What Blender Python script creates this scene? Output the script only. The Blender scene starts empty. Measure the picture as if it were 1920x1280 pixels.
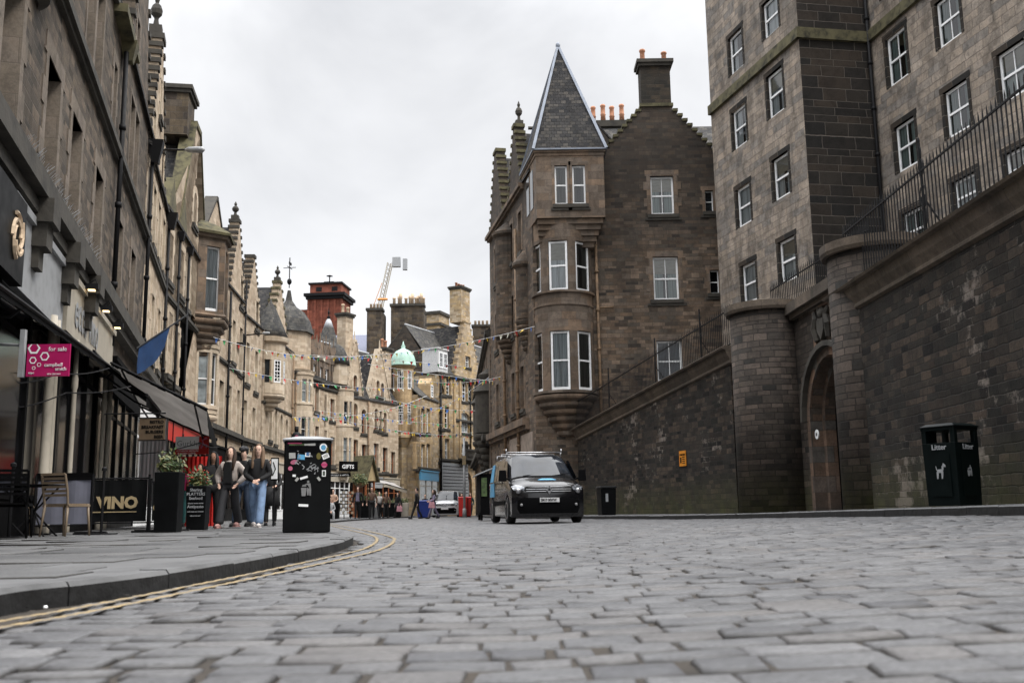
import bpy, math, random
from mathutils import Vector, Matrix
from mathutils.geometry import tessellate_polygon
random.seed(7)
R_ = math.radians
sc = bpy.context.scene
COL = sc.collection
# ---------------------------------------------------------------- camera
CH = .34; FPX = 1850.; PIT = R_(9.73); ROL = R_(.89)
_f = Vector((0, math.cos(PIT), math.sin(PIT))); _u = Vector((0, -math.sin(PIT), math.cos(PIT))); _r = Vector((1, 0, 0))
CR = _r*math.cos(ROL) - _u*math.sin(ROL); CU = _u*math.cos(ROL) + _r*math.sin(ROL)
cam = bpy.data.objects.new('camera', bpy.data.cameras.new('camera')); COL.objects.link(cam)
cam.matrix_world = Matrix(((CR.x, CU.x, -_f.x, 0), (CR.y, CU.y, -_f.y, 0), (CR.z, CU.z, -_f.z, CH), (0, 0, 0, 1)))
cam.data.sensor_width = 36; cam.data.lens = 36*FPX/1920; cam.data.clip_end = 2000; cam.data.clip_start = .05
cam.data.dof.use_dof = True; cam.data.dof.focus_distance = 24; cam.data.dof.aperture_fstop = 4.0
sc.camera = cam
# ---------------------------------------------------------------- sky and light
w = bpy.data.worlds.new('World'); sc.world = w; w.use_nodes = True
nt = w.node_tree; nt.nodes.clear()
def nd(t, kind, **k):
    n = t.nodes.new(kind)
    for a, b in k.items():
        if a in n.inputs: n.inputs[a].default_value = b
        else: setattr(n, a, b)
    return n
SUNEL, SUNAZ = R_(52), R_(118)      # azimuth from +Y towards +X
tc = nd(nt, 'ShaderNodeTexCoord')
mp = nd(nt, 'ShaderNodeMapping'); mp.inputs['Scale'].default_value = (1, .9, 1.3); mp.inputs['Location'].default_value = (1.3, .2, .63)
nt.links.new(tc.outputs['Generated'], mp.inputs['Vector'])
no = nd(nt, 'ShaderNodeTexNoise', Scale=2.1, Detail=6.0, Roughness=.52, Distortion=.4)
nt.links.new(mp.outputs[0], no.inputs['Vector'])
rp = nd(nt, 'ShaderNodeValToRGB'); nt.links.new(no.outputs['Fac'], rp.inputs['Fac'])
e = rp.color_ramp.elements; e[0].position = .34; e[0].color = (.50, .506, .522, 1); e[1].position = .66; e[1].color = (.86, .86, .865, 1)
m = e.new(.5); m.color = (.70, .703, .715, 1)
sky = nd(nt, 'ShaderNodeTexSky', sky_type='NISHITA', sun_disc=False, sun_elevation=SUNEL, sun_rotation=SUNAZ)
b1 = nd(nt, 'ShaderNodeBackground', Strength=1.0); b2 = nd(nt, 'ShaderNodeBackground', Strength=.08)
sx = nd(nt, 'ShaderNodeSeparateXYZ'); nt.links.new(tc.outputs['Generated'], sx.inputs[0])
mr = nd(nt, 'ShaderNodeMapRange', interpolation_type='SMOOTHSTEP'); mr.inputs[1].default_value = .42; mr.inputs[2].default_value = .95; mr.inputs[3].default_value = 1.0; mr.inputs[4].default_value = 5.4
nt.links.new(sx.outputs[2], mr.inputs[0]); nt.links.new(mr.outputs[0], b1.inputs[1])    # overcast: brightest overhead
nt.links.new(rp.outputs[0], b1.inputs[0]); nt.links.new(sky.outputs[0], b2.inputs[0])
mx = nd(nt, 'ShaderNodeMixShader'); mx.inputs[0].default_value = .1
nt.links.new(b1.outputs[0], mx.inputs[1]); nt.links.new(b2.outputs[0], mx.inputs[2])
wo = nd(nt, 'ShaderNodeOutputWorld'); nt.links.new(mx.outputs[0], wo.inputs[0])
sun = bpy.data.objects.new('sun', bpy.data.lights.new('sun', 'SUN')); COL.objects.link(sun)
sun.data.energy = 1.5; sun.data.angle = R_(16); sun.data.color = (1, .95, .88)
sd = Vector((math.cos(SUNEL)*math.sin(SUNAZ), math.cos(SUNEL)*math.cos(SUNAZ), math.sin(SUNEL)))
sun.rotation_euler = sd.to_track_quat('Z', 'Y').to_euler()
sc.view_settings.view_transform = 'Standard'; sc.view_settings.look = 'None'
sc.view_settings.exposure = .48; sc.view_settings.gamma = 1
# ---------------------------------------------------------------- where a thing stands
def ray(px, py): return _f*FPX + CR*(px-960) + CU*(640-py)
def P(px, py, Y):
    d = ray(px, py); t = Y/d.y; return Vector((d.x*t, Y, CH+d.z*t))
def G(px, Y, z=0.):
    k = (px-960)/FPX; q = z-CH
    return (k*(Y*_f.y+q*_f.z) - Y*CR.y - q*CR.z)/(CR.x - k*_f.x)
# ---------------------------------------------------------------- mesh helper
class MB:
    def __init__(s): s.v = []; s.f = []; s.m = []; s.uv = []; s.any = False
    def vert(s, p): s.v.append(tuple(p)); return len(s.v)-1
    def face(s, idx, m=0, uv=None):
        s.f.append(tuple(idx)); s.m.append(m); s.uv.append(uv)
    def poly(s, pts, m=0, uv=None):
        n = len(s.v); s.v.extend(tuple(p) for p in pts); s.face(range(n, n+len(pts)), m, uv)
    def box(s, x0, y0, z0, x1, y1, z1, m=0):
        n = len(s.v)
        s.v += [(x0,y0,z0),(x1,y0,z0),(x1,y1,z0),(x0,y1,z0),(x0,y0,z1),(x1,y0,z1),(x1,y1,z1),(x0,y1,z1)]
        for q in ((0,3,2,1),(4,5,6,7),(0,1,5,4),(1,2,6,5),(2,3,7,6),(3,0,4,7)): s.face([n+i for i in q], m)
    def frus(s, cx, cy, z0, z1, a0, b0, a1, b1, m=0):
        n = len(s.v)
        for (a, b, z) in ((a0,b0,z0),(a1,b1,z1)): s.v += [(cx-a,cy-b,z),(cx+a,cy-b,z),(cx+a,cy+b,z),(cx-a,cy+b,z)]
        for q in ((0,3,2,1),(4,5,6,7),(0,1,5,4),(1,2,6,5),(2,3,7,6),(3,0,4,7)): s.face([n+i for i in q], m)
    def prism(s, pts, y0, y1, m=0, mb=None):
        """outline of (x,z) pushed from y0 to y1"""
        tri = tessellate_polygon([[Vector((x, z, 0)) for x, z in pts]])
        a = [s.vert((x, y0, z)) for x, z in pts]; b = [s.vert((x, y1, z)) for x, z in pts]
        for t in tri: s.face([a[i] for i in t], m); s.face([b[i] for i in t][::-1], m if mb is None else mb)
        n = len(pts)
        for i in range(n): j = (i+1) % n; s.face((a[i], a[j], b[j], b[i]), m)
    def wall(s, outer, holes, t=.5, rd=.25, m=0, mi=1, back=True):
        tri = tessellate_polygon([[Vector((x, z, 0)) for x, z in outer]] + [[Vector((x, z, 0)) for x, z in h] for h in holes])
        fl = list(outer) + [q for h in holes for q in h]
        a = [s.vert((x, 0, z)) for x, z in fl]
        for q in tri:
            p = [fl[i] for i in q]
            ar = (p[1][0]-p[0][0])*(p[2][1]-p[0][1]) - (p[2][0]-p[0][0])*(p[1][1]-p[0][1])
            if abs(ar) < 1e-7: continue
            s.face([a[i] for i in (q if ar > 0 else q[::-1])], m)
        n = len(outer); b = [s.vert((x, t, z)) for x, z in outer]
        for i in range(n): j = (i+1) % n; s.face((a[i], b[i], b[j], a[j]), m)
        if back: s.prism(outer, t, t+.02, mi)
        k = n
        for h in holes:
            c = [s.vert((x, rd+.12, z)) for x, z in h]
            for i in range(len(h)): j = (i+1) % len(h); s.face((a[k+i], a[k+j], c[j], c[i]), m)
            k += len(h)
    def lathe(s, pr, n=16, cx=0, cy=0, a0=0, a1=2*math.pi, m=0, ur=None, cap=True):
        full = abs(a1-a0-2*math.pi) < 1e-6; k = n if full else n+1; base = len(s.v)
        for r, z in pr:
            for i in range(k): a = a0+(a1-a0)*i/n; s.v.append((cx+r*math.cos(a), cy+r*math.sin(a), z))
        R0 = ur or max(r for r, z in pr); vv = [0]
        for i in range(1, len(pr)): vv.append(vv[-1]+math.hypot(pr[i][0]-pr[i-1][0], pr[i][1]-pr[i-1][1]))
        z0 = pr[0][1]
        for j in range(len(pr)-1):
            for i in range(n):
                i2 = (i+1) % k if full else i+1
                q = (base+j*k+i, base+j*k+i2, base+(j+1)*k+i2, base+(j+1)*k+i)
                u0 = (a1-a0)*i/n*R0; u1 = (a1-a0)*(i+1)/n*R0
                s.face(q, m, ((u0, z0+vv[j]), (u1, z0+vv[j]), (u1, z0+vv[j+1]), (u0, z0+vv[j+1])))
        if cap:
            if pr[0][0] > 1e-4 and full: s.face([base+i for i in range(k)][::-1], m)
            if pr[-1][0] > 1e-4 and full: s.face([base+(len(pr)-1)*k+i for i in range(k)], m)
    def tube(s, pts, r, n=6, m=0):
        pts = [Vector(p) for p in pts]; base = len(s.v); N = len(pts)
        rs = r if isinstance(r, (list, tuple)) else [r]*N
        up = Vector((0, 0, 1)); x = None
        for i, p in enumerate(pts):
            d = (pts[min(i+1, N-1)]-pts[max(i-1, 0)])
            if d.length < 1e-9: d = Vector((0,0,1))
            d.normalize()
            if x is None: x = d.orthogonal().normalized()
            else: x = (x-d*x.dot(d)); x = x.normalized() if x.length > 1e-6 else d.orthogonal().normalized()
            y = d.cross(x)
            for k in range(n): a = 2*math.pi*k/n; s.v.append(tuple(p+(x*math.cos(a)+y*math.sin(a))*rs[i]))
        for i in range(N-1):
            for k in range(n):
                k2 = (k+1) % n; s.face((base+i*n+k, base+i*n+k2, base+(i+1)*n+k2, base+(i+1)*n+k), m)
        s.face([base+k for k in range(n)][::-1], m); s.face([base+(N-1)*n+k for k in range(n)], m)
    def blob(s, c, r, n=10, k=7, m=0):
        pr = [(math.sin(math.pi*i/k), -math.cos(math.pi*i/k)) for i in range(k+1)]
        b = len(s.v); s.lathe(pr, n, m=m, cap=False)
        for i in range(b, len(s.v)): p = s.v[i]; s.v[i] = (c[0]+p[0]*r[0], c[1]+p[1]*r[1], c[2]+p[2]*r[2])
    def move(s, start, M):
        for i in range(start, len(s.v)): s.v[i] = tuple(M @ Vector(s.v[i]))
    def build(s, name, mats, parent=None, smooth=False, loc=None, rz=None):
        me = bpy.data.meshes.new(name); me.from_pydata(s.v, [], s.f)
        if not isinstance(mats, (list, tuple)): mats = [mats]
        for x in mats: me.materials.append(x)
        me.polygons.foreach_set('material_index', s.m)
        if smooth: me.polygons.foreach_set('use_smooth', [True]*len(s.f))
        uvl = me.uv_layers.new(name='UVMap').data
        for p, uv in zip(me.polygons, s.uv):
            if uv:
                for li, q in zip(p.loop_indices, uv): uvl[li].uv = q
                continue
            n = p.normal
            if abs(n.z) > .92:
                for li in p.loop_indices: c = me.vertices[me.loops[li].vertex_index].co; uvl[li].uv = (c.x, c.y)
            else:
                t = Vector((-n.y, n.x, 0)).normalized(); 
                b = n.cross(t)
                for li in p.loop_indices: c = me.vertices[me.loops[li].vertex_index].co; uvl[li].uv = (c.dot(t), c.dot(b))
        o = bpy.data.objects.new(name, me); COL.objects.link(o)
        if parent: o.parent = parent
        if loc is not None: o.location = loc
        if rz is not None: o.rotation_euler[2] = rz
        return o
def tag(o, label=None, cat=None, group=None, kind=None):
    if label: o['label'] = label
    if cat: o['category'] = cat
    if group: o['group'] = group
    if kind: o['kind'] = kind
    return o
def thing(name, label, cat, loc=(0,0,0), rz=0, group=None):
    o = bpy.data.objects.new(name, None); COL.objects.link(o); o.location = loc; o.rotation_euler = (0, 0, rz)
    o.empty_display_size = .2
    return tag(o, label, cat, group)
def copy_tree(o, parent=None):
    c = o.copy(); COL.objects.link(c); c.parent = parent
    for ch in list(o.children): copy_tree(ch, c)
    return c
def inst(name, me, parent, loc=(0,0,0), rz=0, sc_=None):
    o = bpy.data.objects.new(name, me); COL.objects.link(o); o.parent = parent; o.location = loc; o.rotation_euler = (0, 0, rz)
    if sc_: o.scale = sc_
    return o
def bevel(o, w=.01, n=2):
    b = o.modifiers.new('b', 'BEVEL'); b.width = w; b.segments = n; b.limit_method = 'ANGLE'; b.angle_limit = R_(35)
    return o
def text(name, body, size, loc, mat, parent=None, rot=(math.pi/2, 0, 0), thick=0, align='LEFT', sx=1.):
    c = bpy.data.curves.new('t', 'FONT'); c.body = body; c.size = size; c.extrude = .003; c.align_x = align; c.align_y = 'BOTTOM_BASELINE'
    c.offset = thick; c.resolution_u = 2
    t = bpy.data.objects.new('t', c); COL.objects.link(t)
    me = bpy.data.meshes.new_from_object(t.evaluated_get(bpy.context.evaluated_depsgraph_get()))
    bpy.data.objects.remove(t); bpy.data.curves.remove(c)
    me.name = name; me.materials.clear(); me.materials.append(mat)
    o = bpy.data.objects.new(name, me); COL.objects.link(o); o.location = loc; o.rotation_euler = rot; o.scale = (sx, 1, 1)
    if parent: o.parent = parent
    return o
# ---------------------------------------------------------------- materials
def newmat(name):
    m = bpy.data.materials.new(name); m.use_nodes = True; t = m.node_tree
    return m, t, t.nodes['Principled BSDF']
def L(t, a, b): t.links.new(a, b)
def ramp(t, src, stops):
    r = t.nodes.new('ShaderNodeValToRGB'); L(t, src, r.inputs['Fac']); e = r.color_ramp.elements
    e[0].position = stops[0][0]; e[0].color = (*stops[0][1], 1); e[1].position = stops[-1][0]; e[1].color = (*stops[-1][1], 1)
    for p, c in stops[1:-1]: x = e.new(p); x.color = (*c, 1)
    return r.outputs[0]
def mixc(t, fac, a, b, mode='MIX'):
    n = t.nodes.new('ShaderNodeMix'); n.data_type = 'RGBA'; n.blend_type = mode
    for sock, v in ((n.inputs[0], fac), (n.inputs[6], a), (n.inputs[7], b)):
        if hasattr(v, 'links'): L(t, v, sock)
        else: sock.default_value = v if isinstance(v, (int, float)) else (*v, 1)
    return n.outputs[2]
def math_(t, op, a, b=0., c=0., clamp=False):
    n = t.nodes.new('ShaderNodeMath'); n.operation = op; n.use_clamp = clamp
    for i, v in enumerate((a, b, c)):
        if hasattr(v, 'links'): L(t, v, n.inputs[i])
        else: n.inputs[i].default_value = v
    return n.outputs[0]
def noise(t, vec, scale, detail=4, rough=.55, dist=0):
    n = nd(t, 'ShaderNodeTexNoise', Scale=scale, Detail=detail, Roughness=rough, Distortion=dist); L(t, vec, n.inputs['Vector']); return n
def plain(name, col, rough=.6, metal=0, var=.12, scale=6, spec=.5, bump=0, coat=0):
    m, t, b = newmat(name)
    tcn = t.nodes.new('ShaderNodeTexCoord'); n = noise(t, tcn.outputs['Object'], scale, 5)
    d = tuple(max(0, c*(1-var*2)) for c in col); l = tuple(min(1, c*(1+var)) for c in col)
    L(t, ramp(t, n.outputs[0], [(.3, d), (.5, col), (.72, l)]), b.inputs['Base Color'])
    L(t, math_(t, 'MULTIPLY_ADD', n.outputs[0], .3, rough-.15, True), b.inputs['Roughness'])
    b.inputs['Metallic'].default_value = metal; b.inputs['Specular IOR Level'].default_value = spec
    if coat: b.inputs['Coat Weight'].default_value = coat; b.inputs['Coat Roughness'].default_value = .04
    if bump:
        bp = t.nodes.new('ShaderNodeBump'); bp.inputs['Strength'].default_value = bump; bp.inputs['Distance'].default_value = .02
        L(t, noise(t, tcn.outputs['Object'], scale*4).outputs[0], bp.inputs['Height']); L(t, bp.outputs[0], b.inputs['Normal'])
    return m
def stone(name, cols, bw=.55, bh=.27, mortar=(.2,.17,.14), ms=.012, stain=(.03,.028,.025), st=.5, stscale=.25, moss=None, white=0, rowvar=.07, bump=.5, dist=.02, grain=.35, slate=False, ct=1.4, blotch=.4, sat=1., top=None):
    """coursed masonry in metres of UV: every stone takes its own tone, with soot stains, moss, lime bloom"""
    m, t, b = newmat(name)
    uv = t.nodes.new('ShaderNodeUVMap').outputs[0]; tcn = t.nodes.new('ShaderNodeTexCoord'); ob = tcn.outputs['Object']
    # courses of uneven height, wobbling joints
    sp = t.nodes.new('ShaderNodeSeparateXYZ'); L(t, uv, sp.inputs[0])
    n1 = nd(t, 'ShaderNodeTexNoise', noise_dimensions='1D', Scale=1.1/bh*.35, Detail=1.0); L(t, sp.outputs[1], n1.inputs['W'])
    v2 = math_(t, 'MULTIPLY_ADD', n1.outputs[0], rowvar*3, sp.outputs[1])
    nw = noise(t, uv, 3.5, 3); nw2 = noise(t, uv, .9, 1)
    v3 = math_(t, 'MULTIPLY_ADD', nw.outputs[0], dist*2, v2)
    u3 = math_(t, 'MULTIPLY_ADD', nw.outputs[0], dist*3, sp.outputs[0])
    u3 = math_(t, 'MULTIPLY_ADD', nw2.outputs[0], dist*6, u3)
    cb = t.nodes.new('ShaderNodeCombineXYZ'); L(t, u3, cb.inputs[0]); L(t, v3, cb.inputs[1])
    br = nd(t, 'ShaderNodeTexBrick'); br.inputs['Color1'].default_value = (0,0,0,1); br.inputs['Color2'].default_value = (1,1,1,1); br.inputs['Mortar'].default_value = (.5,.5,.5,1)
    br.inputs['Scale'].default_value = 1; br.inputs['Brick Width'].default_value = bw; br.inputs['Row Height'].default_value = bh
    br.inputs['Mortar Size'].default_value = ms; br.inputs['Mortar Smooth'].default_value = .6; br.offset = .43; br.squash = 1.0 if slate else 1.45; br.squash_frequency = 3; br.offset_frequency = 2
    L(t, cb.outputs[0], br.inputs['Vector'])
    rgb2 = t.nodes.new('ShaderNodeRGBToBW'); L(t, br.outputs[0], rgb2.inputs[0])
    N = len(cols); av = [sum(q[i] for q in cols)/N for i in range(3)]; cols = [tuple(max(.006, av[i]+(q[i]-av[i])*ct) for i in range(3)) for q in cols]; cols = [tuple(sum(q)/3+(q[i]-sum(q)/3)*sat for i in range(3)) for q in cols]
    c = ramp(t, rgb2.outputs[0], [((i+.2)/N if N > 1 else i, cols[i]) for i in range(N)])
    g = noise(t, ob, 17, 8, .8); c = mixc(t, min(1, grain*1.5), c, ramp(t, g.outputs[0], [(.3, (.18,.17,.16)), (.7, (1,.97,.93))]), 'MULTIPLY')
    big = noise(t, ob, .7, 4, .6); c = mixc(t, .55, c, ramp(t, big.outputs[0], [(.35, (.55,.54,.53)), (.62, (1.0,1.0,1.0))]), 'MULTIPLY')
    bl = noise(t, ob, 1.9, 6, .7, .5); c = mixc(t, blotch, c, ramp(t, bl.outputs[0], [(.4, (.35,.34,.34)), (.52, (1,1,1)), (.66, (1.15,1.08,1.0))]), 'MULTIPLY')
    mf = math_(t, 'MULTIPLY', br.outputs['Fac'], .85)
    c = mixc(t, mf, c, mortar)
    mpn = t.nodes.new('ShaderNodeMapping'); mpn.inputs['Scale'].default_value = (1, 1, .22); L(t, ob, mpn.inputs[0])
    s1 = noise(t, mpn.outputs[0], stscale*4, 7, .68, .4)
    sf = ramp(t, s1.outputs[0], [(.5-st*.12, (0,0,0)), (.62+.1*(1-st), (st,)*3)])
    c = mixc(t, sf, c, stain)
    if white:
        s2 = noise(t, ob, .5, 6, .65, .3); s3 = noise(t, ob, 6, 8, .85)
        ws = math_(t, 'MULTIPLY_ADD', rgb2.outputs[0], .16, math_(t, 'MULTIPLY_ADD', s3.outputs[0], .5, math_(t, 'MULTIPLY', s2.outputs[0], .9)))
        ws = math_(t, 'MULTIPLY_ADD', br.outputs['Fac'], .05, ws)
        wf = ramp(t, ws, [(.91-white*.02, (0,0,0)), (.96-white*.02, (.35,)*3), (1.0, (.6,)*3)])
        c = mixc(t, wf, c, (.34,.29,.25))
    if moss:
        z0, z1, mc = moss
        so = t.nodes.new('ShaderNodeSeparateXYZ'); L(t, ob, so.inputs[0])
        mr = nd(t, 'ShaderNodeMapRange'); mr.inputs[1].default_value = z0; mr.inputs[2].default_value = z1; mr.inputs[3].default_value = 1; mr.inputs[4].default_value = 0
        L(t, so.outputs[2], mr.inputs[0])
        s4 = noise(t, ob, 1.6, 6, .7); mm = math_(t, 'MULTIPLY_ADD', s4.outputs[0], 2.4, -.6); mm = math_(t, 'MULTIPLY', mm, mr.outputs[0], 0, True)
        c = mixc(t, mm, c, mc)
    if top:
        so2 = t.nodes.new('ShaderNodeSeparateXYZ'); L(t, ob, so2.inputs[0]); mr2 = nd(t, 'ShaderNodeMapRange'); mr2.inputs[1].default_value = top[0]; mr2.inputs[2].default_value = top[1]; L(t, so2.outputs[2], mr2.inputs[0])
        s5 = noise(t, ob, .5, 5, .65); m5 = math_(t, 'MULTIPLY_ADD', s5.outputs[0], 1.6, -.8); m5 = math_(t, 'ADD', m5, mr2.outputs[0], 0, True); c = mixc(t, math_(t, 'MULTIPLY', m5, .72), c, top[2])
    L(t, c, b.inputs['Base Color']); b.inputs['Roughness'].default_value = .9; b.inputs['Specular IOR Level'].default_value = .25
    h = math_(t, 'MULTIPLY_ADD', br.outputs['Fac'], -1.0, math_(t, 'MULTIPLY', g.outputs[0], .6))
    h = math_(t, 'MULTIPLY_ADD', rgb2.outputs[0], .5, h)
    bp = t.nodes.new('ShaderNodeBump'); bp.inputs['Strength'].default_value = bump; bp.inputs['Distance'].default_value = .03
    L(t, h, bp.inputs['Height']); L(t, bp.outputs[0], b.inputs['Normal'])
    return m
def c3(*a): return tuple(a)
M = {}
M['int'] = plain('dark_interior', (.012,.012,.013), .9)
M['rub_a'] = stone('rubble_brown', [(.09,.073,.055),(.19,.145,.1),(.115,.095,.075),(.27,.2,.14),(.15,.12,.09)], .34, .15, (.13,.11,.09), .012, st=.45, sat=.75, ct=1.3)
M['ash_a'] = stone('dressed_stone_grey', [(.24,.205,.17),(.3,.255,.215),(.265,.225,.185)], .8, .42, (.13,.11,.09), .008, st=.35, bump=.25, dist=.004)
M['rub_b'] = stone('rubble_buff', [(.54,.43,.31),(.64,.52,.39),(.46,.36,.26),(.70,.58,.44),(.58,.47,.35)], .5, .24, (.4,.33,.25), .012, st=.3, stain=(.16,.125,.09), grain=.2, blotch=.25)
M['ash_b'] = stone('dressed_stone_buff', [(.68,.575,.44),(.73,.625,.49),(.64,.53,.4)], .9, .42, (.3,.24,.17), .007, st=.2, bump=.2, dist=.004, stain=(.2,.16,.12), grain=.2, blotch=.2)
M['rub_c'] = stone('rubble_gold', [(.50,.37,.215),(.62,.47,.28),(.42,.32,.2),(.64,.52,.37),(.48,.38,.26)], .5, .24, (.3,.23,.15), .012, st=.35, stain=(.1,.075,.05), grain=.2, blotch=.3)
M['ash_c'] = stone('dressed_stone_gold', [(.62,.455,.265),(.67,.50,.305),(.57,.42,.245)], .9, .42, (.26,.19,.11), .007, st=.3, bump=.2, dist=.004, stain=(.12,.08,.05))
M['chim'] = stone('rubble_sooty', [(.13,.1,.07),(.2,.155,.105),(.09,.07,.055),(.16,.13,.1)], .6, .3, (.1,.085,.07), .015, st=.75)
M['gab'] = stone('rubble_gable', [(.17,.12,.083),(.26,.18,.118),(.1,.08,.063),(.32,.23,.16),(.18,.143,.11)], .42, .17, (.085,.07,.055), .012, st=.42, stscale=.18, ct=1.25, sat=.85, top=(11,16.5,(.03,.027,.024)))
M['gabtop'] = stone('rubble_gable_top', [(.05,.043,.035),(.075,.06,.045),(.04,.036,.03),(.09,.07,.05)], .46, .2, (.045,.04,.033), .012, st=.6, stscale=.2)
M['gabash'] = stone('dressed_stone_brown', [(.23,.175,.132),(.3,.22,.16),(.19,.15,.118),(.25,.2,.16)], .75, .36, (.09,.072,.056), .008, st=.4, bump=.25, dist=.004)
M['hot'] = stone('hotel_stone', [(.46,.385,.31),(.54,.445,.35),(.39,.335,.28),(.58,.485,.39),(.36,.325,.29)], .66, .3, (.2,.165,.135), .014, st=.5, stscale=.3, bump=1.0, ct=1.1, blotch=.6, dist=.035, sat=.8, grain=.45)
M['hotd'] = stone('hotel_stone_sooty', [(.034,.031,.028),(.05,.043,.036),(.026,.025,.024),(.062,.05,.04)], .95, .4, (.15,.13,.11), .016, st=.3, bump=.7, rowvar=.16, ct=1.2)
M['ret'] = stone('retaining_wall_stone', [(.036,.032,.027),(.058,.048,.039),(.022,.021,.02),(.09,.07,.055),(.043,.038,.032)], .34, .155, (.03,.027,.024), .013, st=.45, moss=(0,1.5,(.065,.066,.026)), white=1, bump=1.0, dist=.03, blotch=.6, ct=1.9, grain=.5)
M['tow'] = stone('gate_tower_stone', [(.075,.06,.048),(.11,.085,.066),(.05,.042,.035),(.14,.105,.082),(.085,.066,.052)], .4, .165, (.03,.026,.023), .014, st=.45, moss=(0,1.5,(.08,.08,.03)), bump=.9, dist=.012, sat=.75, ct=1.5)
M['cope'] = stone('coping_stone', [(.17,.14,.11),(.21,.17,.135),(.14,.118,.097)], 1.3, .6, (.04,.035,.03), .008, st=.5, bump=.25, dist=.003)
M['door'] = stone('portal_stone', [(.22,.15,.11),(.15,.12,.1),(.27,.18,.13),(.18,.155,.135)], .9, .42, (.06,.05,.042), .01, st=.4, bump=.3, dist=.004, moss=(0,.8,(.06,.055,.05)))
M['brick'] = stone('red_brick', [(.30,.10,.065),(.36,.12,.08),(.27,.09,.06)], 1.2, .45, (.2,.06,.04), .02, st=.3, bump=.1)
M['slate'] = stone('slate', [(.05,.05,.053),(.075,.073,.073),(.04,.041,.045),(.095,.09,.085)], .26, .19, (.02,.02,.02), .012, st=.3, bump=.9, dist=.006, slate=True, rowvar=.02)
M['slate2'] = stone('slate_pale', [(.1,.1,.095),(.14,.135,.125),(.085,.085,.085)], .3, .22, (.05,.05,.05), .012, st=.3, bump=.9, dist=.006, slate=True, rowvar=.02)
M['lead'] = plain('lead', (.2,.225,.27), .5, .2, .15, 3)
M['lead2'] = plain('pale_lead', (.42,.43,.45), .5, .1, .1, 3)
M['copper'] = plain('green_copper', (.33,.5,.42), .6, 0, .15, 1.5)
M['trim'] = plain('dark_weathered_stone', (.05,.045,.037), .9, 0, .3, 2.5, bump=.5)
M['mosstrim'] = plain('mossy_stone', (.095,.085,.045), .95, 0, .4, 3, bump=.5)
M['iron'] = plain('black_iron', (.006,.006,.007), .6, spec=.2)
M['black'] = plain('black_paint', (.0025,.003,.0034), .5, 0, .3, 4, spec=.14)
M['blackm'] = plain('matt_black_paint', (.003,.003,.0034), .85, spec=.08)
M['white'] = plain('white_paint', (.86,.87,.87), .45, 0, .06, 5)
M['offw'] = plain('cream_paint', (.42,.38,.31), .55, 0, .1, 3)
M['greyp'] = plain('grey_paint', (.32,.33,.34), .5)
M['pot'] = plain('clay_pot', (.45,.21,.12), .8, 0, .15, 4)
M['pot2'] = plain('buff_pot', (.55,.42,.29), .8, 0, .15, 4)
M['rust'] = plain('rusty_iron', (.2,.13,.075), .7, 0, .3, 5)
M['wood'] = plain('brown_wood', (.13,.07,.032), .5, 0, .2, 5)
M['woodd'] = plain('red_brown_wood', (.27,.09,.035), .5, 0, .2, 5)
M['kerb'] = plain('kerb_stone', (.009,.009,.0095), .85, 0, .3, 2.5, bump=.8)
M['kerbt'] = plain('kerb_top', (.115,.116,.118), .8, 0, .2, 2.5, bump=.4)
M['gold'] = plain('gold_letters', (.45,.35,.2), .5)
M['magenta'] = plain('magenta_board', (.42,.012,.11), .4, 0, .05)
M['red'] = plain('red_paint', (.5,.02,.015), .4, 0, .08)
M['blue'] = plain('blue_cloth', (.003,.03,.10), .7, 0, .15, 3)
M['lblue'] = plain('light_blue_paint', (.1,.36,.6), .5, 0, .1)
M['grey_awn'] = plain('grey_canvas', (.36,.345,.33), .85, 0, .12, 3)
M['blind'] = plain('grey_banner_cloth', (.17,.175,.22), .8, 0, .1, 3)
M['cloth_w'] = plain('white_curtain', (.68,.7,.72), .9, 0, .08, 8)
M['orange'] = plain('orange_plastic', (.6,.22,.01), .5, 0, .05)
M['leaf'] = plain('leaf', (.05,.085,.025), .6, 0, .5, 8)
M['leaf2'] = plain('olive_leaf', (.12,.12,.04), .6, 0, .4, 8)
M['rub'] = plain('tyre_rubber', (.014,.014,.014), .85)
M['alu'] = plain('alloy', (.42,.42,.43), .3, .9, .1)
M['plate'] = plain('number_plate_white', (.62,.62,.62), .4, 0, .03)
M['glass_l'] = plain('headlamp_glass', (.16,.17,.19), .1, .3, .5, 16, coat=1)
M['greyp2'] = plain('greyp2', (.2,.2,.2), .5)
def glass_mat(name, col=(.02,.025,.03), sp=.8, rough=.06):
    m, t, b = newmat(name); tcn = t.nodes.new('ShaderNodeTexCoord')
    n = noise(t, tcn.outputs['Object'], 1.7, 2)
    L(t, ramp(t, n.outputs[0], [(.35, tuple(c*.5 for c in col)), (.65, tuple(c*1.6 for c in col))]), b.inputs['Base Color'])
    b.inputs['Roughness'].default_value = rough; b.inputs['Specular IOR Level'].default_value = sp
    bp = t.nodes.new('ShaderNodeBump'); bp.inputs['Strength'].default_value = .04; L(t, noise(t, tcn.outputs['Object'], 2.5, 1).outputs[0], bp.inputs['Height']); L(t, bp.outputs[0], b.inputs['Normal'])
    return m
M['pane'] = glass_mat('window_glass')
M['paned'] = glass_mat('shop_glass', (.006,.006,.007), .35, .12)
M['panew'] = glass_mat('window_glass_netted', (.22,.25,.26), .8)
M['scr'] = glass_mat('windscreen_glass', (.012,.015,.02), .28, .04); M['scr'].node_tree.nodes['Principled BSDF'].inputs['Coat Weight'].default_value = .0
M['bslate'] = plain('blue_slate', (.13,.14,.2), .6)
M['offw2'] = plain('weathered_white_boarding', (.5,.5,.5), .6)
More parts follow.
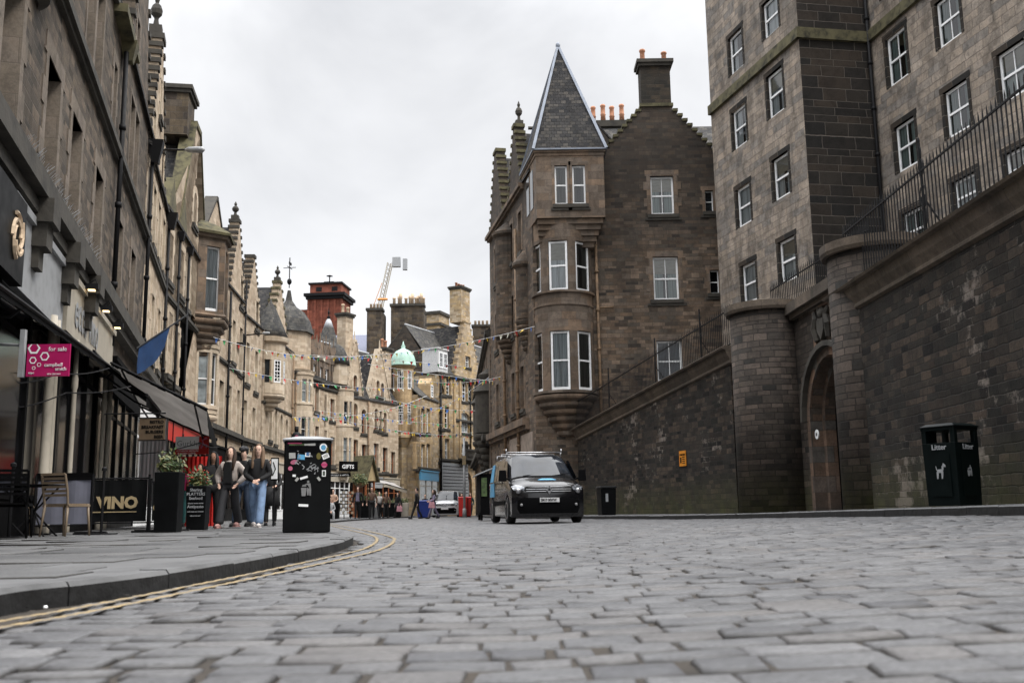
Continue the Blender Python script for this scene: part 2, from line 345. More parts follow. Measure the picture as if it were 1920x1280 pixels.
def clear_glass():
    m, t, b = newmat('clear_glass'); t.nodes.remove(b)
    tr = nd(t, 'ShaderNodeBsdfTransparent'); tr.inputs[0].default_value = (.8,.84,.85,1); gl = nd(t, 'ShaderNodeBsdfGlossy', Roughness=.03)
    fr = nd(t, 'ShaderNodeFresnel', IOR=1.6); f2 = math_(t, 'MULTIPLY_ADD', fr.outputs[0], 1.3, .04, True)
    mx = nd(t, 'ShaderNodeMixShader'); L(t, f2, mx.inputs[0]); L(t, tr.outputs[0], mx.inputs[1]); L(t, gl.outputs[0], mx.inputs[2])
    L(t, mx.outputs[0], t.nodes['Material Output'].inputs[0]); return m
M['clear'] = clear_glass()
def curtain_mat(name, col):
    m, t, b = newmat(name); tcn = t.nodes.new('ShaderNodeTexCoord')
    mp = t.nodes.new('ShaderNodeMapping'); mp.inputs['Scale'].default_value = (14, 1, .4); L(t, tcn.outputs['Object'], mp.inputs[0])
    n = noise(t, mp.outputs[0], 1, 2)
    L(t, ramp(t, n.outputs[0], [(.35, tuple(c*.55 for c in col)), (.62, col)]), b.inputs['Base Color']); b.inputs['Roughness'].default_value = .9
    return m
M['net'] = curtain_mat('net_curtain', (.8,.83,.85)); M['netg'] = curtain_mat('grey_green_curtain', (.42,.5,.48)); M['netd'] = curtain_mat('dark_drapes', (.16,.155,.14))
def lamp_mat(name, col, s):
    m, t, b = newmat(name); b.inputs['Emission Color'].default_value = (*col, 1); b.inputs['Emission Strength'].default_value = s; b.inputs['Base Color'].default_value = (*col, 1); return m
M['lamp'] = lamp_mat('lit_bulb', (1,.7,.35), 2.5)
def sett_mat(name, cols, rough=.62, sc=6):
    m, t, b = newmat(name); at = t.nodes.new('ShaderNodeAttribute'); at.attribute_name = 'tone'
    tcn = t.nodes.new('ShaderNodeTexCoord'); ob = tcn.outputs['Object']
    c = ramp(t, at.outputs['Fac'], cols)
    g = noise(t, ob, 60, 7, .8); c = mixc(t, .8, c, ramp(t, g.outputs[0], [(.34, (.3,.29,.28)), (.6, (1.12,1.12,1.12))]), 'MULTIPLY')
    g2 = noise(t, ob, 1.4, 7, .68); c = mixc(t, .7, c, ramp(t, g2.outputs[0], [(.35, (.55,.55,.56)), (.62, (1.05,1.04,1.02))]), 'MULTIPLY')
    ad = t.nodes.new('ShaderNodeAttribute'); ad.attribute_name = 'dirt_shade'; dn = math_(t, 'MULTIPLY', ad.outputs['Fac'], .93, 0, True); c = mixc(t, dn, c, (.016,.0135,.011))  # joint dirt, with the missing gap shade painted in as dark brown
    L(t, c, b.inputs['Base Color']); b.inputs['Specular IOR Level'].default_value = .45
    L(t, math_(t, 'MULTIPLY_ADD', g2.outputs[0], .35, rough-.17, True), b.inputs['Roughness'])
    bp = t.nodes.new('ShaderNodeBump'); bp.inputs['Strength'].default_value = .6; bp.inputs['Distance'].default_value = .006
    hh = math_(t, 'MULTIPLY_ADD', noise(t, ob, 12, 3).outputs[0], 2.2, g.outputs[0])
    L(t, hh, bp.inputs['Height']); L(t, bp.outputs[0], b.inputs['Normal']); return m
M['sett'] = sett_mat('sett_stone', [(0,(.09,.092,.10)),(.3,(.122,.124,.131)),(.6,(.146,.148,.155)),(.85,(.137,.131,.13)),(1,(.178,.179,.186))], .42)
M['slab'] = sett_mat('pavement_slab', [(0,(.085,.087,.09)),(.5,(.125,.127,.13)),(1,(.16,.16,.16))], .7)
M['grout'] = plain('sett_joint_dirt', (.032,.026,.02), .95, 0, .4, 3, bump=.6)
def yellow():
    m, t, b = newmat('worn_yellow_paint'); tcn = t.nodes.new('ShaderNodeTexCoord'); n = noise(t, tcn.outputs['Object'], 9, 6, .7)
    L(t, ramp(t, n.outputs[0], [(.4, (.16,.14,.11)), (.52, (.27,.2,.1)), (.7, (.35,.26,.14))]), b.inputs['Base Color']); b.inputs['Roughness'].default_value = .75; return m
M['yel'] = yellow()

def canvas(name, col):
    m, t, b = newmat(name); tcn = t.nodes.new('ShaderNodeTexCoord'); n = noise(t, tcn.outputs['Object'], 1.5, 5)
    c = ramp(t, n.outputs[0], [(.3, tuple(x*.75 for x in col)), (.7, col)]); L(t, c, b.inputs['Base Color']); b.inputs['Roughness'].default_value = .9
    tl = t.nodes.new('ShaderNodeBsdfTranslucent'); L(t, c, tl.inputs[0]); mx = nd(t, 'ShaderNodeMixShader'); mx.inputs[0].default_value = .45
    L(t, b.outputs[0], mx.inputs[1]); L(t, tl.outputs[0], mx.inputs[2]); L(t, mx.outputs[0], t.nodes['Material Output'].inputs[0]); return m
M['grey_awn'] = canvas('grey_canvas', (.62,.6,.58))
M['offw3'] = plain('painted_stone', (.27,.22,.18), .8, 0, .2, 3)
# ---------------------------------------------------------------- ground, road, pavements
def gz(x, y):
    a = min(max(x/6., 0), 1.25)*.19; b = min(max(1-(y-12)/22., .2), 1)
    return a*b - .001*max(0, y-15)*min(1, 60/max(y, 60))
def bezier_like(pts, n=8):
    """Catmull-Rom through the points"""
    o = []; q = [pts[0]]+list(pts)+[pts[-1]]
    for i in range(1, len(q)-2):
        for k in range(n):
            t = k/n; p0, p1, p2, p3 = q[i-1], q[i], q[i+1], q[i+2]
            o.append(tuple(.5*((2*p1[j])+(-p0[j]+p2[j])*t+(2*p0[j]-5*p1[j]+4*p2[j]-p3[j])*t*t+(-p0[j]+3*p1[j]-3*p2[j]+p3[j])*t**3) for j in range(2)))
    o.append(tuple(pts[-1])); return o
kerbL = bezier_like([(-1.15,.6),(-1.6,2.2),(-1.88,3.67),(-1.78,4.2),(-1.66,4.95),(-1.62,6.3),(-1.62,8.3),(-1.72,10.2),(-1.93,12.0),(-2.28,13.4),(-2.75,15),(-3.6,19),(-5.3,27),(-6.9,36),(-7.9,46),(-8.4,56),(-8.6,66),(-8.2,76),(-7.4,84),(-6.2,92)])
kerbR = bezier_like([(6.2,-2),(6.2,6),(6.2,12),(6.15,18),(5.95,23),(5.3,28),(4.3,32),(3.2,36),(2.1,41),(.8,46),(-.3,50),(-1.7,60),(-2.8,75),(-3.4,92)])
def kx(line, y):
    for i in range(len(line)-1):
        a, b = line[i], line[i+1]
        if a[1] <= y <= b[1]: return a[0]+(b[0]-a[0])*(y-a[1])/(b[1]-a[1]+1e-9)
    return line[0][0] if y < line[0][1] else line[-1][0]
PZ = .085
g = MB(); xs = [-900,-300,-120,-60,-30]+[-20+i*1.0 for i in range(41)]+[30,60,120,300,900]; ys = [-60,-20,-6,-2]+[i*1.5 for i in range(68)]+[130,200,400,900]
for y in ys:
    for x in xs: g.vert((x, y, gz(x, y)-.012))
for j in range(len(ys)-1):
    for i in range(len(xs)-1): a = j*len(xs)+i; g.face((a, a+1, a+1+len(xs), a+len(xs)))
tag(g.build('ground', M['grout'], smooth=True), kind='structure')
def setts(name, mat, inside, x0, x1, y0, y1, rowp, wmin, wmax, gap, zf, jit, ang=0, th=.04, rnd=.012, row_grow=0, lim=60000):
    me = bpy.data.meshes.new(name); V = []; Fc = []; tone = []; dirt_shade = []; rg = random.Random(3)
    y = y0; ca, sa = math.cos(ang), math.sin(ang); n = 0
    while y < y1:
        rp_ = rowp*rg.uniform(.86, 1.14)*(1+row_grow*max(0, y-14)); x = x0-rg.uniform(0, wmax); tr = rg.uniform(-.08, .08)
        while x < x1:
            wd = rg.uniform(wmin, wmax)*(1+row_grow*max(0, y-14)); cx, cy = x+wd/2, y+rp_/2
            wx = cx*ca-cy*sa*.0+cy*0; wy = cy+cx*sa+.035*math.sin(cx*.7+y*.3)+.006*math.sin(cx*2.9+y*3)
            if inside(wx, wy):
                hx, hy = wd/2-(gap*rg.uniform(.08, .5) if rg.random() < .84 else gap*rg.uniform(1.5, 3.2)), rp_/2-gap*rg.uniform(.9, 1.7)
                zc = zf(wx, wy); gx_ = (zf(wx+hx, wy)-zf(wx-hx, wy))/(2*hx); gy_ = (zf(wx, wy+hy)-zf(wx, wy-hy))/(2*hy); wsl = .0245*math.cos(cx*.7+y*.3)+.0174*math.cos(cx*2.9+y*3)+sa; z = zc+rg.gauss(0, jit); tx, ty = rg.gauss(0, jit*.7), rg.gauss(0, jit*.5); b = len(V)
                q = [(-1,-1),(1,-1),(1,1),(-1,1)]; jx = [rg.uniform(-.0075, .0075) for _ in range(8)]
                for (ix, iy, dz) in ((3.4, 3.4, .08), (1.7, 1.7, -.06), (.6, .6, -.4), (0, 0, -1), (0, 0, -th/rnd)):
                    for k, (sx, sy) in enumerate(q): V.append((wx+sx*(hx-min(ix*rnd*.3, hx*.6))+jx[k], wy+sy*(hy-min(iy*rnd, hy*.6))+jx[k+4]+sx*hx*wsl, z+sx*(tx+gx_*hx)+sy*(ty+gy_*hy)+dz*rnd))
                Fc.append((b, b+1, b+2, b+3))
                for l in (0, 4, 8, 12):
                    for k in range(4): k2 = (k+1) % 4; Fc.append((b+l+4+k, b+l+4+k2, b+l+k2, b+l+k))
                tn = min(1, max(0, rg.gauss(.5, .24)+tr)); tone += [tn]*20; dirt_shade += [0]*8+[.45]*4+[1]*8; n += 1  # lower rings darkened by height: joint dirt and painted gap shade
            x += wd
        y += rp_
    me.from_pydata(V, [], Fc); me.materials.append(mat)
    at = me.attributes.new('tone', 'FLOAT', 'POINT'); at.data.foreach_set('value', tone); at = me.attributes.new('dirt_shade', 'FLOAT', 'POINT'); at.data.foreach_set('value', dirt_shade)
    me.polygons.foreach_set('use_smooth', [True]*len(Fc))
    o = bpy.data.objects.new(name, me); COL.objects.link(o); return o
def in_road(x, y): return kx(kerbL, y)+.13 < x < kx(kerbR, y)-.1
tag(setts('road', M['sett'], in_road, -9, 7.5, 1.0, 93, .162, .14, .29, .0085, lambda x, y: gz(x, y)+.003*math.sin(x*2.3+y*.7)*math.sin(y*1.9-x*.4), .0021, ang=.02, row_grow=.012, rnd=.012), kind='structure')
# yellow lines: paint lying over the sett tops
for off, pts in ((0, [(0,1180),(198,1144),(396,1102.5),(515,1077),(633,1051),(712.6,1031),(738,1015),(728,1005.5),(673,991.7),(617.6,980)]), (1, [(0,1168),(190,1134),(375,1097),(500,1071),(606,1048),(684,1029),(706.7,1012),(690,1002),(640,989.5),(606,979.5)])):
    w3 = []
    for px, py in pts:
        d = ray(px, py); t = (0.0-CH)/d.z; w3.append((d.x*t, d.y*t))
    w3 = [(w3[0][0]-.25, w3[0][1]-1.2)]+w3
    cl = bezier_like(w3, 24); yl = MB()
    for i in range(len(cl)-1):
        a, b = Vector(cl[i]), Vector(cl[i+1]); d = (b-a).normalized(); nn = Vector((-d.y, d.x))
        r1 = .019+.006*math.sin(i*1.7); 
        yl.poly([(a+nn*-r1)[:]+(gz(*a)+.0085,), (b+nn*-r1)[:]+(gz(*b)+.0085,), (b+nn*r1)[:]+(gz(*b)+.0085,), (a+nn*r1)[:]+(gz(*a)+.0085,)])
    tag(yl.build('yellow_road_line', M['yel']), kind='structure')
# kerbs
def kerb(line, side, zf, name, y0, y1):
    k = MB(); L0 = [p for p in line if y0 <= p[1] <= y1]; s = 0; nxt = .9; w = .15
    segs = []; cur = [L0[0]]
    for i in range(1, len(L0)):
        a = L0[i-1]; b = L0[i]; d = math.hypot(b[0]-a[0], b[1]-a[1]); st = 0
        while s+d-st > nxt+1e-6:
            t = nxt-s; s = 0; st += t; f = st/d; p = (a[0]+(b[0]-a[0])*f, a[1]+(b[1]-a[1])*f)
            cur.append(p); segs.append(cur); cur = [p]; nxt = random.uniform(.75, 1.15)
        s += d-st; cur.append(b)
    segs.append(cur)
    for sg in segs:
        if len(sg) < 2: continue
        dz = random.gauss(0, .003); pts = []
        for i, p in enumerate(sg):
            a = sg[max(0, i-1)]; b = sg[min(len(sg)-1, i+1)]; dx, dy = b[0]-a[0], b[1]-a[1]; l = math.hypot(dx, dy)+1e-9
            nx, ny = -dy/l*side, dx/l*side; sh = .004 if i in (0, len(sg)-1) else 0
            q = (p[0]+(b[0]-p[0])*0, p[1]); z = zf(*p)+dz
            pts.append([(q[0], q[1], gz(*p)-.05), (q[0], q[1], z-.02), (q[0]+nx*.015, q[1]+ny*.015, z), (q[0]+nx*w, q[1]+ny*w, z), (q[0]+nx*w, q[1]+ny*w, z-.1)])
        if len(pts) > 1:
            for e_, o_ in ((0, 1), (-1, -2)):
                v0 = Vector(pts[e_][0]); v1 = Vector(pts[o_][0]); dd = (v1-v0); dd.z = 0
                if dd.length > 0: dd = dd.normalized()*.005; pts[e_] = [tuple(Vector(v)+dd) for v in pts[e_]]
        n = len(k.v)
        for r in pts: k.v += r
        for i in range(len(pts)-1):
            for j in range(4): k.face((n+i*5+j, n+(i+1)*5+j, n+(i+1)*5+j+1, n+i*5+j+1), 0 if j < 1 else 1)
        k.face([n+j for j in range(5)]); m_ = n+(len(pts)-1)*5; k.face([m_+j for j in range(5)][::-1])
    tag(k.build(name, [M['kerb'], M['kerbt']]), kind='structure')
zl = lambda x, y: PZ - .001*max(0, y-15)*min(1, 60/max(y, 60))
zr = lambda x, y: gz(x, y)+.125
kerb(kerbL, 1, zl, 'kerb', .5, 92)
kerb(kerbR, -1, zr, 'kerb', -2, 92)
# pavement slabs and the bed under them
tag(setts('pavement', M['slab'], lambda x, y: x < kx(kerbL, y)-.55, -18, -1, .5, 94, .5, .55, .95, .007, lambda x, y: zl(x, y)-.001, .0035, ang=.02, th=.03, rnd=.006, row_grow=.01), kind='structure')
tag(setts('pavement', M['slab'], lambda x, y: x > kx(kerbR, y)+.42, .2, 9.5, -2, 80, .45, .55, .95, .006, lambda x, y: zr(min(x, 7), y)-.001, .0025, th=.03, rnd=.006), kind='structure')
for line, sg, zf, xo in ((kerbL, -1, zl, -22), (kerbR, 1, zr, 12)):
    bd = MB(); q = [p for p in line if p[1] > .4]
    for i in range(len(q)-1):
        a, b = q[i], q[i+1]; pts = [(a[0]+sg*.12, a[1], zf(*a)-.008), (b[0]+sg*.12, b[1], zf(*b)-.008), (xo, b[1], zf(*b)-.008), (xo, a[1], zf(*a)-.008)]
        bd.poly(pts if sg < 0 else pts[::-1])
    tag(bd.build('pavement_bed', M['kerbt']), kind='structure')
# ---------------------------------------------------------------- building kit
class Fac:
    """a facade plane: local x along the wall, y into the building, z up"""
    def __init__(s, name, label, p0, p1, cat='building', group=None, z=0, root=None):
        s.p0 = Vector(p0); s.p1 = Vector(p1); d = s.p1-s.p0; s.Ln = d.length; s.d = d.normalized(); s.z = z
        s.rz = math.atan2(d.y, d.x); s.n = Vector((-s.d.y, s.d.x))
        s.root = root or thing(name, label, cat, (s.p0.x, s.p0.y, 0), s.rz, group)
        r0 = s.root.rotation_euler[2]; v = Vector((s.p0.x-s.root.location.x, s.p0.y-s.root.location.y))
        s.off = Vector((v.x*math.cos(-r0)-v.y*math.sin(-r0), v.x*math.sin(-r0)+v.y*math.cos(-r0))); s.dr = s.rz-r0
        s.base = s.p0; s.holes = []; s.win = []; s.trim = MB()
    def W(s, px, py, off=0.):
        """pixel -> (u, z) on the plane pushed off metres towards the street"""
        d = ray(px, py); q = s.p0-s.n*off; det = -d.x*s.d.y+d.y*s.d.x
        t = (-q.x*s.d.y+q.y*s.d.x)/det
        return ((Vector((d.x*t, d.y*t))-q).dot(s.d), CH+d.z*t)
    def w(s, px, y0, y1, width, **k):
        """window whose middle is at column px, head at row y0, sill at row y1"""
        u, z1 = s.W(px, y0); u2, z0 = s.W(px, y1); um = (u+u2)/2; s.open(um, z0, width, z1-z0, **k)
    def open(s, u, z0, w, h, cols=1, rows=1, arch=0, sash=True, pane='pane', curtain=None, q='ash', margin=.16, rd=None, frame='white', sill=True, dark=False, skip=False):
        if arch:
            n = 8; hole = [(u-w/2, z0), (u+w/2, z0)]; rise = w/2 if arch == 1 else arch
            hole += [(u+w/2*math.cos(math.pi*i/n), z0+h-rise+rise*math.sin(math.pi*i/n)) for i in range(n+1)]
        else: hole = [(u-w/2, z0), (u+w/2, z0), (u+w/2, z0+h), (u-w/2, z0+h)]
        s.holes.append(hole); s.win.append((u, z0, w, h, cols, rows, arch, sash, pane, curtain, frame, rd, (margin, sill)))
    def finish(s, outer, wall_m, trim_m, t=.5, rd=.25, parts=True, name='wall', depth=0):
        mb = MB(); mb.wall(outer, s.holes, t, rd)
        if depth:
            x0 = min(p[0] for p in outer); x1 = max(p[0] for p in outer); zt = min(max(p[1] for p in outer if abs(p[0]-x0) < .01), max(p[1] for p in outer if abs(p[0]-x1) < .01)); zb = min(p[1] for p in outer)
            mb.poly([(x0, t, zb), (x0, t, zt), (x0, depth, zt), (x0, depth, zb)]); mb.poly([(x1, t, zb), (x1, depth, zb), (x1, depth, zt), (x1, t, zt)])
            mb.poly([(x0, depth, zb), (x0, depth, zt), (x1, depth, zt), (x1, depth, zb)])
        s.part(mb, name, [M[wall_m], M['int']])
        for x in s.win:
            if x[8] is None: continue
            window(s, *x, rdd=rd, tm=trim_m)
        return s
    def part(s, mb, name, mats, smooth=False):
        o = mb.build(name, mats, s.root, smooth); return s.place(o)
    def place(s, o):
        o.location = (s.off.x, s.off.y, 0); o.rotation_euler[2] = s.dr
        return o
def margins(mb, u, z0, w, h, m=.16, sill=True, arch=0):
    pl = m < 0; m = abs(m)
    y = -.018; k = 0; z = z0; step = .42 if h > 1.2 else h/3+.001
    if not arch: mb.box(u-w/2-m*1.3, y, z0+h, u+w/2+m*1.3, .3, z0+h+m*1.5)
    top = z0+h-(w/2 if arch else 0)
    while z < top-.01:
        ze = min(z+step, top); ext = m*(1.0 if pl else 1.75 if k % 2 else .95)
        mb.box(u-w/2-ext, y-.002*(k % 2), z, u-w/2+.006, .27, ze); mb.box(u+w/2-.006, y-.002*(k % 2), z, u+w/2+ext, .27, ze)
        z = ze; k += 1
    if arch:
        n = 9; rise = w/2 if arch == 1 else arch; zc = z0+h-rise
        for i in range(n):
            a, b = math.pi*i/n, math.pi*(i+1)/n; r = 1+m*1.6/(w/2)
            q = [(u+w/2*math.cos(a), zc+rise*math.sin(a)), (u+w/2*math.cos(a)*r, zc+rise*math.sin(a)*r), (u+w/2*math.cos(b)*r, zc+rise*math.sin(b)*r), (u+w/2*math.cos(b), zc+rise*math.sin(b))]
            mb.prism(q, y-.001*(i % 2), .2)
    if sill: mb.box(u-w/2-m*.9, -.11, z0-.17, u+w/2+m*.9, .26, z0+.004, 1); mb.box(u-w/2-m*1.6, -.06, z0-.30, u+w/2+m*1.6, -.0, z0-.172, 1)
WM = {}
def window_mesh(w, h, cols, rows, arch, sash, frame):
    key = (round(w, 2), round(h, 2), cols, rows, arch, sash, frame)
    if key in WM: return WM[key]
    b = MB(); f = min(.095, w*.13); n = 10; top = h
    if arch:
        rise = w/2 if arch == 1 else arch
        for i in range(n):
            a, c = math.pi*i/n, math.pi*(i+1)/n
            o = [(w/2*math.cos(t), h-rise+rise*math.sin(t)) for t in (a, c)]; q = [((w/2-f)*math.cos(t), h-rise+(rise-f)*math.sin(t)) for t in (c, a)]
            b.prism(o+q, 0, .08)
        top = h-rise
    b.box(-w/2, 0, 0, -w/2+f, .08, top); b.box(w/2-f, 0, 0, w/2, .08, top); b.box(-w/2+f, 0, 0, w/2-f, .08, f*1.3)
    if not arch: b.box(-w/2+f, 0, h-f, w/2-f, .08, h)
    mid = h*.5
    if sash: b.box(-w/2+f, -.01, mid-f*.4, w/2-f, .06, mid+f*.4)
    g = .032
    for i in range(1, cols): x = -w/2+w*i/cols; b.box(x-g/2, .012, f*1.3, x+g/2, .05, h-f if not arch else h-f*1.2)
    if rows > 1:
        half = ((f*1.3, mid-f*.4), (mid+f*.4, h-f)) if sash else ((f, h-f),)
        for lo, hi in half:
            for i in range(1, rows): z = lo+(hi-lo)*i/rows; b.box(-w/2+f, .014, z-g/2, w/2-f, .048, z+g/2)
    o = b.build('window', M[frame]); me = o.data; bpy.data.objects.remove(o)
    p = MB(); e = .01
    if arch: p.poly([(-w/2+e, .035, e), (w/2-e, .035, e)]+[((w/2-e)*math.cos(math.pi*i/n), .035, h-rise+(rise-e)*math.sin(math.pi*i/n)) for i in range(n+1)])
    else: p.poly([(-w/2+e, .035, e), (w/2-e, .035, e), (w/2-e, .035, h-e), (-w/2+e, .035, h-e)])
    o = p.build('pane', M['pane']); pm = o.data; bpy.data.objects.remove(o)
    c = MB(); m_ = 15
    for i in range(m_):
        x0, x1 = -w/2+.02+(w-.04)*i/m_, -w/2+.02+(w-.04)*(i+1)/m_; y0, y1 = .11+.02*(i % 2), .11+.02*((i+1) % 2)
        c.poly([(x0, y0, .02), (x1, y1, .02), (x1, y1, top-.02), (x0, y0, top-.02)])
    o = c.build('curtain', M['net']); cm = o.data; bpy.data.objects.remove(o)
    WM[key] = (me, pm, cm); return WM[key]
PV = {}
def var_mesh(me, mat):
    k = (me.name, mat)
    if k not in PV: x = me.copy(); x.materials.clear(); x.materials.append(M[mat]); PV[k] = x
    return PV[k]
SUR = {}; WR = random.Random(21)
def window(s, u, z0, w, h, cols, rows, arch, sash, pane, curtain, frame, rd0, mg=None, rdd=.25, parent=None, y=None, rz=0, tm='ash_b'):
    me, pm, cm = window_mesh(w, h, cols, rows, arch, sash, frame)
    yy = y if y is not None else (rd0 if rd0 is not None else rdd)-.02
    if parent: o = inst('window', me, parent, (u, yy, z0), rz)
    else:
        c, d = math.cos(s.dr), math.sin(s.dr)
        o = inst('window', me, s.root, (s.off.x+u*c-yy*d, s.off.y+u*d+yy*c, z0), rz+s.dr)
    if mg and mg[0]:
        k = (round(w, 2), round(h, 2), arch, mg, tm)
        if k not in SUR:
            b = MB(); margins(b, 0, 0, w, h, mg[0], mg[1], arch); q = b.build('surround', [M[tm], M['trim']]); SUR[k] = q.data; bpy.data.objects.remove(q)
        inst('surround', SUR[k], o, (0, -yy, 0))
    if not curtain and pane == 'pane': pane = WR.choice(('pane', 'pane', 'paned', 'pane', 'panew'))
    inst('pane', var_mesh(pm, 'clear' if curtain else pane), o)
    if curtain:
        k = WR.random()
        if k < .45: inst('curtain', var_mesh(cm, curtain), o)
        else:
            for s_ in (-1, 1): inst('curtain', var_mesh(cm, curtain), o, (s_*w*.29, 0, 0), sc_=(.40 if k < .8 else .26, 1, 1))
        if WR.random() < .4: q = inst('blind', var_mesh(pm, 'offw'), o, (0, .05, h*.62), sc_=(.94, 1, .36))
    return o
def slope_roof(mb, x0, x1, y0, z0, y1, z1, m=0, t=.12):
    """one roof slope from eaves (y0,z0) to ridge (y1,z1)"""
    b = len(mb.v)
    mb.v += [(x0, y0, z0), (x1, y0, z0), (x1, y1, z1), (x0, y1, z1), (x0, y0, z0-t), (x1, y0, z0-t), (x1, y1, z1-t), (x0, y1, z1-t)]
    for q in ((0,1,2,3),(4,7,6,5),(0,4,5,1),(1,5,6,2),(2,6,7,3),(3,7,4,0)): mb.face([b+i for i in q], m)
def main_roof(fac, x0, x1, ze, zr, yr, depth, mat='slate', lead=True):
    mb = MB(); slope_roof(mb, x0, x1, -.12, ze, yr, zr); slope_roof(mb, x1, x0, depth, ze, yr, zr)
    o = fac.part(mb, 'roof', M[mat])
    for x in (x0+.003, x1-.003):
        w_ = MB(); w_.poly([(x, .3, ze-.12), (x, yr, zr-.12), (x, depth-.2, ze-.12)]); fac.part(w_, 'roof_end', M['gab'])
    if lead:
        r = MB(); r.tube([(x0, yr, zr+.02), (x1, yr, zr+.02)], .09, 6); r.build('ridge', M['lead2'], o)
    return o
def gable_outline(u, w, z0, za, steps, flat=.7):
    """crow-stepped outline, counter-clockwise, starting bottom left"""
    pts = [(u+w/2, z0)]
    dx = (w/2-flat/2)/steps; dz = (za-z0)/(steps+1); x = u+w/2; z = z0
    for i in range(steps):
        z += dz; pts.append((x, z)); x -= dx; pts.append((x, z))
    z += dz; pts.append((x, z)); left = [(2*u-a, b) for a, b in pts][::-1]
    return pts, left
def crow_caps(mb, u, w, z0, za, steps, flat=.7, y0=-.06, y1=.56, h=.16, m=0):
    dx = (w/2-flat/2)/steps; dz = (za-z0)/(steps+1)
    for i in range(steps):
        for s_ in (1, -1):
            xa = u+s_*(w/2-dx*i); xb = u+s_*(w/2-dx*(i+1)+.02); z = z0+dz*(i+1)
            mb.box(min(xa, xb)-(.05 if s_ < 0 else 0), y0, z, max(xa, xb)+(.05 if s_ > 0 else 0), y1, z+h, m)
    mb.box(u-flat/2-.06, y0-.01, za, u+flat/2+.06, y1+.01, za+h*1.2, m)
def gable_roof(fac, u, w, z0, za, y0, depth, mat='slate'):
    """roof behind a gable, ridge running back"""
    mb = MB(); b = 0
    for s_ in (1, -1):
        q = [(u+s_*w/2, y0, z0), (u+s_*w/2, depth, z0), (u, depth, za), (u, y0, za)]
        mb.poly(q if s_ > 0 else q[::-1])
    return fac.part(mb, 'roof', M[mat])
def finial(fac, u, y, z, h=1.2, mat='trim', r=.16, parent=None):
    f = MB(); f.box(u-r*1.3, y-r*1.3, z, u+r*1.3, y+r*1.3, z+h*.22)
    b = len(f.v); f.lathe([(r*.7, z+h*.22), (r*.45, z+h*.38), (r*.5, z+h*.42), (r*1.1, z+h*.5), (r*1.25, z+h*.6), (r*.9, z+h*.7), (r*.35, z+h*.76), (r*.55, z+h*.85), (r*.3, z+h*.93), (.01, z+h)], 10, u, y)
    return f.build('finial', M[mat], parent) if parent else fac.part(f, 'finial', M[mat])
def chimney(fac, u, y, z0, w, d, h, pots=4, mat='chim', pot='pot', parent=None, cap=True, rows=1, ph=.75):
    b = MB(); b.box(u-w/2, y-d/2, z0, u+w/2, y+d/2, z0+h)
    c = MB(); c.box(u-w/2-.1, y-d/2-.1, z0+h, u+w/2+.1, y+d/2+.1, z0+h+.16); c.box(u-w/2-.18, y-d/2-.18, z0+h+.16, u+w/2+.18, y+d/2+.18, z0+h+.34)
    o = b.build('chimney', M[mat], parent) if parent else fac.part(b, 'chimney', M[mat])
    c.build('cap', M['trim'], o)
    for r_ in range(rows):
        for i in range(pots):
            x = u if pots == 1 else u-w/2+.2+(w-.4)*i/(pots-1); yy = y if rows == 1 else y-d/4+d/2*r_
            p = MB(); hh = ph*random.uniform(.8, 1.15); k = .14
            p.lathe([(k, 0), (k*.92, hh*.2), (k*.86, hh*.8), (k*1.12, hh*.84), (k*1.12, hh*.95), (k*.9, hh)], 10)
            q = p.build('chimney_pot', M[pot], o, True); q.location = (x, yy, z0+h+.33)
    return o
def pipe(fac, pts, r=.055, mat='iron', name='downpipe', collars=True):
    p = MB(); p.tube(pts, r, 8)
    if collars:
        for i in range(len(pts)-1):
            a, b = Vector(pts[i]), Vector(pts[i+1]); Lq = (b-a).length
            if Lq > 3:
                for k in range(1, int(Lq/1.9)+1):
                    q = a+(b-a)*(k*1.9/Lq)
                    if k*1.9 < Lq: dd = (b-a).normalized()*.06; p.tube([q-dd, q+dd], r*1.45, 8)
    return fac.part(p, name, M[mat], True)
def band(mb, x0, x1, z, h, out, y1=.1): mb.box(x0, -out, z, x1, y1, z+h)
def corbel_ring(mb, cx, cy, r0, r1, z0, z1, n=5, a0=0, a1=2*math.pi, seg=24, m=0):
    pr = []
    for i in range(n):
        r = r0+(r1-r0)*(i+1)/n; z = z0+(z1-z0)*i/n; dz = (z1-z0)/n; rp0 = r0+(r1-r0)*i/n
        pr += [(rp0+.0, z), (r-.03, z+dz*.25), (r, z+dz*.5), (r-.01, z+dz*.8), (r-.06, z+dz*.85)]
    mb.lathe(pr, seg, cx, cy, a0, a1, m, cap=True)
# ---------------------------------------------------------------- left side of the street
Q = [(-4.107,3),(-11.24,29.5),(-12.98,36),(-14.96,48),(-15.8,57),(-15.8,60),(-16.1,65),(-16.2,72),(-15.15,79),(-13.9,84),(-10.7,91)]
def outline(x0, x1, ze, gables, zb=-.3):
    """rectangle up to the eaves with gables let into its top edge; gables = (u, w, z foot, apex, steps, flat)"""
    top = []
    for (u, w, zf, za, st, fl) in sorted(gables, reverse=True):
        if st: r, l = gable_outline(u, w, zf, za, st, fl); top += [(u+w/2, ze)]*(abs(zf-ze) > .01)+r+l+[(u-w/2, ze)]*(abs(zf-ze) > .01)
        else: top += [(u+w/2, ze)]*(abs(zf-ze) > .01)+[(u+w/2, zf), (u+fl/2, za), (u-fl/2, za), (u-w/2, zf)]+[(u-w/2, ze)]*(abs(zf-ze) > .01)
    p = [(x0, zb), (x1, zb), (x1, ze)]+top+[(x0, ze)]; o = []
    for q in p:
        if not o or math.hypot(q[0]-o[-1][0], q[1]-o[-1][1]) > .005: o.append(q)
    return o
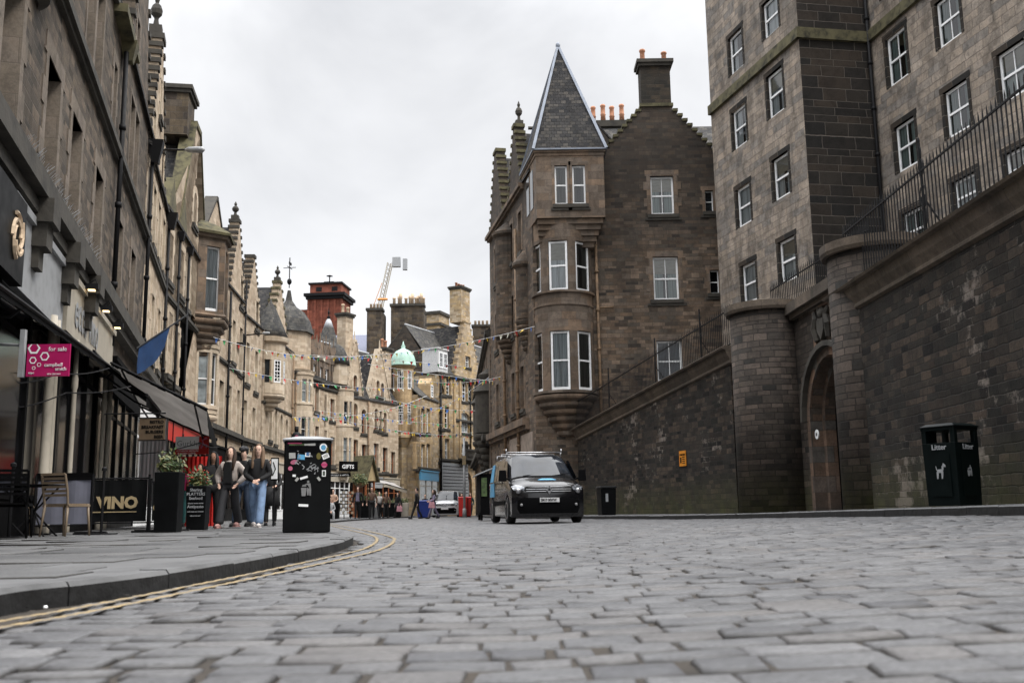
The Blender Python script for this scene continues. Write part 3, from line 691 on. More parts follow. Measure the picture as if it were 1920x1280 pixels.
def gables(f, gs, depth=6, capm='trim', roof='slate', y1=.56):
    for (u, w, zf, za, st, fl) in gs:
        gable_roof(f, u, w-.3, zf-.1, za-.25, .5, depth, roof)
        mb = MB()
        if st: crow_caps(mb, u, w, zf, za, st, fl, y1=y1)
        else:
            for s_ in (1, -1):
                b = len(mb.v); x0, x1 = u+s_*(w/2+.1), u+s_*fl/2; q = [(x0, zf-.05), (x1, za), (x1, za+.2), (x0, zf+.15)]
                mb.prism(q if s_ < 0 else q[::-1], -.06, y1)
            mb.box(u-fl/2, -.07, za+.003, u+fl/2, y1, za+.22)
        f.part(mb, 'coping', M[capm])
def drip(mb, u0, u1, z, out=.14, h=.2): mb.box(u0, -out, z, u1, .1, z+h); mb.box(u0, -out*.55, z-h*.6, u1, .1, z-.002)

def bay(f, u, r, spans, zc, top, mat='ash_b', frame='white', a0=0, seg=8, wn=(5, 6, 7), cols=1, rows=1):
    """half-round bay standing off the wall; spans = glazed (z0, z1)"""
    b = MB(); z = zc; corbel_ring(b, u, 0, r*.3, r*1.06, zc-1.0, zc, 3, math.pi, 2*math.pi, seg*2)
    for z0, z1 in spans+[(top, top)]:
        if z0 > z: b.lathe([(r, z), (r, z0-.2), (r*1.06, z0-.18), (r*1.06, z0-.02), (r, z0)], seg*2, u, 0, math.pi, 2*math.pi, cap=False)
        z = z1
    for z0, z1 in spans:
        for k in range(seg+1):
            an = math.pi+math.pi*k/seg
            if k in wn or k-1 in wn: b.lathe([(.1, z0), (.1, z1)], 6, u+(r-.06)*math.cos(an), (r-.06)*math.sin(an), cap=False)
        for k in range(seg):
            if k not in wn: b.lathe([(r, z0), (r, z1)], 2, u, 0, math.pi+math.pi*k/seg, math.pi+math.pi*(k+1)/seg, cap=False)
    o = f.part(b, 'bay', M[mat], False)
    for z0, z1 in spans:
        for k in wn:
            an = math.pi+math.pi*(k+.5)/seg; ww = 2*r*math.sin(math.pi/seg/2)-.12
            window(f, u+(r-.16)*math.cos(an), z0, ww, z1-z0, cols, rows, 0, True, 'panew' if random.random() < .4 else 'pane', None, frame, None, parent=o, y=(r-.16)*math.sin(an), rz=an+math.pi/2)
    return o

# nearest block, brown rubble above dark shop fronts
A = Fac('tenement', 'nearest brown rubble stone tenement above the white wine bar fascia, edge of the photo', Q[0], Q[1])
for u in (6.6, 9.55, 12.4, 14.65, 17.55, 21.2, 24.2): A.open(u, 5.35, 1.05, 2.15, margin=.2, sill=False, rd=.34)
for u in (2.6, 7.0, 15.95, 23.0):
    for s_ in (-1, 1): A.open(u+s_*.56, 9.1, .92, 2.1, margin=-.1, sill=False, rd=.3)
A.open(10.6, 9.1, .8, 2.1, margin=.2, sill=False); A.open(19.0, 9.1, .5, 1.5, margin=.16, sill=False)
A.open(22.75, 12.1, .62, 1.5, margin=.14, sill=False)
GA = [(23.7, 5.2, 11.5, 17.2, 9, .8), (12.5, 5.2, 11.9, 17.6, 9, .8)]
A.finish(outline(0, 27.44, 11.9, [(23.7, 5.2, 11.5, 17.2, 9, .8), (12.5, 5.2, 11.9, 17.6, 9, .8)]), 'rub_a', 'ash_a', depth=9, rd=.34)
gables(A, GA, 7); main_roof(A, .02, 27.42, 12.0, 16, 4.5, 9)
t = MB()
drip(t, 0, 27.3, 8.66, .16, .16); drip(t, 0, 27.35, 4.86, .34, .3); t.box(0, -.22, 4.62, 27.3, .1, 4.79); t.box(0, -.12, 11.72, 21.0, .1, 11.96)
A.part(t, 'string_course', M['trim'])
for u in (11.1, 13.5, 15.9):      # scrolled stone consoles over the shop cornice
    c = MB(); c.box(u-.28, -.42, 4.5, u+.28, 0, 4.85); c.box(u-.22, -.34, 4.15, u+.22, 0, 4.5); c.box(u-.16, -.24, 3.85, u+.16, 0, 4.15); A.part(c, 'console', M['trim'])
c = MB(); corbel_ring(c, 10.7, .3, .35, 1.25, 7.75, 9.3, 5, math.pi, 2*math.pi, 16); c.lathe([(1.2, 9.3), (1.2, 12.6)], 10, 10.7, .3, math.pi, 2*math.pi); A.part(c, 'corbelled_bay', M['trim'])
pipe(A, [(19.75, -.12, 11.3), (19.75, -.12, 5.0)]); pipe(A, [(26.75, -.12, 11.2), (26.75, -.12, 5.0)]); pipe(A, [(19.9, -.12, 5.0), (19.9, -.12, 4.2)])
h = MB(); h.frus(19.9, -.16, 11.1, 11.6, .12, .1, .22, .2); h.box(18.2, -.3, 11.55, 20.9, .0, 11.75); A.part(h, 'rainwater_head', M['mosstrim'])
h = MB(); h.frus(26.75, -.2, 11.0, 11.7, .12, .1, .26, .24); A.part(h, 'rainwater_head', M['iron'])
# spikes on the ledge
sp = MB()
for i in range(120):
    u = 9.6+i*.055; sp.tube([(u, -.2, 5.16), (u+random.uniform(-.06, .06), -.2-random.uniform(.05, .2), 5.34)], .004, 3)
A.part(sp, 'bird_spikes', M['greyp'])
# shop fronts along the ground floor: dark glass, cream pilasters, boards
def shopfront(f, u0, u1, z1, panem='paned', frame='black', stall=.6, bays=3, fh=.9, fascia='black', name='shop_window', post='black'):
    b = MB(); b.box(u0, -.14, z1-fh, u1, .02, z1); b.box(u0, -.2, z1-.06, u1, .02, z1+.05)
    fa = f.part(b, 'fascia', M[fascia])
    b = MB(); b.box(u0, -.05, 0, u1, .0, stall); n = bays
    for i in range(n+1): x = u0+(u1-u0)*i/n; b.box(x-.06, -.08, stall-.002 if 0 < i < n else 0, x+.06, .0, z1-fh+.01)
    b.box(u0, -.07, stall, u1, .0, stall+.08); b.box(u0, -.06, z1-fh-.55, u1, .0, z1-fh-.48)
    o = f.part(b, name, M[frame])
    p = MB(); p.poly([(u0, -.03, stall), (u1, -.03, stall), (u1, -.03, z1-fh), (u0, -.03, z1-fh)]); p.build('pane', M[panem], o)
    return fa
fa = shopfront(A, 14.0, 20.0, 4.5, frame='blackm', bays=4, fascia='offw', fh=1.0)
text('lettering', 'ecco vino', .95, (14.7, -.155, 3.72), M['greyp'], fa, thick=.012, sx=.78)
shopfront(A, 9.6, 13.6, 4.5, frame='blackm', bays=2, fascia='greyp', fh=1.1)
fb = shopfront(A, 5.2, 9.4, 4.5, frame='black', bays=3, fascia='black', fh=1.1)
bd = MB(); bd.box(8.1, -.3, 3.3, 9.75, -.15, 4.4, 0); o = A.part(bd, 'sign_board', M['black'])
e_ = MB()
for k in range(5):
    a = k*1.256; e_.tube([(9.25+.3*math.cos(a+j*.35)*(.5+.5*j/6), -.315, 3.85+.3*math.sin(a+j*.35)*(.5+.5*j/6)) for j in range(7)], .03, 5)
e_.build('emblem', M['pot2'], o)
shopfront(A, 20.4, 26.6, 4.0, frame='black', bays=4, fascia='blackm', fh=.8)
for px, m_, r in ((66, 'offw', .075), (76, 'offw', .05), (117, 'offw', .045), (178, 'offw', .05), (189, 'offw', .055)):
    u = A.W(px, 800)[0]
    b = MB(); b.lathe([(r*1.25, 0), (r*1.25, .3), (r, .34), (r*.96, 2.6), (r*1.3, 2.64), (r*1.3, 2.8), (r*.96, 2.85), (r*.9, 3.5)], 12, u, -.16); A.part(b, 'pilaster', M[m_], True)
for u in (15.4, 17.4, 19.3):
    b = MB(); b.box(u-.1, -.42, 4.52, u+.1, -.16, 4.62); b.tube([(u, -.2, 4.6), (u, -.36, 4.72), (u, -.4, 4.6)], .015, 5); o = A.part(b, 'fascia_lamp', M['iron'])
    b = MB(); b.box(u-.06, -.36, 4.5, u+.06, -.24, 4.517); b.build('bulb', M['lamp'], o)

# crow-stepped gable block
B = Fac('crow_stepped_house', 'tall narrow mossy crow-stepped gable house crowned by a stone urn finial', Q[1], Q[2])
GB = [(2.1, 6.0, 11.5, 16.3, 11, .6)]
for u in (.4, 2.8, 5.2): B.open(u, 5.4, .95, 2.2, q='ash', margin=.2)
for u in (-.1, 1.8, 3.6, 5.5): B.open(u, 9.0, .9, 2.0, margin=.18)
for u in (.6, 3.9): B.open(u, 11.7, .8, 1.5, margin=.16)
B.open(2.2, 13.6, .5, 1.4, margin=.14)
B.finish(outline(-.98, 6.73, 11.5, GB), 'rub_b', 'ash_b', depth=9)
gables(B, GB, 7); main_roof(B, -.95, 6.7, 11.6, 15.2, 4.5, 9); finial(B, 2.1, .25, 16.5, 1.6)
t = MB(); drip(t, -.9, 6.7, 8.6, .12, .13); drip(t, -.9, 6.7, 4.7, .2, .22); B.part(t, 'string_course', M['trim'])
pipe(B, [(6.3, -.12, 11.3), (6.3, -.12, .2)]); h = MB(); h.frus(6.3, -.2, 10.9, 11.5, .12, .1, .24, .22); B.part(h, 'rainwater_head', M['iron'])
shopfront(B, -.8, 5.9, 4.0, frame='white', bays=4, fascia='white', fh=.8)

# gable with chimney and corbelled oriel
C_ = Fac('oriel_house', 'tenement with slated roof, plain mossy gable, square chimney and corbelled oriel window', Q[2], Q[3])
GC = [(6.3, 7.6, 11.8, 17.4, 0, 1.4)]
for px, a, b, ww in ((281, 480, 630, .95), (300, 535, 665, .9), (318, 585, 705, .9), (331, 620, 725, .9)): C_.w(px, a, b, ww, margin=.18)
for u in (1.0, 3.6): C_.open(u, 9.2, .9, 1.9, margin=.2)
for u in (5.2, 10.9): C_.open(u, 9.0, .85, 2.0, margin=.2)
C_.open(6.3, 13.0, .9, 1.5, margin=.2, arch=1); C_.open(6.3, 15.2, .3, 1.1, margin=0, sash=False)
C_.finish(outline(0, 12.16, 11.8, GC), 'rub_b', 'ash_b', depth=10)
gables(C_, GC, 8, 'mosstrim'); main_roof(C_, .02, 12.14, 11.9, 17.2, 5, 10)
chimney(C_, 5.5, .8, 16.6, 1.7, 1.2, 1.9, 0)
t = MB(); drip(t, 0, 12.1, 8.5, .12, .13); drip(t, 0, 12.1, 4.7, .2, .22); C_.part(t, 'string_course', M['trim'])
pipe(C_, [(2.3, -.12, 11.6), (2.3, -.12, .2)]); pipe(C_, [(4.6, -.12, 11.2), (4.6, -.12, .2)]); pipe(C_, [(11.9, -.12, 12.2), (11.9, -.12, .2)])
for u in (2.3, 4.6): h = MB(); h.frus(u, -.16, 11.2, 11.55, .09, .08, .16, .14); C_.part(h, 'rainwater_head', M['iron'])
# dormer heads breaking the eaves
for u in (1.0, 3.6):
    b = MB(); b.prism([(u-.8, 11.7), (u+.8, 11.7), (u+.8, 12.1), (u, 13.4), (u-.8, 12.1)], -.03, 1.8); C_.part(b, 'dormer', M['mosstrim'])
ou, oz0, oz1 = 9.0, 9.5, 12.9
b = MB(); a6 = (math.pi, 2*math.pi)
b.lathe([(1.5, oz0-.3), (1.56, oz0-.2), (1.42, oz0-.1), (1.42, oz0), (1.36, oz0)], 3, ou, .1, *a6)
corbel_ring(b, ou, .1, .25, 1.5, oz0-2.3, oz0-.3, 7, *a6, 3)
b.lathe([(1.36, oz1-.35), (1.36, oz1), (1.5, oz1+.05), (1.56, oz1+.2)], 3, ou, .1, *a6)
for a in range(4):
    an = math.pi+math.pi*a/3; x, y = ou+1.26*math.cos(an), .1+1.26*math.sin(an); b.box(x-.13, y-.13, oz0, x+.13, y+.13, oz1-.3)
a0, a1 = math.pi, math.pi*4/3; q0 = Vector((ou+1.34*math.cos(a0), .1+1.34*math.sin(a0))); q1 = q0.lerp(Vector((ou+1.34*math.cos(a1), .1+1.34*math.sin(a1))), .4); b.poly([(q0.x, q0.y, oz0), (q1.x, q1.y, oz0), (q1.x, q1.y, oz1), (q0.x, q0.y, oz1)]); b.poly([(q1.x, q1.y, oz0), (q1.x+.3, q1.y+.15, oz0), (q1.x+.3, q1.y+.15, oz1), (q1.x, q1.y, oz1)])
ori = C_.part(b, 'oriel', [M['gabash']])
window(C_, ou+1.05*math.cos(R_(219)), oz0+.05, .72, oz1-oz0-.4, 1, 1, 0, True, 'pane', 'net', 'white', None, parent=ori, y=.1+1.05*math.sin(R_(219)), rz=R_(300))
for a in (1, 2):
    an = math.pi+math.pi*(a+.5)/3; window(C_, ou+1.0*math.cos(an), oz0+.05, 1.1, oz1-oz0-.4, 1, 1, 0, True, 'pane', 'net', 'white', None, parent=ori, y=.1+1.0*math.sin(an), rz=an+math.pi/2)
b = MB(); b.lathe([(1.65, oz1+.2), (1.68, oz1+.32), (.9, oz1+.8), (.01, oz1+1.2)], 3, ou, .1, *a6); b.build('oriel_roof', M['mosstrim'], ori)
bay(C_, 9.3, .85, [(5.3, 7.7)], 4.9, 8.1, seg=4, wn=(0, 1, 2, 3))
shopfront(C_, .3, 11.5, 4.0, frame='black', bays=7, fascia='red', fh=.8)

# plain gable, crow-stepped gable
D = Fac('crow_stepped_house', 'buff house with ball finial on its crow-stepped gable and plain gable to its left', Q[3], Q[4])
GD = [(.6, 6.6, 13.2, 16.2, 0, .3), (6.9, 4.5, 12.6, 16.9, 10, .45)]
for px, a, b, ww in ((414, 713, 805, 1.2), (430, 722, 810, .85), (446, 731, 815, .85), (451, 614, 700, .9), (438, 600, 680, .85), (453, 517, 575, .8)): D.w(px, a, b, ww, margin=.2)
D.open(.6, 13.6, .5, 1.2, margin=.1)
D.open(1.6, 8.9, .9, 1.9); D.open(-1.2, 8.9, .9, 1.9)
D.finish([(-2.7, -.3), (9.04, -.3), (9.04, 12.6)]+sum(gable_outline(6.9, 4.5, 12.6, 16.9, 10, .45), [])[1:-1]+[(4.65, 12.6), (4.3, 12.6), (3.9, 13.2), (.75, 16.2), (.45, 16.2), (-2.7, 13.2)], 'rub_b', 'ash_b', depth=10)
gables(D, GD, 8); main_roof(D, -2.6, 9.02, 12.7, 15.9, 4.5, 10); finial(D, 6.9, .25, 17.1, 1.1)
t = MB(); drip(t, -2.6, 9, 8.3, .12, .13); drip(t, -2.6, 9, 4.6, .25, .25); D.part(t, 'string_course', M['trim'])
pipe(D, [(4.4, -.14, 12.3), (4.4, -.14, .2)], .07); pipe(D, [(9.0, -.14, 14), (9.0, -.14, .2)], .05)
b = MB()
for i in range(9): b.tube([(7.2+i*.12, -.35, 10.0), (7.2+i*.12, -.35, 10.5)], .015, 4)
b.tube([(7.2, -.35, 10.5), (8.2, -.35, 10.5)], .02, 4); b.box(7.2, -.35, 9.95, 8.2, 0, 10.0); D.part(b, 'window_balcony', M['iron'])
chimney(D, 8.9, 3.2, 12, 1.6, 1.0, 4.6, 2)
shopfront(D, -2, 8.8, 3.8, frame='black', bays=7, fascia='blackm', fh=.8)
E_ = Fac('crow_stepped_house', 'narrow buff crow-stepped gable house without finial, behind a two-pot chimney stack', Q[4], Q[6])
GE = [(2.4, 4.4, 12.0, 16.0, 10, .45)]
for px, a, b, ww in ((464, 642, 719, .8), (480, 658, 735, .8), (459, 750, 827, .8), (475, 764, 837, .85), (482, 565, 618, .75)): E_.w(px, a, b, ww, margin=.2)
E_.finish(outline(.02, 5.4, 12, GE), 'rub_b', 'ash_b', depth=10)
gables(E_, GE, 8); main_roof(E_, .02, 5.4, 12.1, 14.6, 4.5, 10); drip_ = MB(); drip(drip_, 0, 5.4, 4.6, .2, .2); E_.part(drip_, 'string_course', M['trim'])
shopfront(E_, .2, 5.2, 3.8, frame='blackm', bays=4, fascia='offw', fh=.7)

F_ = Fac('turreted_house', 'buff house with round slated corner turret and mossy stepped gable with ball finial', (Q[4][0]-.15, 62.6), Q[7])
uF = lambda px, y: F_.W(px, y)[0]
gc = uF(525, 600)
GF = [(gc, 5.2, 12.6, 16.2, 6, .5)]
for px, a, b, ww, ar in ((507, 754, 825, .8, 1), (517, 765, 833, .8, 1), (527, 776, 845, .8, 1), (537, 785, 850, .8, 1), (519, 675, 724, .75, 0), (529, 688, 740, .75, 0), (525, 601, 646, .8, 0)): F_.w(px, a, b, ww, margin=.18, arch=ar)
F_.finish(outline(0, F_.Ln, 12.0, GF), 'rub_b', 'ash_b', depth=10)
gables(F_, GF, 8, 'mosstrim'); main_roof(F_, .02, F_.Ln-.02, 12.1, 15.2, 4.5, 10); finial(F_, gc, .25, 16.4, 1.1); chimney(F_, gc-3.3, 3.6, 13, 2.2, .9, 2.6, 3)
tu = uF(503, 650)
b = MB(); corbel_ring(b, tu, -.1, .2, 1.05, 6.9, 8.0, 4, 0, 2*math.pi, 20); b.lathe([(1.0, 8.0), (1.0, 8.7)], 20, tu, -.1); b.lathe([(1.0, 10.2), (1.0, 11.3), (1.2, 11.4), (1.25, 11.7)], 20, tu, -.1)
for a in range(8): an = a*math.pi/4+.39; x, y = tu+.93*math.cos(an), -.1+.93*math.sin(an); b.lathe([(.14, 8.7), (.14, 10.2)], 6, x, y)
tr = F_.part(b, 'turret', M['ash_b'], False)
b = MB(); b.lathe([(.84, 8.7), (.84, 10.2)], 20, tu, -.1); b.build('pane', M['pane'], tr)
for a in (4, 5, 6): an = a*math.pi/4+.785; window(F_, tu+.97*math.cos(an), 8.72, .5, 1.46, 2, 3, 0, True, 'pane', None, 'white', None, parent=tr, y=-.1+.97*math.sin(an), rz=an+math.pi/2)
b = MB(); b.lathe([(1.2, 11.7), (.95, 12.3), (.35, 13.7), (.1, 14.1), (.01, 14.4)], 20, tu, -.1); b.build('turret_roof', M['slate2'], tr, True)
t = MB(); drip(t, 0, F_.Ln, 4.5, .2, .2); drip(t, 0, F_.Ln, 7.4, .1, .12); F_.part(t, 'string_course', M['trim'])
pipe(F_, [(F_.Ln-.3, -.12, 11.8), (F_.Ln-.3, -.12, .2)], .06, 'rust'); shopfront(F_, .2, F_.Ln-.5, 3.8, frame='white', bays=6, fascia='offw', fh=.7)

# curved block
G_ = Fac('curved_tenement', 'curved buff tenement with slated bell-roofed octagonal turret and weathervane', Q[7], Q[8])
for px, a, b in ((581.5, 715, 762), (594, 727, 771)): G_.w(px, a, b, .85, margin=.15, sash=False, frame='woodd')
for px, a, b in ((581.5, 790, 835), (594, 799, 842)): G_.w(px, a, b, .85, margin=.15, sash=False, frame='woodd')
G_.finish(outline(0, G_.Ln, 10.9, []), 'rub_b', 'ash_b', depth=9)
bay(G_, 1.3, 1.05, [(5.6, 7.4), (8.5, 10.2)], 5.0, 10.7, seg=6, wn=(1, 2, 3, 4))
b = MB(); b.lathe([(1.72, 11.0), (1.72, 13.9)], 8, 2.0, 1.2, R_(22.5), R_(22.5)+2*math.pi); b.lathe([(2.05, 10.7), (2.15, 11.0)], 8, 2.0, 1.2, R_(22.5), R_(22.5)+2*math.pi)
o = G_.part(b, 'turret', M['rub_b'])
b = MB(); b.lathe([(1.95, 13.9), (1.85, 14.2), (1.65, 14.9), (1.2, 15.6), (.6, 16.0), (.26, 16.5), (.12, 17.3)], 8, 2.0, 1.2, R_(22.5), R_(22.5)+2*math.pi); b.build('turret_roof', M['slate2'], o)
b = MB(); b.tube([(2, 1.2, 17.5), (2, 1.2, 19.9)], .04, 5); b.blob((2, 1.2, 18), (.18, .18, .25)); b.tube([(1.5, 1.2, 19.1), (2.5, 1.2, 19.1)], .03, 4); b.tube([(2, .7, 19.1), (2, 1.7, 19.1)], .03, 4); b.box(1.85, 1.18, 19.35, 2.35, 1.22, 19.55); b.build('weathervane', M['iron'], o)
for a in (4.9, 5.7): 
    an = a; b = MB(); x, y = 2.0+1.8*math.cos(an), 1.2+1.8*math.sin(an)
window(G_, 3.72, 11.6, .5, 1.6, 1, 1, 0, True, 'pane', None, 'woodd', None, parent=o, y=.85, rz=R_(67.5)-math.pi/2+math.pi/2)
H_ = Fac('curved_tenement', 'curved buff tenement carrying a row of ornate spiked dormers, right of the bell-roofed turret', Q[8], Q[9])
for px, a, b in ((608, 739, 780), (623, 748, 788), (608, 806, 850), (623, 819, 871)): H_.w(px, a, b, .85, margin=.15, sash=False, frame='woodd')
H_.finish(outline(0, H_.Ln, 10.7, []), 'rub_b', 'ash_b', depth=9)
b_u = H_.W(640, 800)[0]
bay(H_, b_u, 1.0, [(4.5, 6.5), (7.6, 9.5)], 4.0, 10.6, seg=6, wn=(1, 2, 3, 4), rows=1)
for f in (G_, H_):
    for dr_ in ((10.6, .3, .2), (10.2, .14, .16), (3.9, .16, .16)): t = MB(); drip(t, 0, f.Ln, *dr_); f.part(t, 'cornice', M['trim'])
    shopfront(f, .2, f.Ln-.2, 3.6, frame='white', bays=5, fascia='offw', fh=.7)
main_roof(H_, .1, H_.Ln-.1, 10.9, 13.4, 4, 9); main_roof(G_, 4, G_.Ln-.05, 11.0, 13.2, 4, 9)
for f, us in ((G_, (4.6, 6.1)), (H_, (.3, 1.8))):
    for u in us:
        b = MB(); b.box(u-.55, -.05, 10.9, u-.36, .5, 12.4); b.box(u+.36, -.05, 10.9, u+.55, .5, 12.4); b.prism([(u-.62, 12.4), (u+.62, 12.4), (u, 13.9)], -.08, .6); b.prism([(u-.36, 11.9), (u+.36, 11.9), (u+.36, 12.4), (u-.36, 12.4)], .0, .4)
        b.lathe([(.14, 10.9), (.1, 13.2), (.16, 13.25), (.02, 14.4)], 6, u+.68, .1); b.tube([(u, .1, 13.8), (u, .1, 14.7)], .05, 5); b.box(u-.36, .3, 10.9, u+.36, .32, 11.95, 0)
        o = f.part(b, 'dormer', M['gabash']); window(f, u, 10.95, .7, .95, 2, 2, 0, False, 'pane', None, 'white', None, parent=o, y=.12)
b = MB(); ct = H_.W(636, 700)[0]; b.lathe([(1.2, 10.9), (1.2, 12.6)], 8, ct, .5); o = H_.part(b, 'turret', M['ash_b'])
b = MB(); b.lathe([(1.35, 12.6), (1.25, 13.2), (.8, 14.1), (.1, 14.5)], 12, ct, .5); b.build('turret_roof', M['slate2'], o, True)
chimney(H_, 1.2, 3.0, 12, 2.8, .8, 3.1, 4, 'chim', 'pot')
pipe(G_, [(.25, -.2, 10.3), (.25, -.2, .2)], .06, 'rust')

I_ = Fac('spiked_gable_house', 'buff tenement with two tall spiked stone gables either side of a steep dark roof', Q[9], Q[10])
g1, g2 = I_.W(666, 700)[0], I_.W(713, 700)[0]
GI = [(g1, 2.3, 10.4, 15.0, 0, .3), (g2, 3.4, 10.2, 14.8, 0, .25)]
for px, a, b, ww, ar in ((666, 756, 800, .7, 1), (682, 767, 812, .7, 1), (705.5, 766, 805, .6, 1), (713.5, 770, 808, .6, 1), (721.5, 773, 811, .6, 1), (666, 824, 871, .8, 0), (683, 833, 879, .8, 0), (705, 831, 876, .8, 0), (722, 839, 884, .8, 0), (737, 847, 889, .7, 0), (666, 703, 733, .55, 1), (708.6, 713, 741, .5, 1), (717, 718, 745, .5, 1)): I_.w(px, a, b, ww, margin=.14, arch=ar, sash=not ar, frame='woodd')
I_.finish(outline(0, I_.Ln+.2, 10.2, GI), 'rub_b', 'ash_b', depth=9)
gables(I_, GI, 6, 'ash_b'); main_roof(I_, .02, I_.Ln, 10.2, 15.2, 3.2, 9)
for (u, w_, zf, za, _, fl) in GI:
    n = 9
    for k in range(n):
        for s_ in (1, -1):
            b = MB(); fr = (k+.5)/n; x = u+s_*(w_/2+(fl/2-w_/2)*fr); z = zf+(za-zf)*fr; b.tube([(x, 0, z), (x+s_*.28, 0, z+.22)], [.07, .02], 5); I_.part(b, 'crocket', M['ash_b'])
    b = MB(); b.tube([(u, .1, za), (u, .1, za+1.0)], [.1, .03], 6); I_.part(b, 'gable_spike', M['ash_b'])
chimney(I_, g1-.3, .9, 12.2, 1.15, .9, 5.0, 2, 'rub_b', 'pot2'); chimney(I_, g2+1.7, .7, 11.6, 1.0, 1.0, 3.4, 2, 'rub_b', 'pot')
b = MB(); b.lathe([(1.5, 13.2), (1.45, 13.8), (.5, 17.0), (.05, 17.6)], 16, (g1+g2)/2+.3, 4.5); o = I_.part(b, 'turret_roof', M['slate2'], True)
b = MB(); b.lathe([(.5, 17.0), (.25, 17.7), (.02, 18.0)], 10, (g1+g2)/2+.3, 4.5); b.build('cap', M['lead2'], o, True); finial(I_, (g1+g2)/2+.3, 4.5, 17.9, 1.0, 'iron', .08)
t = MB(); drip(t, 0, I_.Ln, 3.7, .16, .16); I_.part(t, 'cornice', M['trim'])
fa = shopfront(I_, .1, 3.1, 3.5, frame='blackm', bays=3, fascia='blackm', fh=.9); shopfront(I_, 3.2, 5.0, 3.4, frame='black', bays=2, fascia='greyp', fh=.9); fb = shopfront(I_, 5.2, 8.0, 3.4, frame='woodd', bays=3, fascia='offw', fh=.8)
text('lettering', 'GALLERY', .42, (.3, -.15, 2.85), M['white'], fa, thick=.01)
text('lettering', 'CAFE', .4, (5.6, -.15, 2.78), M['red'], fb, thick=.01)
pipe(I_, [((g1+g2)/2, -.12, 10), ((g1+g2)/2, -.12, .2)], .07, 'rust')
# ---------------------------------------------------------------- far end of the street
K = Fac('corner_tenement', 'gold stone building with round corner turret under a green copper dome', (-8.9, 92), (-7.45, 98.5))
for px, a, b in ((784, 766, 811), (793, 766, 811), (803, 766, 811), (784, 832, 879), (793, 832, 879), (803, 832, 879)): K.w(px, a, b, 1.15, margin=-.12, rows=2, cols=2)
K.finish(outline(.0, K.Ln, 11.2, []), 'rub_c', 'ash_c', depth=9)
b = MB(); b.prism([(3.6, 11.2), (4.8, 11.2), (4.8, 12.7), (4.2, 13.3), (3.6, 12.7)], -.05, 1.2); o = K.part(b, 'dormer', M['ash_c']); window(K, 4.2, 11.4, .7, 1.2, 1, 2, 0, True, 'pane', None, 'white', None, parent=o, y=-.1)
main_roof(K, 0, K.Ln-.05, 11.2, 15, 4, 9, 'slate2'); fk = shopfront(K, .4, 6.2, 4.2, frame='offw', bays=3, fascia='lblue', fh=.9, panem='panew'); t = MB(); drip(t, 0, 6.6, 4.3, .2, .2); K.part(t, 'cornice', M['trim'])
def cyl(f, u, y, r, z0, z1, mat, name='turret', n=20): b = MB(); b.lathe([(r, z0), (r, z1)], n, u, y); return f.part(b, name, M[mat])
tx, ty, tr_ = .27, 1.55, .98
b = MB(); b.lathe([(.62, 0), (.62, 6.3), (.68, 6.4), (1.02, 7.1), (1.12, 7.2), (1.12, 7.4), (.98, 7.5), (.98, 7.8)], 8, tx, ty, R_(10), R_(370)); o = K.part(b, 'corner_turret', M['rub_c'])
b = MB(); b.lathe([(tr_, 7.8), (tr_, 8.44)], 24, tx, ty); b.lathe([(tr_, 10.46), (tr_, 11.73)], 24, tx, ty); b.lathe([(tr_, 13.46), (tr_, 13.7), (1.1, 13.8), (1.2, 13.98)], 24, tx, ty)
for z0, z1 in ((8.44, 10.46), (11.73, 13.46)):
    for k in range(6): a0 = k*math.pi/3+.35; b.lathe([(tr_, z0), (tr_, z1)], 4, tx, ty, a0, a0+math.pi/3-.62)
o2 = K.part(b, 'turret_wall', M['ash_c'])
b = MB(); b.lathe([(.82, 8.2), (.82, 13.6)], 20, tx, ty); b.build('pane', M['pane'], o2)
for z0, z1 in ((8.44, 9.4), (9.5, 10.46), (11.73, 13.46)):
    for k in range(6):
        an = k*math.pi/3+.35+math.pi/3-.31; window(K, tx+.9*math.cos(an), z0, .58, z1-z0, 3, 3, 0, False, 'pane', None, 'white', None, parent=o2, y=ty+.9*math.sin(an), rz=an+math.pi/2)
b = MB(); b.lathe([(1.28, 13.98), (1.2, 14.1), (1.16, 14.5), (1.02, 15.0), (.72, 15.4), (.35, 15.6), (.18, 15.68), (.2, 15.9), (.1, 16.1), (.02, 16.4)], 20, tx, ty); b.build('copper_dome', M['copper'], o2, True)
# long gold block
N_ = Fac('gold_tenement', 'gold stone tenement with gabled middle bay, stone balcony and arched doorway', (-7.45, 98.5), (.3, 115))
for px, a, b in ((830, 707, 740), (840, 707, 740), (827, 762, 803), (837, 762, 803), (827, 822, 865), (837, 822, 865), (871, 717, 752), (882, 717, 752), (867, 832, 867), (878.5, 832, 867), (914, 728, 759), (924, 728, 759), (913, 780, 817), (914, 839, 876), (877, 668, 688)): N_.w(px, a, b, 1.15, margin=-.16, rows=2, cols=2)
N_.w(871.5, 773, 811, 2.0, margin=-.2, arch=.5, rows=3, cols=3, sash=False, pane='panew')
ga = N_.W(877, 700)[0]
N_.open(N_.W(874, 930)[0], .1, 2.6, 4.4, arch=1, margin=-.3, frame='woodd', cols=2, sash=False, sill=False)
GN = [(ga, 5.8, 14.0, 20.3, 8, 1.4)]
N_.finish(outline(0, N_.Ln, 14.0, GN), 'rub_c', 'ash_c', depth=9)
gables(N_, GN, 7, 'rub_c'); main_roof(N_, .05, N_.Ln, 14.1, 19.5, 4, 9, 'slate2')
chimney(N_, ga, .9, 20.3, 2.0, 1.4, 3.6, 4, 'rub_c', 'woodd', ph=.5)
for dr_ in ((0, N_.Ln, 14, .3, .25), (0, N_.Ln, 5.4, .2, .2), (ga-3, ga+3, 9.6, .15, .2)): t = MB(); drip(t, *dr_); N_.part(t, 'cornice', M['trim'])
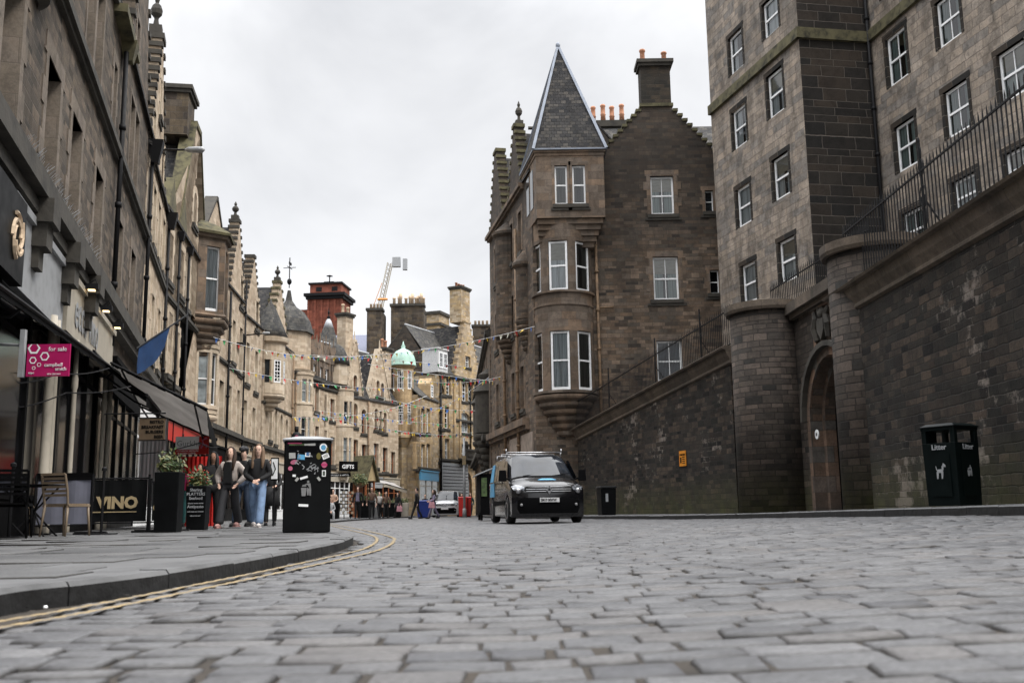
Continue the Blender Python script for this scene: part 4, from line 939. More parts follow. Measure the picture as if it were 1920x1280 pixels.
for u in (ga-3.1, ga+3.1, ga-1.9, ga+1.9):
    b = MB(); b.box(u-.16, -.14, 5.6, u+.16, .05, 13.9); N_.part(b, 'pilaster', M['ash_c'])
bal = MB(); bu = ga-.2; bal.box(bu-2.1, -1.0, 5.55, bu+2.1, 0, 5.75); bal.box(bu-2.1, -1.0, 6.55, bu+2.1, -.85, 6.7)
for i in range(22): x = bu-2.0+i*.19; bal.lathe([(.05, 5.75), (.08, 6.0), (.04, 6.3), (.06, 6.55)], 6, x, -.92)
for x in (bu-2.0, bu+2.0): bal.lathe([(.12, 5.7), (.12, 6.8), (.28, 7.1), (.2, 7.4), (.05, 7.5)], 8, x, -.9); 
for x in (bu-1.7, bu+1.7): bal.prism([(x-.15, 4.9), (x+.15, 4.9), (x+.15, 5.55), (x-.15, 5.55)], -.7, 0)
N_.part(bal, 'stone_balcony', M['trim'])
for px, ww, mt in ((830, 2.0, 'offw2'), (912, 3.0, 'offw2')):
    u = N_.W(px, 700)[0]; b = MB(); b.box(u-ww/2, -.02, 14.25, u+ww/2, 1.8, 16.6); b.box(u-ww/2-.12, -.14, 16.6, u+ww/2+.12, 1.9, 16.75); o = N_.part(b, 'dormer', M[mt])
    for k in (-1, 1): window(N_, u+k*ww*.22, 14.7, ww*.36, 1.6, 2, 3, 0, False, 'pane', None, 'white', None, parent=o, y=-.1)
b = MB(); b.box(.5, -.12, .3, 6.0, 0, 5.2); o = N_.part(b, 'roller_shutter', M['greyp'])
text('lettering', 'HOTEL', .5, (1.2, -.14, 1.9), M['leaf'], o, thick=.01)
bs = MB()
for i in range(9): bs.box(.6, -.15, 2.2+i*.33, 5.9, -.12, 2.25+i*.33)
bs.build('slat', M['blackm'], o)
pipe(N_, [(.2, -.15, 14), (.2, -.15, .2)], .1); pipe(N_, [(6.6, -.15, 14), (6.6, -.15, 5.6)], .08)

# things that rise over the roofs
def slab(name, label, cat, px0, px1, Y, ytop, z0, dep, mat, rz=0):
    x0, x1 = P(px0, ytop, Y).x, P(px1, ytop, Y).x; z1 = P(px0, ytop, Y).z
    f = Fac(name, label, (x0, Y), (x0+(x1-x0)*math.cos(rz), Y+(x1-x0)*math.sin(rz)), cat=cat); f.ww = x1-x0; f.z1 = z1
    b = MB(); b.box(0, 0, z0, x1-x0, dep, z1); f.part(b, 'wall', M[mat]); return f
f = slab('chimney_gable', 'broad sooty chimney gable with a row of buff pots, behind the green dome', 'building', 733, 794, 120, 574, 0, 5, 'chim')
for i, px in enumerate((738, 747, 750, 760, 768, 772, 779, 783, 789, 793)):
    p = MB(); p.lathe([(.2, 0), (.17, .8), (.22, .85), (.2, [1.0, 1.2, 1.5][i % 3])], 8); q = p.build('chimney_pot', M['pot2'], f.root, True); q.location = (P(px, 570, 120).x-f.p0.x, .6+.2*(i % 2), f.z1+.2)
b = MB(); b.box(-.15, -.15, f.z1, f.ww+.15, 1.6, f.z1+.3); f.part(b, 'cap', M['trim'])
f = slab('chimney_gable', 'narrow dark chimney gable under the crane, left of the broad one', 'building', 688, 716, 118, 582, 0, 4, 'chim')
b = MB(); b.box(-.15, -.15, f.z1, f.ww+.15, 1.6, f.z1+.3); f.part(b, 'cap', M['trim'])
for i in range(4): p = MB(); p.lathe([(.18, 0), (.15, .6), (.2, .65)], 8); q = p.build('chimney_pot', M['pot2'], f.root, True); q.location = (.4+i*.4, .7, f.z1+.28)
f = slab('chimney_gable', 'pale moulded chimney stack with small ball finial, right of the broad sooty gable', 'building', 800, 826, 118, 590, 0, 3, 'rub_c', R_(-20))
b = MB(); b.box(-.15, -.15, f.z1-1.4, f.ww+.25, 3.15, f.z1-1.1); b.box(-.2, -.2, f.z1, f.ww+.2, 3.2, f.z1+.35); f.part(b, 'cap', M['trim'])
f = slab('chimney_gable', 'long low chimney wall with five small pots against the right-hand row', 'building', 886, 940, 126, 612, 0, 4, 'chim')
b = MB(); b.box(-.15, -.15, f.z1, f.ww+.15, 1.6, f.z1+.25); f.part(b, 'cap', M['trim'])
for px in (891, 898, 905, 913, 921): p = MB(); p.lathe([(.18, 0), (.15, .6), (.2, .65)], 8); q = p.build('chimney_pot', M['pot2'], f.root, True); q.location = (P(px, 605, 126).x-f.p0.x, .7, f.z1+.22)
f = slab('slate_roofed_building', 'blue-grey slate roofed building behind the tall thin chimney', 'building', 630, 690, 122, 668, 0, 8, 'rub_b')
b = MB(); slope_roof(b, -1, f.ww+1, -.3, f.z1-.2, 4, f.z1+3.4); f.part(b, 'roof', M['bslate'])
# red brick tower
Yt = 165; x0, x1 = P(578, 600, Yt).x, P(641, 600, Yt).x; zt, zc, zb = P(600, 531, Yt).z, P(600, 556, Yt).z, 0
T = Fac('brick_tower', 'square red brick tower with dark top storey, far behind the left roofs', (x0, Yt), (x1, Yt-.6), cat='tower'); ww = T.Ln
def tw(s, x0, x1, z0, z1, m, y0=0, n='wall'): b = MB(); b.box(x0, y0, z0, x1, ww-y0, z1); return s.part(b, n, M[m])
tw(T, 0, ww, 0, zc, 'brick'); tw(T, .15, ww-.15, zc+.5, zt-.2, 'brick', .15, 'top_storey'); b = MB(); b.box(-.7, -.7, zc, ww+.7, ww+.7, zc+.5); b.box(-.4, -.4, zc-.5, ww+.4, ww+.4, zc); T.part(b, 'cornice', M['iron'])
b = MB(); b.box(-.1, -.1, zt-.2, ww+.1, ww+.1, zt+.1); b.box(ww*.35, 2, zt+.1, ww*.65, 4, zt+.7); b.lathe([(.1, zt), (.1, zt+1.4), (.6, zt+1.5), (.1, zt+1.7)], 8, ww*.55, 1.5); T.part(b, 'roof', M['iron'])
for i in range(6): x = ww*i/5; b = MB(); b.box(x-.18, -.18, 0, x+.18, .0, zc-.6); T.part(b, 'pilaster', M['brick'])
for x in (ww*.3, ww*.78): b = MB(); b.box(x-.5, .1, zc+.9, x+.5, .14, zt-.7); T.part(b, 'window', M['iron'])
b = MB(); b.box(-2.2, 1, 0, 0, ww, zc-2); T.part(b, 'side_wing', M['brick'])
# tower crane jib
Yc = 240; c0, c1 = P(703, 600, Yc), P(727, 492, Yc)
cr = thing('tower_crane', 'white and orange lattice jib of a tower crane against the sky', 'crane', (c0.x, Yc, 0))
d = (c1-c0); b = MB(); n = 14; s1 = Vector((1.3, 0, 0)); s2 = Vector((.65, 1.2, 0))
pts = [c0+d*(i/n)-Vector((c0.x, Yc, 0)) for i in range(n+1)]
for s_ in (Vector(), s1, s2): b.tube([pts[0]+s_, pts[-1]+s_], .14, 5)
for i in range(n):
    b.tube([pts[i], pts[i+1]+s1], .07, 4); b.tube([pts[i+1], pts[i]+s2], .07, 4); b.tube([pts[i]+s1, pts[i+1]+s2], .07, 4)
b.build('jib', M['offw'], cr); b = MB(); q = pts[-1]; b.box(q.x+1.2, -.6, q.z-1.2, q.x+3.2, .6, q.z+1.2); b.box(q.x+3.8, -.5, q.z-2.0, q.x+4.9, .5, q.z+.8); b.build('counterweight', M['greyp'], cr)
b = MB(); b.tube([pts[1]+Vector((-1.5, 0, 0)), pts[9]+Vector((-.3, 0, 0))], .09, 4); b.tube([pts[5]-Vector((.5, 0, 0)), pts[5]-Vector((-2, 0, 0))], .3, 5); b.build('cable', M['orange'], cr)
b = MB(); b.box(-1, -1, 0, 1, 1, pts[0].z+.5); b.build('mast', M['offw'], cr)

# ---------------------------------------------------------------- right side: gable house on the corner
YG = 47.
xl = P(1003, 700, YG).x; xr = P(1352, 300, YG).x+.6
GH = Fac('gable_house', 'dark brown stone corner house with crow-stepped gable, round bay and steep pyramid turret', (xl, YG), (xr, YG))
L1 = GH.Ln; uu = lambda px, py: GH.W(px, py)[0]; zz = lambda px, py: GH.W(px, py)[1]
for x0, x1, a, b, c in ((1220, 1264, 330, 402, 'netg'), (1225, 1273, 481, 562, 'netg'), (1232, 1280, 638, 715, None)):
    u0, u1 = uu(x0, (a+b)/2), uu(x1, (a+b)/2); z0, z1 = zz((x0+x1)/2, b), zz((x0+x1)/2, a); GH.open((u0+u1)/2, z0, u1-u0, z1-z0, cols=2, curtain=c, margin=.2, rd=.2)
for x0, x1, a, b in ((1322, 1338, 357, 397), (1331, 1349, 506, 550)):
    u0, u1 = uu(x0, (a+b)/2), uu(x1, (a+b)/2); z0, z1 = zz((x0+x1)/2, b), zz((x0+x1)/2, a); GH.open((u0+u1)/2, z0, u1-u0, z1-z0, margin=.15, rd=.2)
gu = uu(1231, 200); zf = zz(1345, 292); zap = zz(1231, 200); gwid = 2*(uu(1344, 300)-gu); fl = 1.55
G1 = [(gu, gwid, zf, zap, 9, fl)]
ze = zf-1.2
outl = [(0, -.3), (L1, -.3), (L1, zf)]+[p for p in sum(gable_outline(gu, gwid, zf, zap, 9, fl), [])[1:-1]]+[(gu-gwid/2, zf), (gu-gwid/2, ze), (0, ze)]
GH.finish(outl, 'gab', 'gabash', depth=12)
crb = MB(); crow_caps(crb, gu, gwid, zf, zap, 9, fl, h=.14); GH.part(crb, 'coping', M['mosstrim'])
gable_roof(GH, gu, gwid-.3, zf-.1, zap-.3, .5, 12, 'slate2')
chimney(GH, gu+.0, .45, zap, 1.5, .9, zz(1231, 112)-zap-.35, 2, 'gabtop', 'pot')
pipe(GH, [(uu(1118, 450)-.05, -.12, zz(1118, 440)), (uu(1118, 450), -.12, .5)], .07, 'rust'); pipe(GH, [(uu(1124, 580), -.14, zz(1124, 578)), (uu(1150, 578), -.14, zz(1150, 576))], .05, 'rust', collars=False)
# street flank of the same house, and its roofs
FL = Fac('', '', (-1.3, 59.2), (xl, YG), root=GH.root)
for y in (2.2, 4.6, 7.0, 9.4):
    for z0 in (5.4, 9.6, 13.6): FL.open(y, z0, .85, 2.2, margin=.18)
GF2 = [(2.4, 4.4, 17.0, 21.6, 9, .9), (8.2, 3.6, 17.0, 20.9, 8, .5)]
FL.finish(outline(0, FL.Ln, 17.0, GF2), 'gab', 'gabash', depth=5)
gables(FL, GF2, 4.5, 'mosstrim'); finial(FL, 8.2, .3, 21.0, 1.5); main_roof(FL, .02, FL.Ln-.1, 17.1, 19.9, 3.4, 6)
for dr_ in ((0, FL.Ln-1.8, 16.8, .3, .2), (0, FL.Ln-1.5, 4.5, .35, .35)): t = MB(); drip(t, *dr_); FL.part(t, 'cornice', M['gabash'])
b = MB(); b.box(FL.Ln-6.5, -.06, .1, FL.Ln-.6, 0, 4.1); FL.part(b, 'painted_ground_floor', M['offw3'])
for u in (FL.Ln-5.4, FL.Ln-3.9, FL.Ln-2.3):
    b = MB(); b.box(u-.4, -.09, 1.2, u+.4, -.06, 3.2); q = FL.part(b, 'shop_window', M['pane'])
for u, r, zt in ((6.2, .8, 15.2), (10.6, .55, 12.4)):
    b = MB(); corbel_ring(b, u, 0, .15, r, 8.2, 9.8, 6, math.pi, 2*math.pi, 18); b.lathe([(r-.05, 9.8), (r-.05, zt), (r+.12, zt+.15), (r+.12, zt+.3), (.1, zt+1.0)], 10, u, 0, math.pi, 2*math.pi); o = FL.part(b, 'corbelled_turret', M['gab'])
    for an in (3.9, 4.7, 5.4): window(FL, u+(r-.1)*math.cos(an), 10.6, .34, 1.7, 1, 1, 0, True, 'pane', None, 'white', None, parent=o, y=(r-.1)*math.sin(an), rz=an+math.pi/2)
pipe(FL, [(5.2, -.15, 15), (5.2, -.15, .3)], .08, 'rust'); pipe(FL, [(8.9, -.15, 15), (8.9, -.15, .3)], .08, 'rust')
# corner bay: corbelled round bay, square cap-house, pyramid roof
cu = uu(1060, 690); cy = .25; r = .5*(uu(1119, 700)-uu(1003, 700))*.97
zA, zB, zC, zD = zz(1060, 734)-.05, zz(1060, 627), zz(1060, 553), zz(1060, 462)
z3, z4 = zz(1068, 384), zz(1068, 308); zE = zz(1068, 412); zR = zz(1068, 290)
a0, a1 = R_(165), R_(378)
b = MB(); corbel_ring(b, cu, cy, .35, r*1.06, zA-2.1, zA-.12, 6, a0, a1, 28); GH.part(b, 'corbel', M['gabash'])
b = MB(); b.lathe([(r*1.08, zA-.12), (r*1.08, zA), (r, zA+.02)], 28, cu, cy, a0, a1, cap=False)
b.lathe([(r, zB), (r, zB+.5), (r, zC-.75), (r*1.03, zC-.7), (r*1.03, zC-.62), (r, zC-.6), (r, zC-.12), (r*1.08, zC-.1), (r*1.08, zC)], 28, cu, cy, a0, a1, cap=False)
b.lathe([(r, zD), (r, zE)], 28, cu, cy, a0, a1, cap=False)
WA = [(R_(196), .34), (R_(262), .66), (R_(315), .66)]   # window bearings, widths
def solid(a, bb, z0, z1):
    b.lathe([(r, z0), (r, z1)], max(2, int((bb-a)/.2)), cu, cy, a, bb, cap=False)
    for q in (a, bb): x, y = math.cos(q), math.sin(q); b.poly([(cu+r*x, cy+r*y, z0), (cu+(r-.35)*x, cy+(r-.35)*y, z0), (cu+(r-.35)*x, cy+(r-.35)*y, z1), (cu+r*x, cy+r*y, z1)]); b.poly([(cu+r*x, cy+r*y, z1), (cu+(r-.35)*x, cy+(r-.35)*y, z1), (cu+(r-.35)*x, cy+(r-.35)*y, z0), (cu+r*x, cy+r*y, z0)])
hw = [.36, .36, .36]
ang = [R_(200), R_(258), R_(312)]
for z0, z1 in ((zA+.02, zB), (zC, zD)):
    e = a0
    for a_ in ang: solid(e, a_-.335, z0, z1); e = a_+.335
    solid(e, a1, z0, z1)
by = GH.part(b, 'round_bay', M['gabash'])
b = MB(); b.lathe([(r-.42, zA), (r-.42, zD)], 16, cu, cy, cap=False); b.build('dark_interior', M['int'], by)
for z0, z1 in ((zA+.03, zB), (zC, zD)):
    for a_, cur in zip(ang, ('net', 'net', 'netd')): window(GH, cu+(r-.12)*math.cos(a_), z0, 2*r*math.sin(.335)-.06, z1-z0-.02, 1, 1, 0, True, 'pane', cur, 'white', None, parent=by, y=cy+(r-.12)*math.sin(a_), rz=a_+math.pi/2)
# square cap-house
x0, x1 = uu(1004, 340), uu(1128, 340); yf = -1.3; sk = -.62
def capbox(mb, z0, z1, g, m=0):
    q = [(x0-g, yf-g), (x1+g, yf-g), (x1+g+sk*0, 2.2+g), (x0-g+sk, 2.2+g)]; n = len(mb.v)
    for z in (z0, z1): mb.v += [(x, y, z) for x, y in q]
    for f_ in ((0,3,2,1),(4,5,6,7),(0,1,5,4),(1,2,6,5),(2,3,7,6),(3,0,4,7)): mb.face([n+i for i in f_], m)
hb = Fac('', '', (GH.p0.x+x0, YG+yf), (GH.p0.x+x1, YG+yf), root=GH.root)
for px0, px1 in ((1040, 1064), (1073, 1098)):
    ua, ub = hb.W(px0, 345)[0], hb.W(px1, 345)[0]; hb.open((ua+ub)/2, hb.W(1068, 383)[1], ub-ua, hb.W(1068, 310)[1]-hb.W(1068, 383)[1], curtain='netd', margin=-.13, rd=.14)
zE = hb.W(1068, 408)[1]; zR = hb.W(1068, 292)[1]
hb.finish([(0, zE), (x1-x0, zE), (x1-x0, zR), (0, zR)], 'gabash', 'gabash', t=.3, rd=.14, name='cap_house')
b = MB(); wl = [(x0, yf), (x0+sk, 2.2)]
b.poly([(x0, yf, zR), (x0+sk, 2.2, zR), (x0+sk, 2.2, zE), (x0, yf, zE)][::-1]); b.poly([(x1, yf, zE), (x1, 2.2, zE), (x1, 2.2, zR), (x1, yf, zR)]); b.poly([(x0, yf, zE), (x0+sk, 2.2, zE), (x1, 2.2, zE), (x1, yf, zE)])
GH.part(b, 'cap_house_side', M['gabash'])
hs = Fac('', '', (GH.p0.x+x0+sk, YG+2.2), (GH.p0.x+x0, YG+yf), root=GH.root)
for u in (1.5, 2.5): 
    b = MB(); b.box(u-.32, -.03, zE+.75, u+.32, .02, zE+2.7); o = hs.part(b, 'window', M['pane'])
b = MB(); capbox(b, zR, zR+.16, .04); capbox(b, zR+.16, zR+.3, .1); GH.part(b, 'cornice', M['gabash'])
b = MB()
for i in range(5):
    g = -.12-.13*i
    b.box(x0-g*.2, yf-g*1.0, zE-.26*(i+1), x1+g*.8, .3, zE-.26*i-.003)
o = GH.part(b, 'corbelling', M['gabash'])
ap = P(1046, 86, YG+.5); apx = (ap.x-GH.p0.x, .5, ap.z); zr_ = zR+.3
b = MB(); q = [(x0-.12, yf-.15, zr_), (x1+.14, yf-.15, zr_), (x1+.14, 2.35, zr_), (x0-.12+sk, 2.35, zr_)]
kk = .022; tp = [tuple(apx[i]+(c[i]-apx[i])*kk for i in range(3)) for c in q]
for i in range(4): j = (i+1) % 4; b.poly([q[i], q[j], tp[j], tp[i]])
b.poly(q[::-1]); py = GH.part(b, 'pyramid_roof', M['slate'])
b = MB()
for i in range(4): b.tube([Vector(q[i])+(Vector(tp[i])-Vector(q[i]))*.0, tp[i]], [.10, .08], 4)
b.blob(apx, (.12, .12, .18))
for i in range(4): j = (i+1) % 4; b.tube([q[i], q[j]], .05, 4)
b.build('lead_hip', M['lead'], py)
# main roof behind turret with a row of pots
b = MB(); z0, z1 = zf-1.0, P(1140, 240, YG+5).z
slope_roof(b, .2, gu-.3, .5, ze+.1, 5, z1); slope_roof(b, gu+.3, L1+.6, .5, ze+.1, 5, z1); GH.part(b, 'roof', M['slate2'])
b = MB(); b.tube([(0, 5, z1+.05), (gu, 5, z1+.05)], .1, 5); b.box(1.6, 4.85, z1+.05, gu-.5, 5.3, z1+.4); o = GH.part(b, 'ridge_stack', M['trim'])
for i in range(7): p = MB(); p.lathe([(.15, 0), (.13, .3), (.16, .36), (.13, .42), (.12, .8), (.16, .86), (.13, .95)], 10); q_ = p.build('chimney_pot', M['pot'], o, True); q_.location = (2.1+.52*i, 5+(.25 if i % 2 else 0), z1+.4)

# rest of the right-hand row
R2 = Fac('right_hand_row', 'far brown stone tenement row with dark corbelled oriels, right side of street', (-3.9, 100), (-1.36, 59.3))
for y in range(3, 39, 4):
    for z0 in (5.5, 8.6): R2.open(y, z0, .95, 1.9, margin=.18)
R2.finish(outline(0, R2.Ln, 11.2, []), 'gab', 'gabash', depth=8)
main_roof(R2, .02, R2.Ln-.1, 11.3, 14.0, 4, 8)
for dr_ in ((11, .3, .25), (4.6, .5, .35)): t = MB(); drip(t, 0, R2.Ln, *dr_); R2.part(t, 'cornice', M['trim'])
for u in (37.6, 31.0): b = MB(); corbel_ring(b, u, 0, .1, .9, 2.6, 5.2, 6, math.pi, 2*math.pi, 14); b.lathe([(.85, 5.2), (.85, 7.6), (1.0, 7.8), (.55, 8.4), (.65, 8.9), (.1, 9.3)], 12, u, 0, math.pi, 2*math.pi); R2.part(b, 'corbelled_oriel', M['trim'])
# ---------------------------------------------------------------- hotel with the stepped plan
hA, hB, hCn, hD = (P(1352, 500, 44).x-.1, 44.), (P(1525, 470, 36.4).x, 36.4), None, None
xb = P(1648, 300, 36.9).x; hCn = (xb, 36.9); hD = (xb+.193*30, 36.9-30)
HT = Fac('stone_hotel', 'tall grey-brown stone building with a sooty return wall and white sashes, top right', hB, hCn)
zb = HT.W(1560, 68)[1]; ZT = 25.5
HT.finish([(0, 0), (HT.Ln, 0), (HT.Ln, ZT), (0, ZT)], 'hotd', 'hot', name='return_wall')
HA = Fac('', '', hA, hB, root=HT.root)
def wrow(f, lst, ww, **k):
    for (px, a, b) in lst: f.w(px, a, b, ww, **k)
wrow(HA, [(1379, 60, 135), (1386, 200, 276), (1394, 347, 423), (1404, 492, 568), (1444, -5, 66), (1453, 132, 217), (1464, 290, 372), (1476, 446, 528)], 1.3, margin=-.13, curtain='net', rd=.14, sill=False)
wrow(HA, [(1372, -90, -10), (1436, -180, -90)], 1.1, margin=-.13, rd=.3, sill=False)
HA.finish([(0, 0), (HA.Ln, 0), (HA.Ln, ZT), (0, ZT)], 'hot', 'hotd')
HC = Fac('', '', hCn, hD, root=HT.root)
wrow(HC, [(1681, 58, 156), (1698, 226, 318), (1777, -12, 82), (1794, 158, 252), (1712, 392, 470), (1810, 330, 400), (1898, 85, 185), (1912, 275, 350)], 1.32, cols=2, margin=-.14, curtain='netg', rd=.13, sill=False)
wrow(HC, [(1664, -110, -10), (1760, -190, -90), (1880, -110, -15)], 1.15, cols=2, margin=-.14, rd=.26, sill=False)
for u in (16, 20.5, 25):
    for z0 in (7.5, 11, 14.5, 18): HC.open(u, z0, 1.15, 1.9, cols=2, margin=-.14, rd=.26, sill=False)
HC.finish([(0, 0), (HC.Ln, 0), (HC.Ln, ZT), (0, ZT)], 'hot', 'hotd', depth=12)
zz1 = HA.W(1345, 208)[1]; zz2 = HC.W(1640, 75)[1]
for f, z in ((HT, zb), (HA, zb), (HC, zb)):
    b = MB(); b.box(-.14 if f is HT else 0, -.16, z-.22, f.Ln+(.16 if f is HA else 0)-(.17 if f is HT else 0), .0, z+.22); f.part(b, 'string_course', M['mosstrim'])
b = MB(); A_ = [Vector((*p, ZT)) for p in (hA, hB, hCn, hD)]; r0 = HT.root
for f in (HT, HA, HC): b = MB(); b.box(.02, -.12, ZT, f.Ln-.02, .4, ZT+.4); f.part(b, 'parapet', M['trim'])
pipe(HT, [(HT.Ln-.12, -.14, ZT-.3), (HT.Ln-.12, -.14, 4)], .07)
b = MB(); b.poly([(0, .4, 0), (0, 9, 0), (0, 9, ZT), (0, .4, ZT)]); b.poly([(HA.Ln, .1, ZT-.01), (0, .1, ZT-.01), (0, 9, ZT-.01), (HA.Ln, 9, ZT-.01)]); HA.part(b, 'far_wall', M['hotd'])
# ---------------------------------------------------------------- retaining wall, gate and railings
wF, wG, wH, wI = (3.0, 46.3), (7.05, 31.6), (7.75, 23.2), (7.75, -5)
COPE = [(-.30, 0), (-.34, -.06), (-.31, -.11), (-.2, -.13), (-.2, -.17), (-.15, -.3), (-.06, -.44), (-.05, -.47), (-.07, -.5), (-.07, -.55), (-.02, -.58), (.02, -.6), (.25, -.62)]
def coped(f, L_, z0a, z0b, wall_m, x_start=0, m2='cope'):
    """wall body plus a moulded coping whose top runs from z0a to z0b"""
    n = 24; b = MB()
    for i in range(n):
        xa, xb = x_start+(L_-x_start)*i/n, x_start+(L_-x_start)*(i+1)/n; za, zb_ = z0a+(z0b-z0a)*i/n-.6, z0a+(z0b-z0a)*(i+1)/n-.6
        b.poly([(xa, 0, -.2), (xb, 0, -.2), (xb, 0, zb_), (xa, 0, za)]); b.poly([(xb, .6, -.2), (xa, .6, -.2), (xa, .6, za), (xb, .6, zb_)])
    b.poly([(x_start, 0, -.2), (x_start, 0, z0a-.6), (x_start, .6, z0a-.6), (x_start, .6, -.2)]); b.poly([(L_, 0, -.2), (L_, .6, -.2), (L_, .6, z0b-.6), (L_, 0, z0b-.6)])
    f.part(b, 'wall', M[wall_m])
    c = MB(); a = []; e = []
    pr = [(.6, -.0)]+COPE[:]+[(.6, -.62)]
    pr = [(.6, 0), (-.24, 0)]+COPE[1:]+[(.6, -.62)]
    for y, z in pr: a.append(c.vert((x_start-.1, y, z0a+z))); 
    for y, z in pr: e.append(c.vert((L_+.1, y, z0b+z)))
    for i in range(len(pr)):
        j = (i+1) % len(pr); l = math.hypot(pr[j][0]-pr[i][0], pr[j][1]-pr[i][1]); c.face((a[i], e[i], e[j], a[j])[::-1], 0, ((0, 0), (L_, 0), (L_, l), (0, l))[::-1])
    c.face(a); c.face(e[::-1]); f.part(c, 'coping', M[m2])
WL = Fac('retaining_wall', 'sooty stone retaining wall dropping towards the van, left of the round gate towers', wF, wG, cat='wall')
coped(WL, WL.Ln, 4.1, 5.5, 'ret')
WR = Fac('retaining_wall', 'black stone retaining wall with white bloom and moss, behind the large twin litter bin', wH, wI, cat='wall')
coped(WR, WR.Ln, 5.26, 5.08, 'ret', x_start=.2)
b = MB(); o = WL.W(1281, 859); b.box(o[0]-.27, -.03, o[1]-.27, o[0]+.27, -.01, o[1]+.27)
pl = thing('warning_plate', 'small orange plate fixed on the dark wall left of gate tower', 'sign', (WL.p0.x, WL.p0.y, 0), WL.rz); q = b.build('plate', M['orange'], pl)
text('lettering', 'WARNING', .1, (o[0]-.23, -.035, o[1]+.1), M['black'], q); b = MB(); b.box(o[0]-.2, -.034, o[1]-.16, o[0]-.08, -.03, o[1]+.04); 
for i in range(4): b.box(o[0]-.02, -.034, o[1]-.18+i*.07, o[0]+.2, -.03, o[1]-.15+i*.07)
b.build('print', M['black'], q)
# gate between two half-round towers
GT = Fac('gate', 'arched stone gateway under a carved panel between two round towers in the wall', (8.2, 31.0), (8.7, 22.5), cat='gateway')
Lg = GT.Ln; ac = GT.W(1572, 900)[0]; aw = 3.3
ah = GT.W(1573, 656)[1]
hole = [(ac-aw/2, .12), (ac+aw/2, .12)]+[(ac+aw/2*math.cos(math.pi*i/14), ah-aw/2+aw/2*math.sin(math.pi*i/14)) for i in range(15)]
b = MB(); b.wall([(0, -.2), (Lg, -.2), (Lg, 6.1), (0, 6.0)], [hole], .9, .75); GT.part(b, 'wall', [M['tow'], M['int']])
b = MB(); n = 14; c0z = ah-aw/2
for k, (r0, r1, y0, y1) in enumerate(((aw/2-.02, aw/2+.22, -.05, .3), (aw/2-.22, aw/2+.0, .3, .6))):
    for i in range(n):
        a, c = math.pi*i/n, math.pi*(i+1)/n-.006
        b.prism([(ac+r0*math.cos(a), c0z+r0*math.sin(a)), (ac+r1*math.cos(a), c0z+r1*math.sin(a)), (ac+r1*math.cos(c), c0z+r1*math.sin(c)), (ac+r0*math.cos(c), c0z+r0*math.sin(c))], y0, y1)
    for s_ in (1, -1):
        for z in range(int(c0z/.6)+1):
            za, zb_ = z*.6+.05, min(c0z, z*.6+.645); 
            if zb_ > za: b.box(min(ac+s_*r0, ac+s_*r1), y0, za, max(ac+s_*r0, ac+s_*r1), y1, zb_)
GT.part(b, 'door_arch', M['door'])
b = MB(); n = 14
for i in range(n):
    a, c = math.pi*i/n, math.pi*(i+1)/n; r0, r1 = aw/2+.22, aw/2+.36
    b.prism([(ac+r0*math.cos(a), c0z+r0*math.sin(a)), (ac+r1*math.cos(a), c0z+r1*math.sin(a)), (ac+r1*math.cos(c), c0z+r1*math.sin(c)), (ac+r0*math.cos(c), c0z+r0*math.sin(c))], -.2, .05)
GT.part(b, 'hood_mould', M['trim'])
b = MB(); b.box(ac-aw/2, .62, .1, ac+aw/2, .68, ah); GT.part(b, 'door', M['blackm'])
lo = GT.W(1536, 814); b = MB(); bb = len(b.v); b.lathe([(.0, -.012), (.13, -.012), (.13, .012), (0, .012)], 20); b.move(bb, Matrix.Translation((lo[0]+.02, -.07, lo[1])) @ Matrix.Rotation(math.pi/2, 4, 'X')); q = GT.part(b, 'number_plate', M['white'])
text('number', '10', .13, (lo[0]-.055, -.085, lo[1]-.045), M['black'], q, thick=.003)
# carved arms over the arch
u_, z_ = ac-.2, ah+.8
b = MB(); b.box(u_-.8, -.04, ah+.3, u_-.6, .1, ah+1.35); b.box(u_+.6, -.04, ah+.3, u_+.8, .1, ah+1.35); b.box(u_-.82, -.06, ah+1.35, u_+.82, .1, ah+1.42); b.box(u_-.6, .0, ah+.3, u_+.6, .03, ah+1.35)
GT.part(b, 'panel_frame', M['door'])
b = MB(); b.prism([(u_-.24, z_-.1), (u_, z_-.38), (u_+.24, z_-.1), (u_+.24, z_+.2), (u_-.24, z_+.2)], -.14, -.0)
for s_ in (1, -1): b.tube([(u_+s_*.42, -.06, z_-.35), (u_+s_*.5, -.1, z_), (u_+s_*.38, -.1, z_+.25), (u_+s_*.5, -.08, z_+.45)], [.1, .12, .09, .05], 6)
b.blob((u_, -.08, z_+.34), (.16, .1, .13))
for i in range(14): b.blob((u_+random.uniform(-.5, .5), -.04, z_+random.uniform(-.4, .5)), (.09, .07, .09), 6, 4)
GT.part(b, 'carved_arms', M['trim'])
b = MB(); za, zb_ = 6.15, 6.65
b.prism([(0, 5.85), (Lg, 5.95), (Lg, 6.25), (0, 6.15)], -.3, 1.0); b.prism([(0, 5.72), (Lg, 5.82), (Lg, 5.947), (0, 5.847)], -.16, .9); GT.part(b, 'coping', M['cope'])
for (px, Yc_, r, zt, cx_) in ((1445, 29.6, 1.1, 6.1, G(1447, 29.6, 3)), (1640, 22.4, 1.1, 6.05, 8.5)):
    loc = Vector((cx_-GT.p0.x, Yc_-GT.p0.y)); c, s_ = math.cos(-GT.rz), math.sin(-GT.rz); lx, ly = loc.x*c-loc.y*s_, loc.x*s_+loc.y*c
    b = MB(); b.lathe([(r, -.2), (r*.985, zt)], 40, lx, ly); t_ = GT.part(b, 'round_tower', M['tow'], True)
    b = MB(); b.lathe([(r*.97, zt), (r+.09, zt), (r+.13, zt+.08), (r+.13, zt+.26), (r-.2, zt+.34), (.01, zt+.36)], 40, lx, ly); b.build('cap', M['cope'], t_)
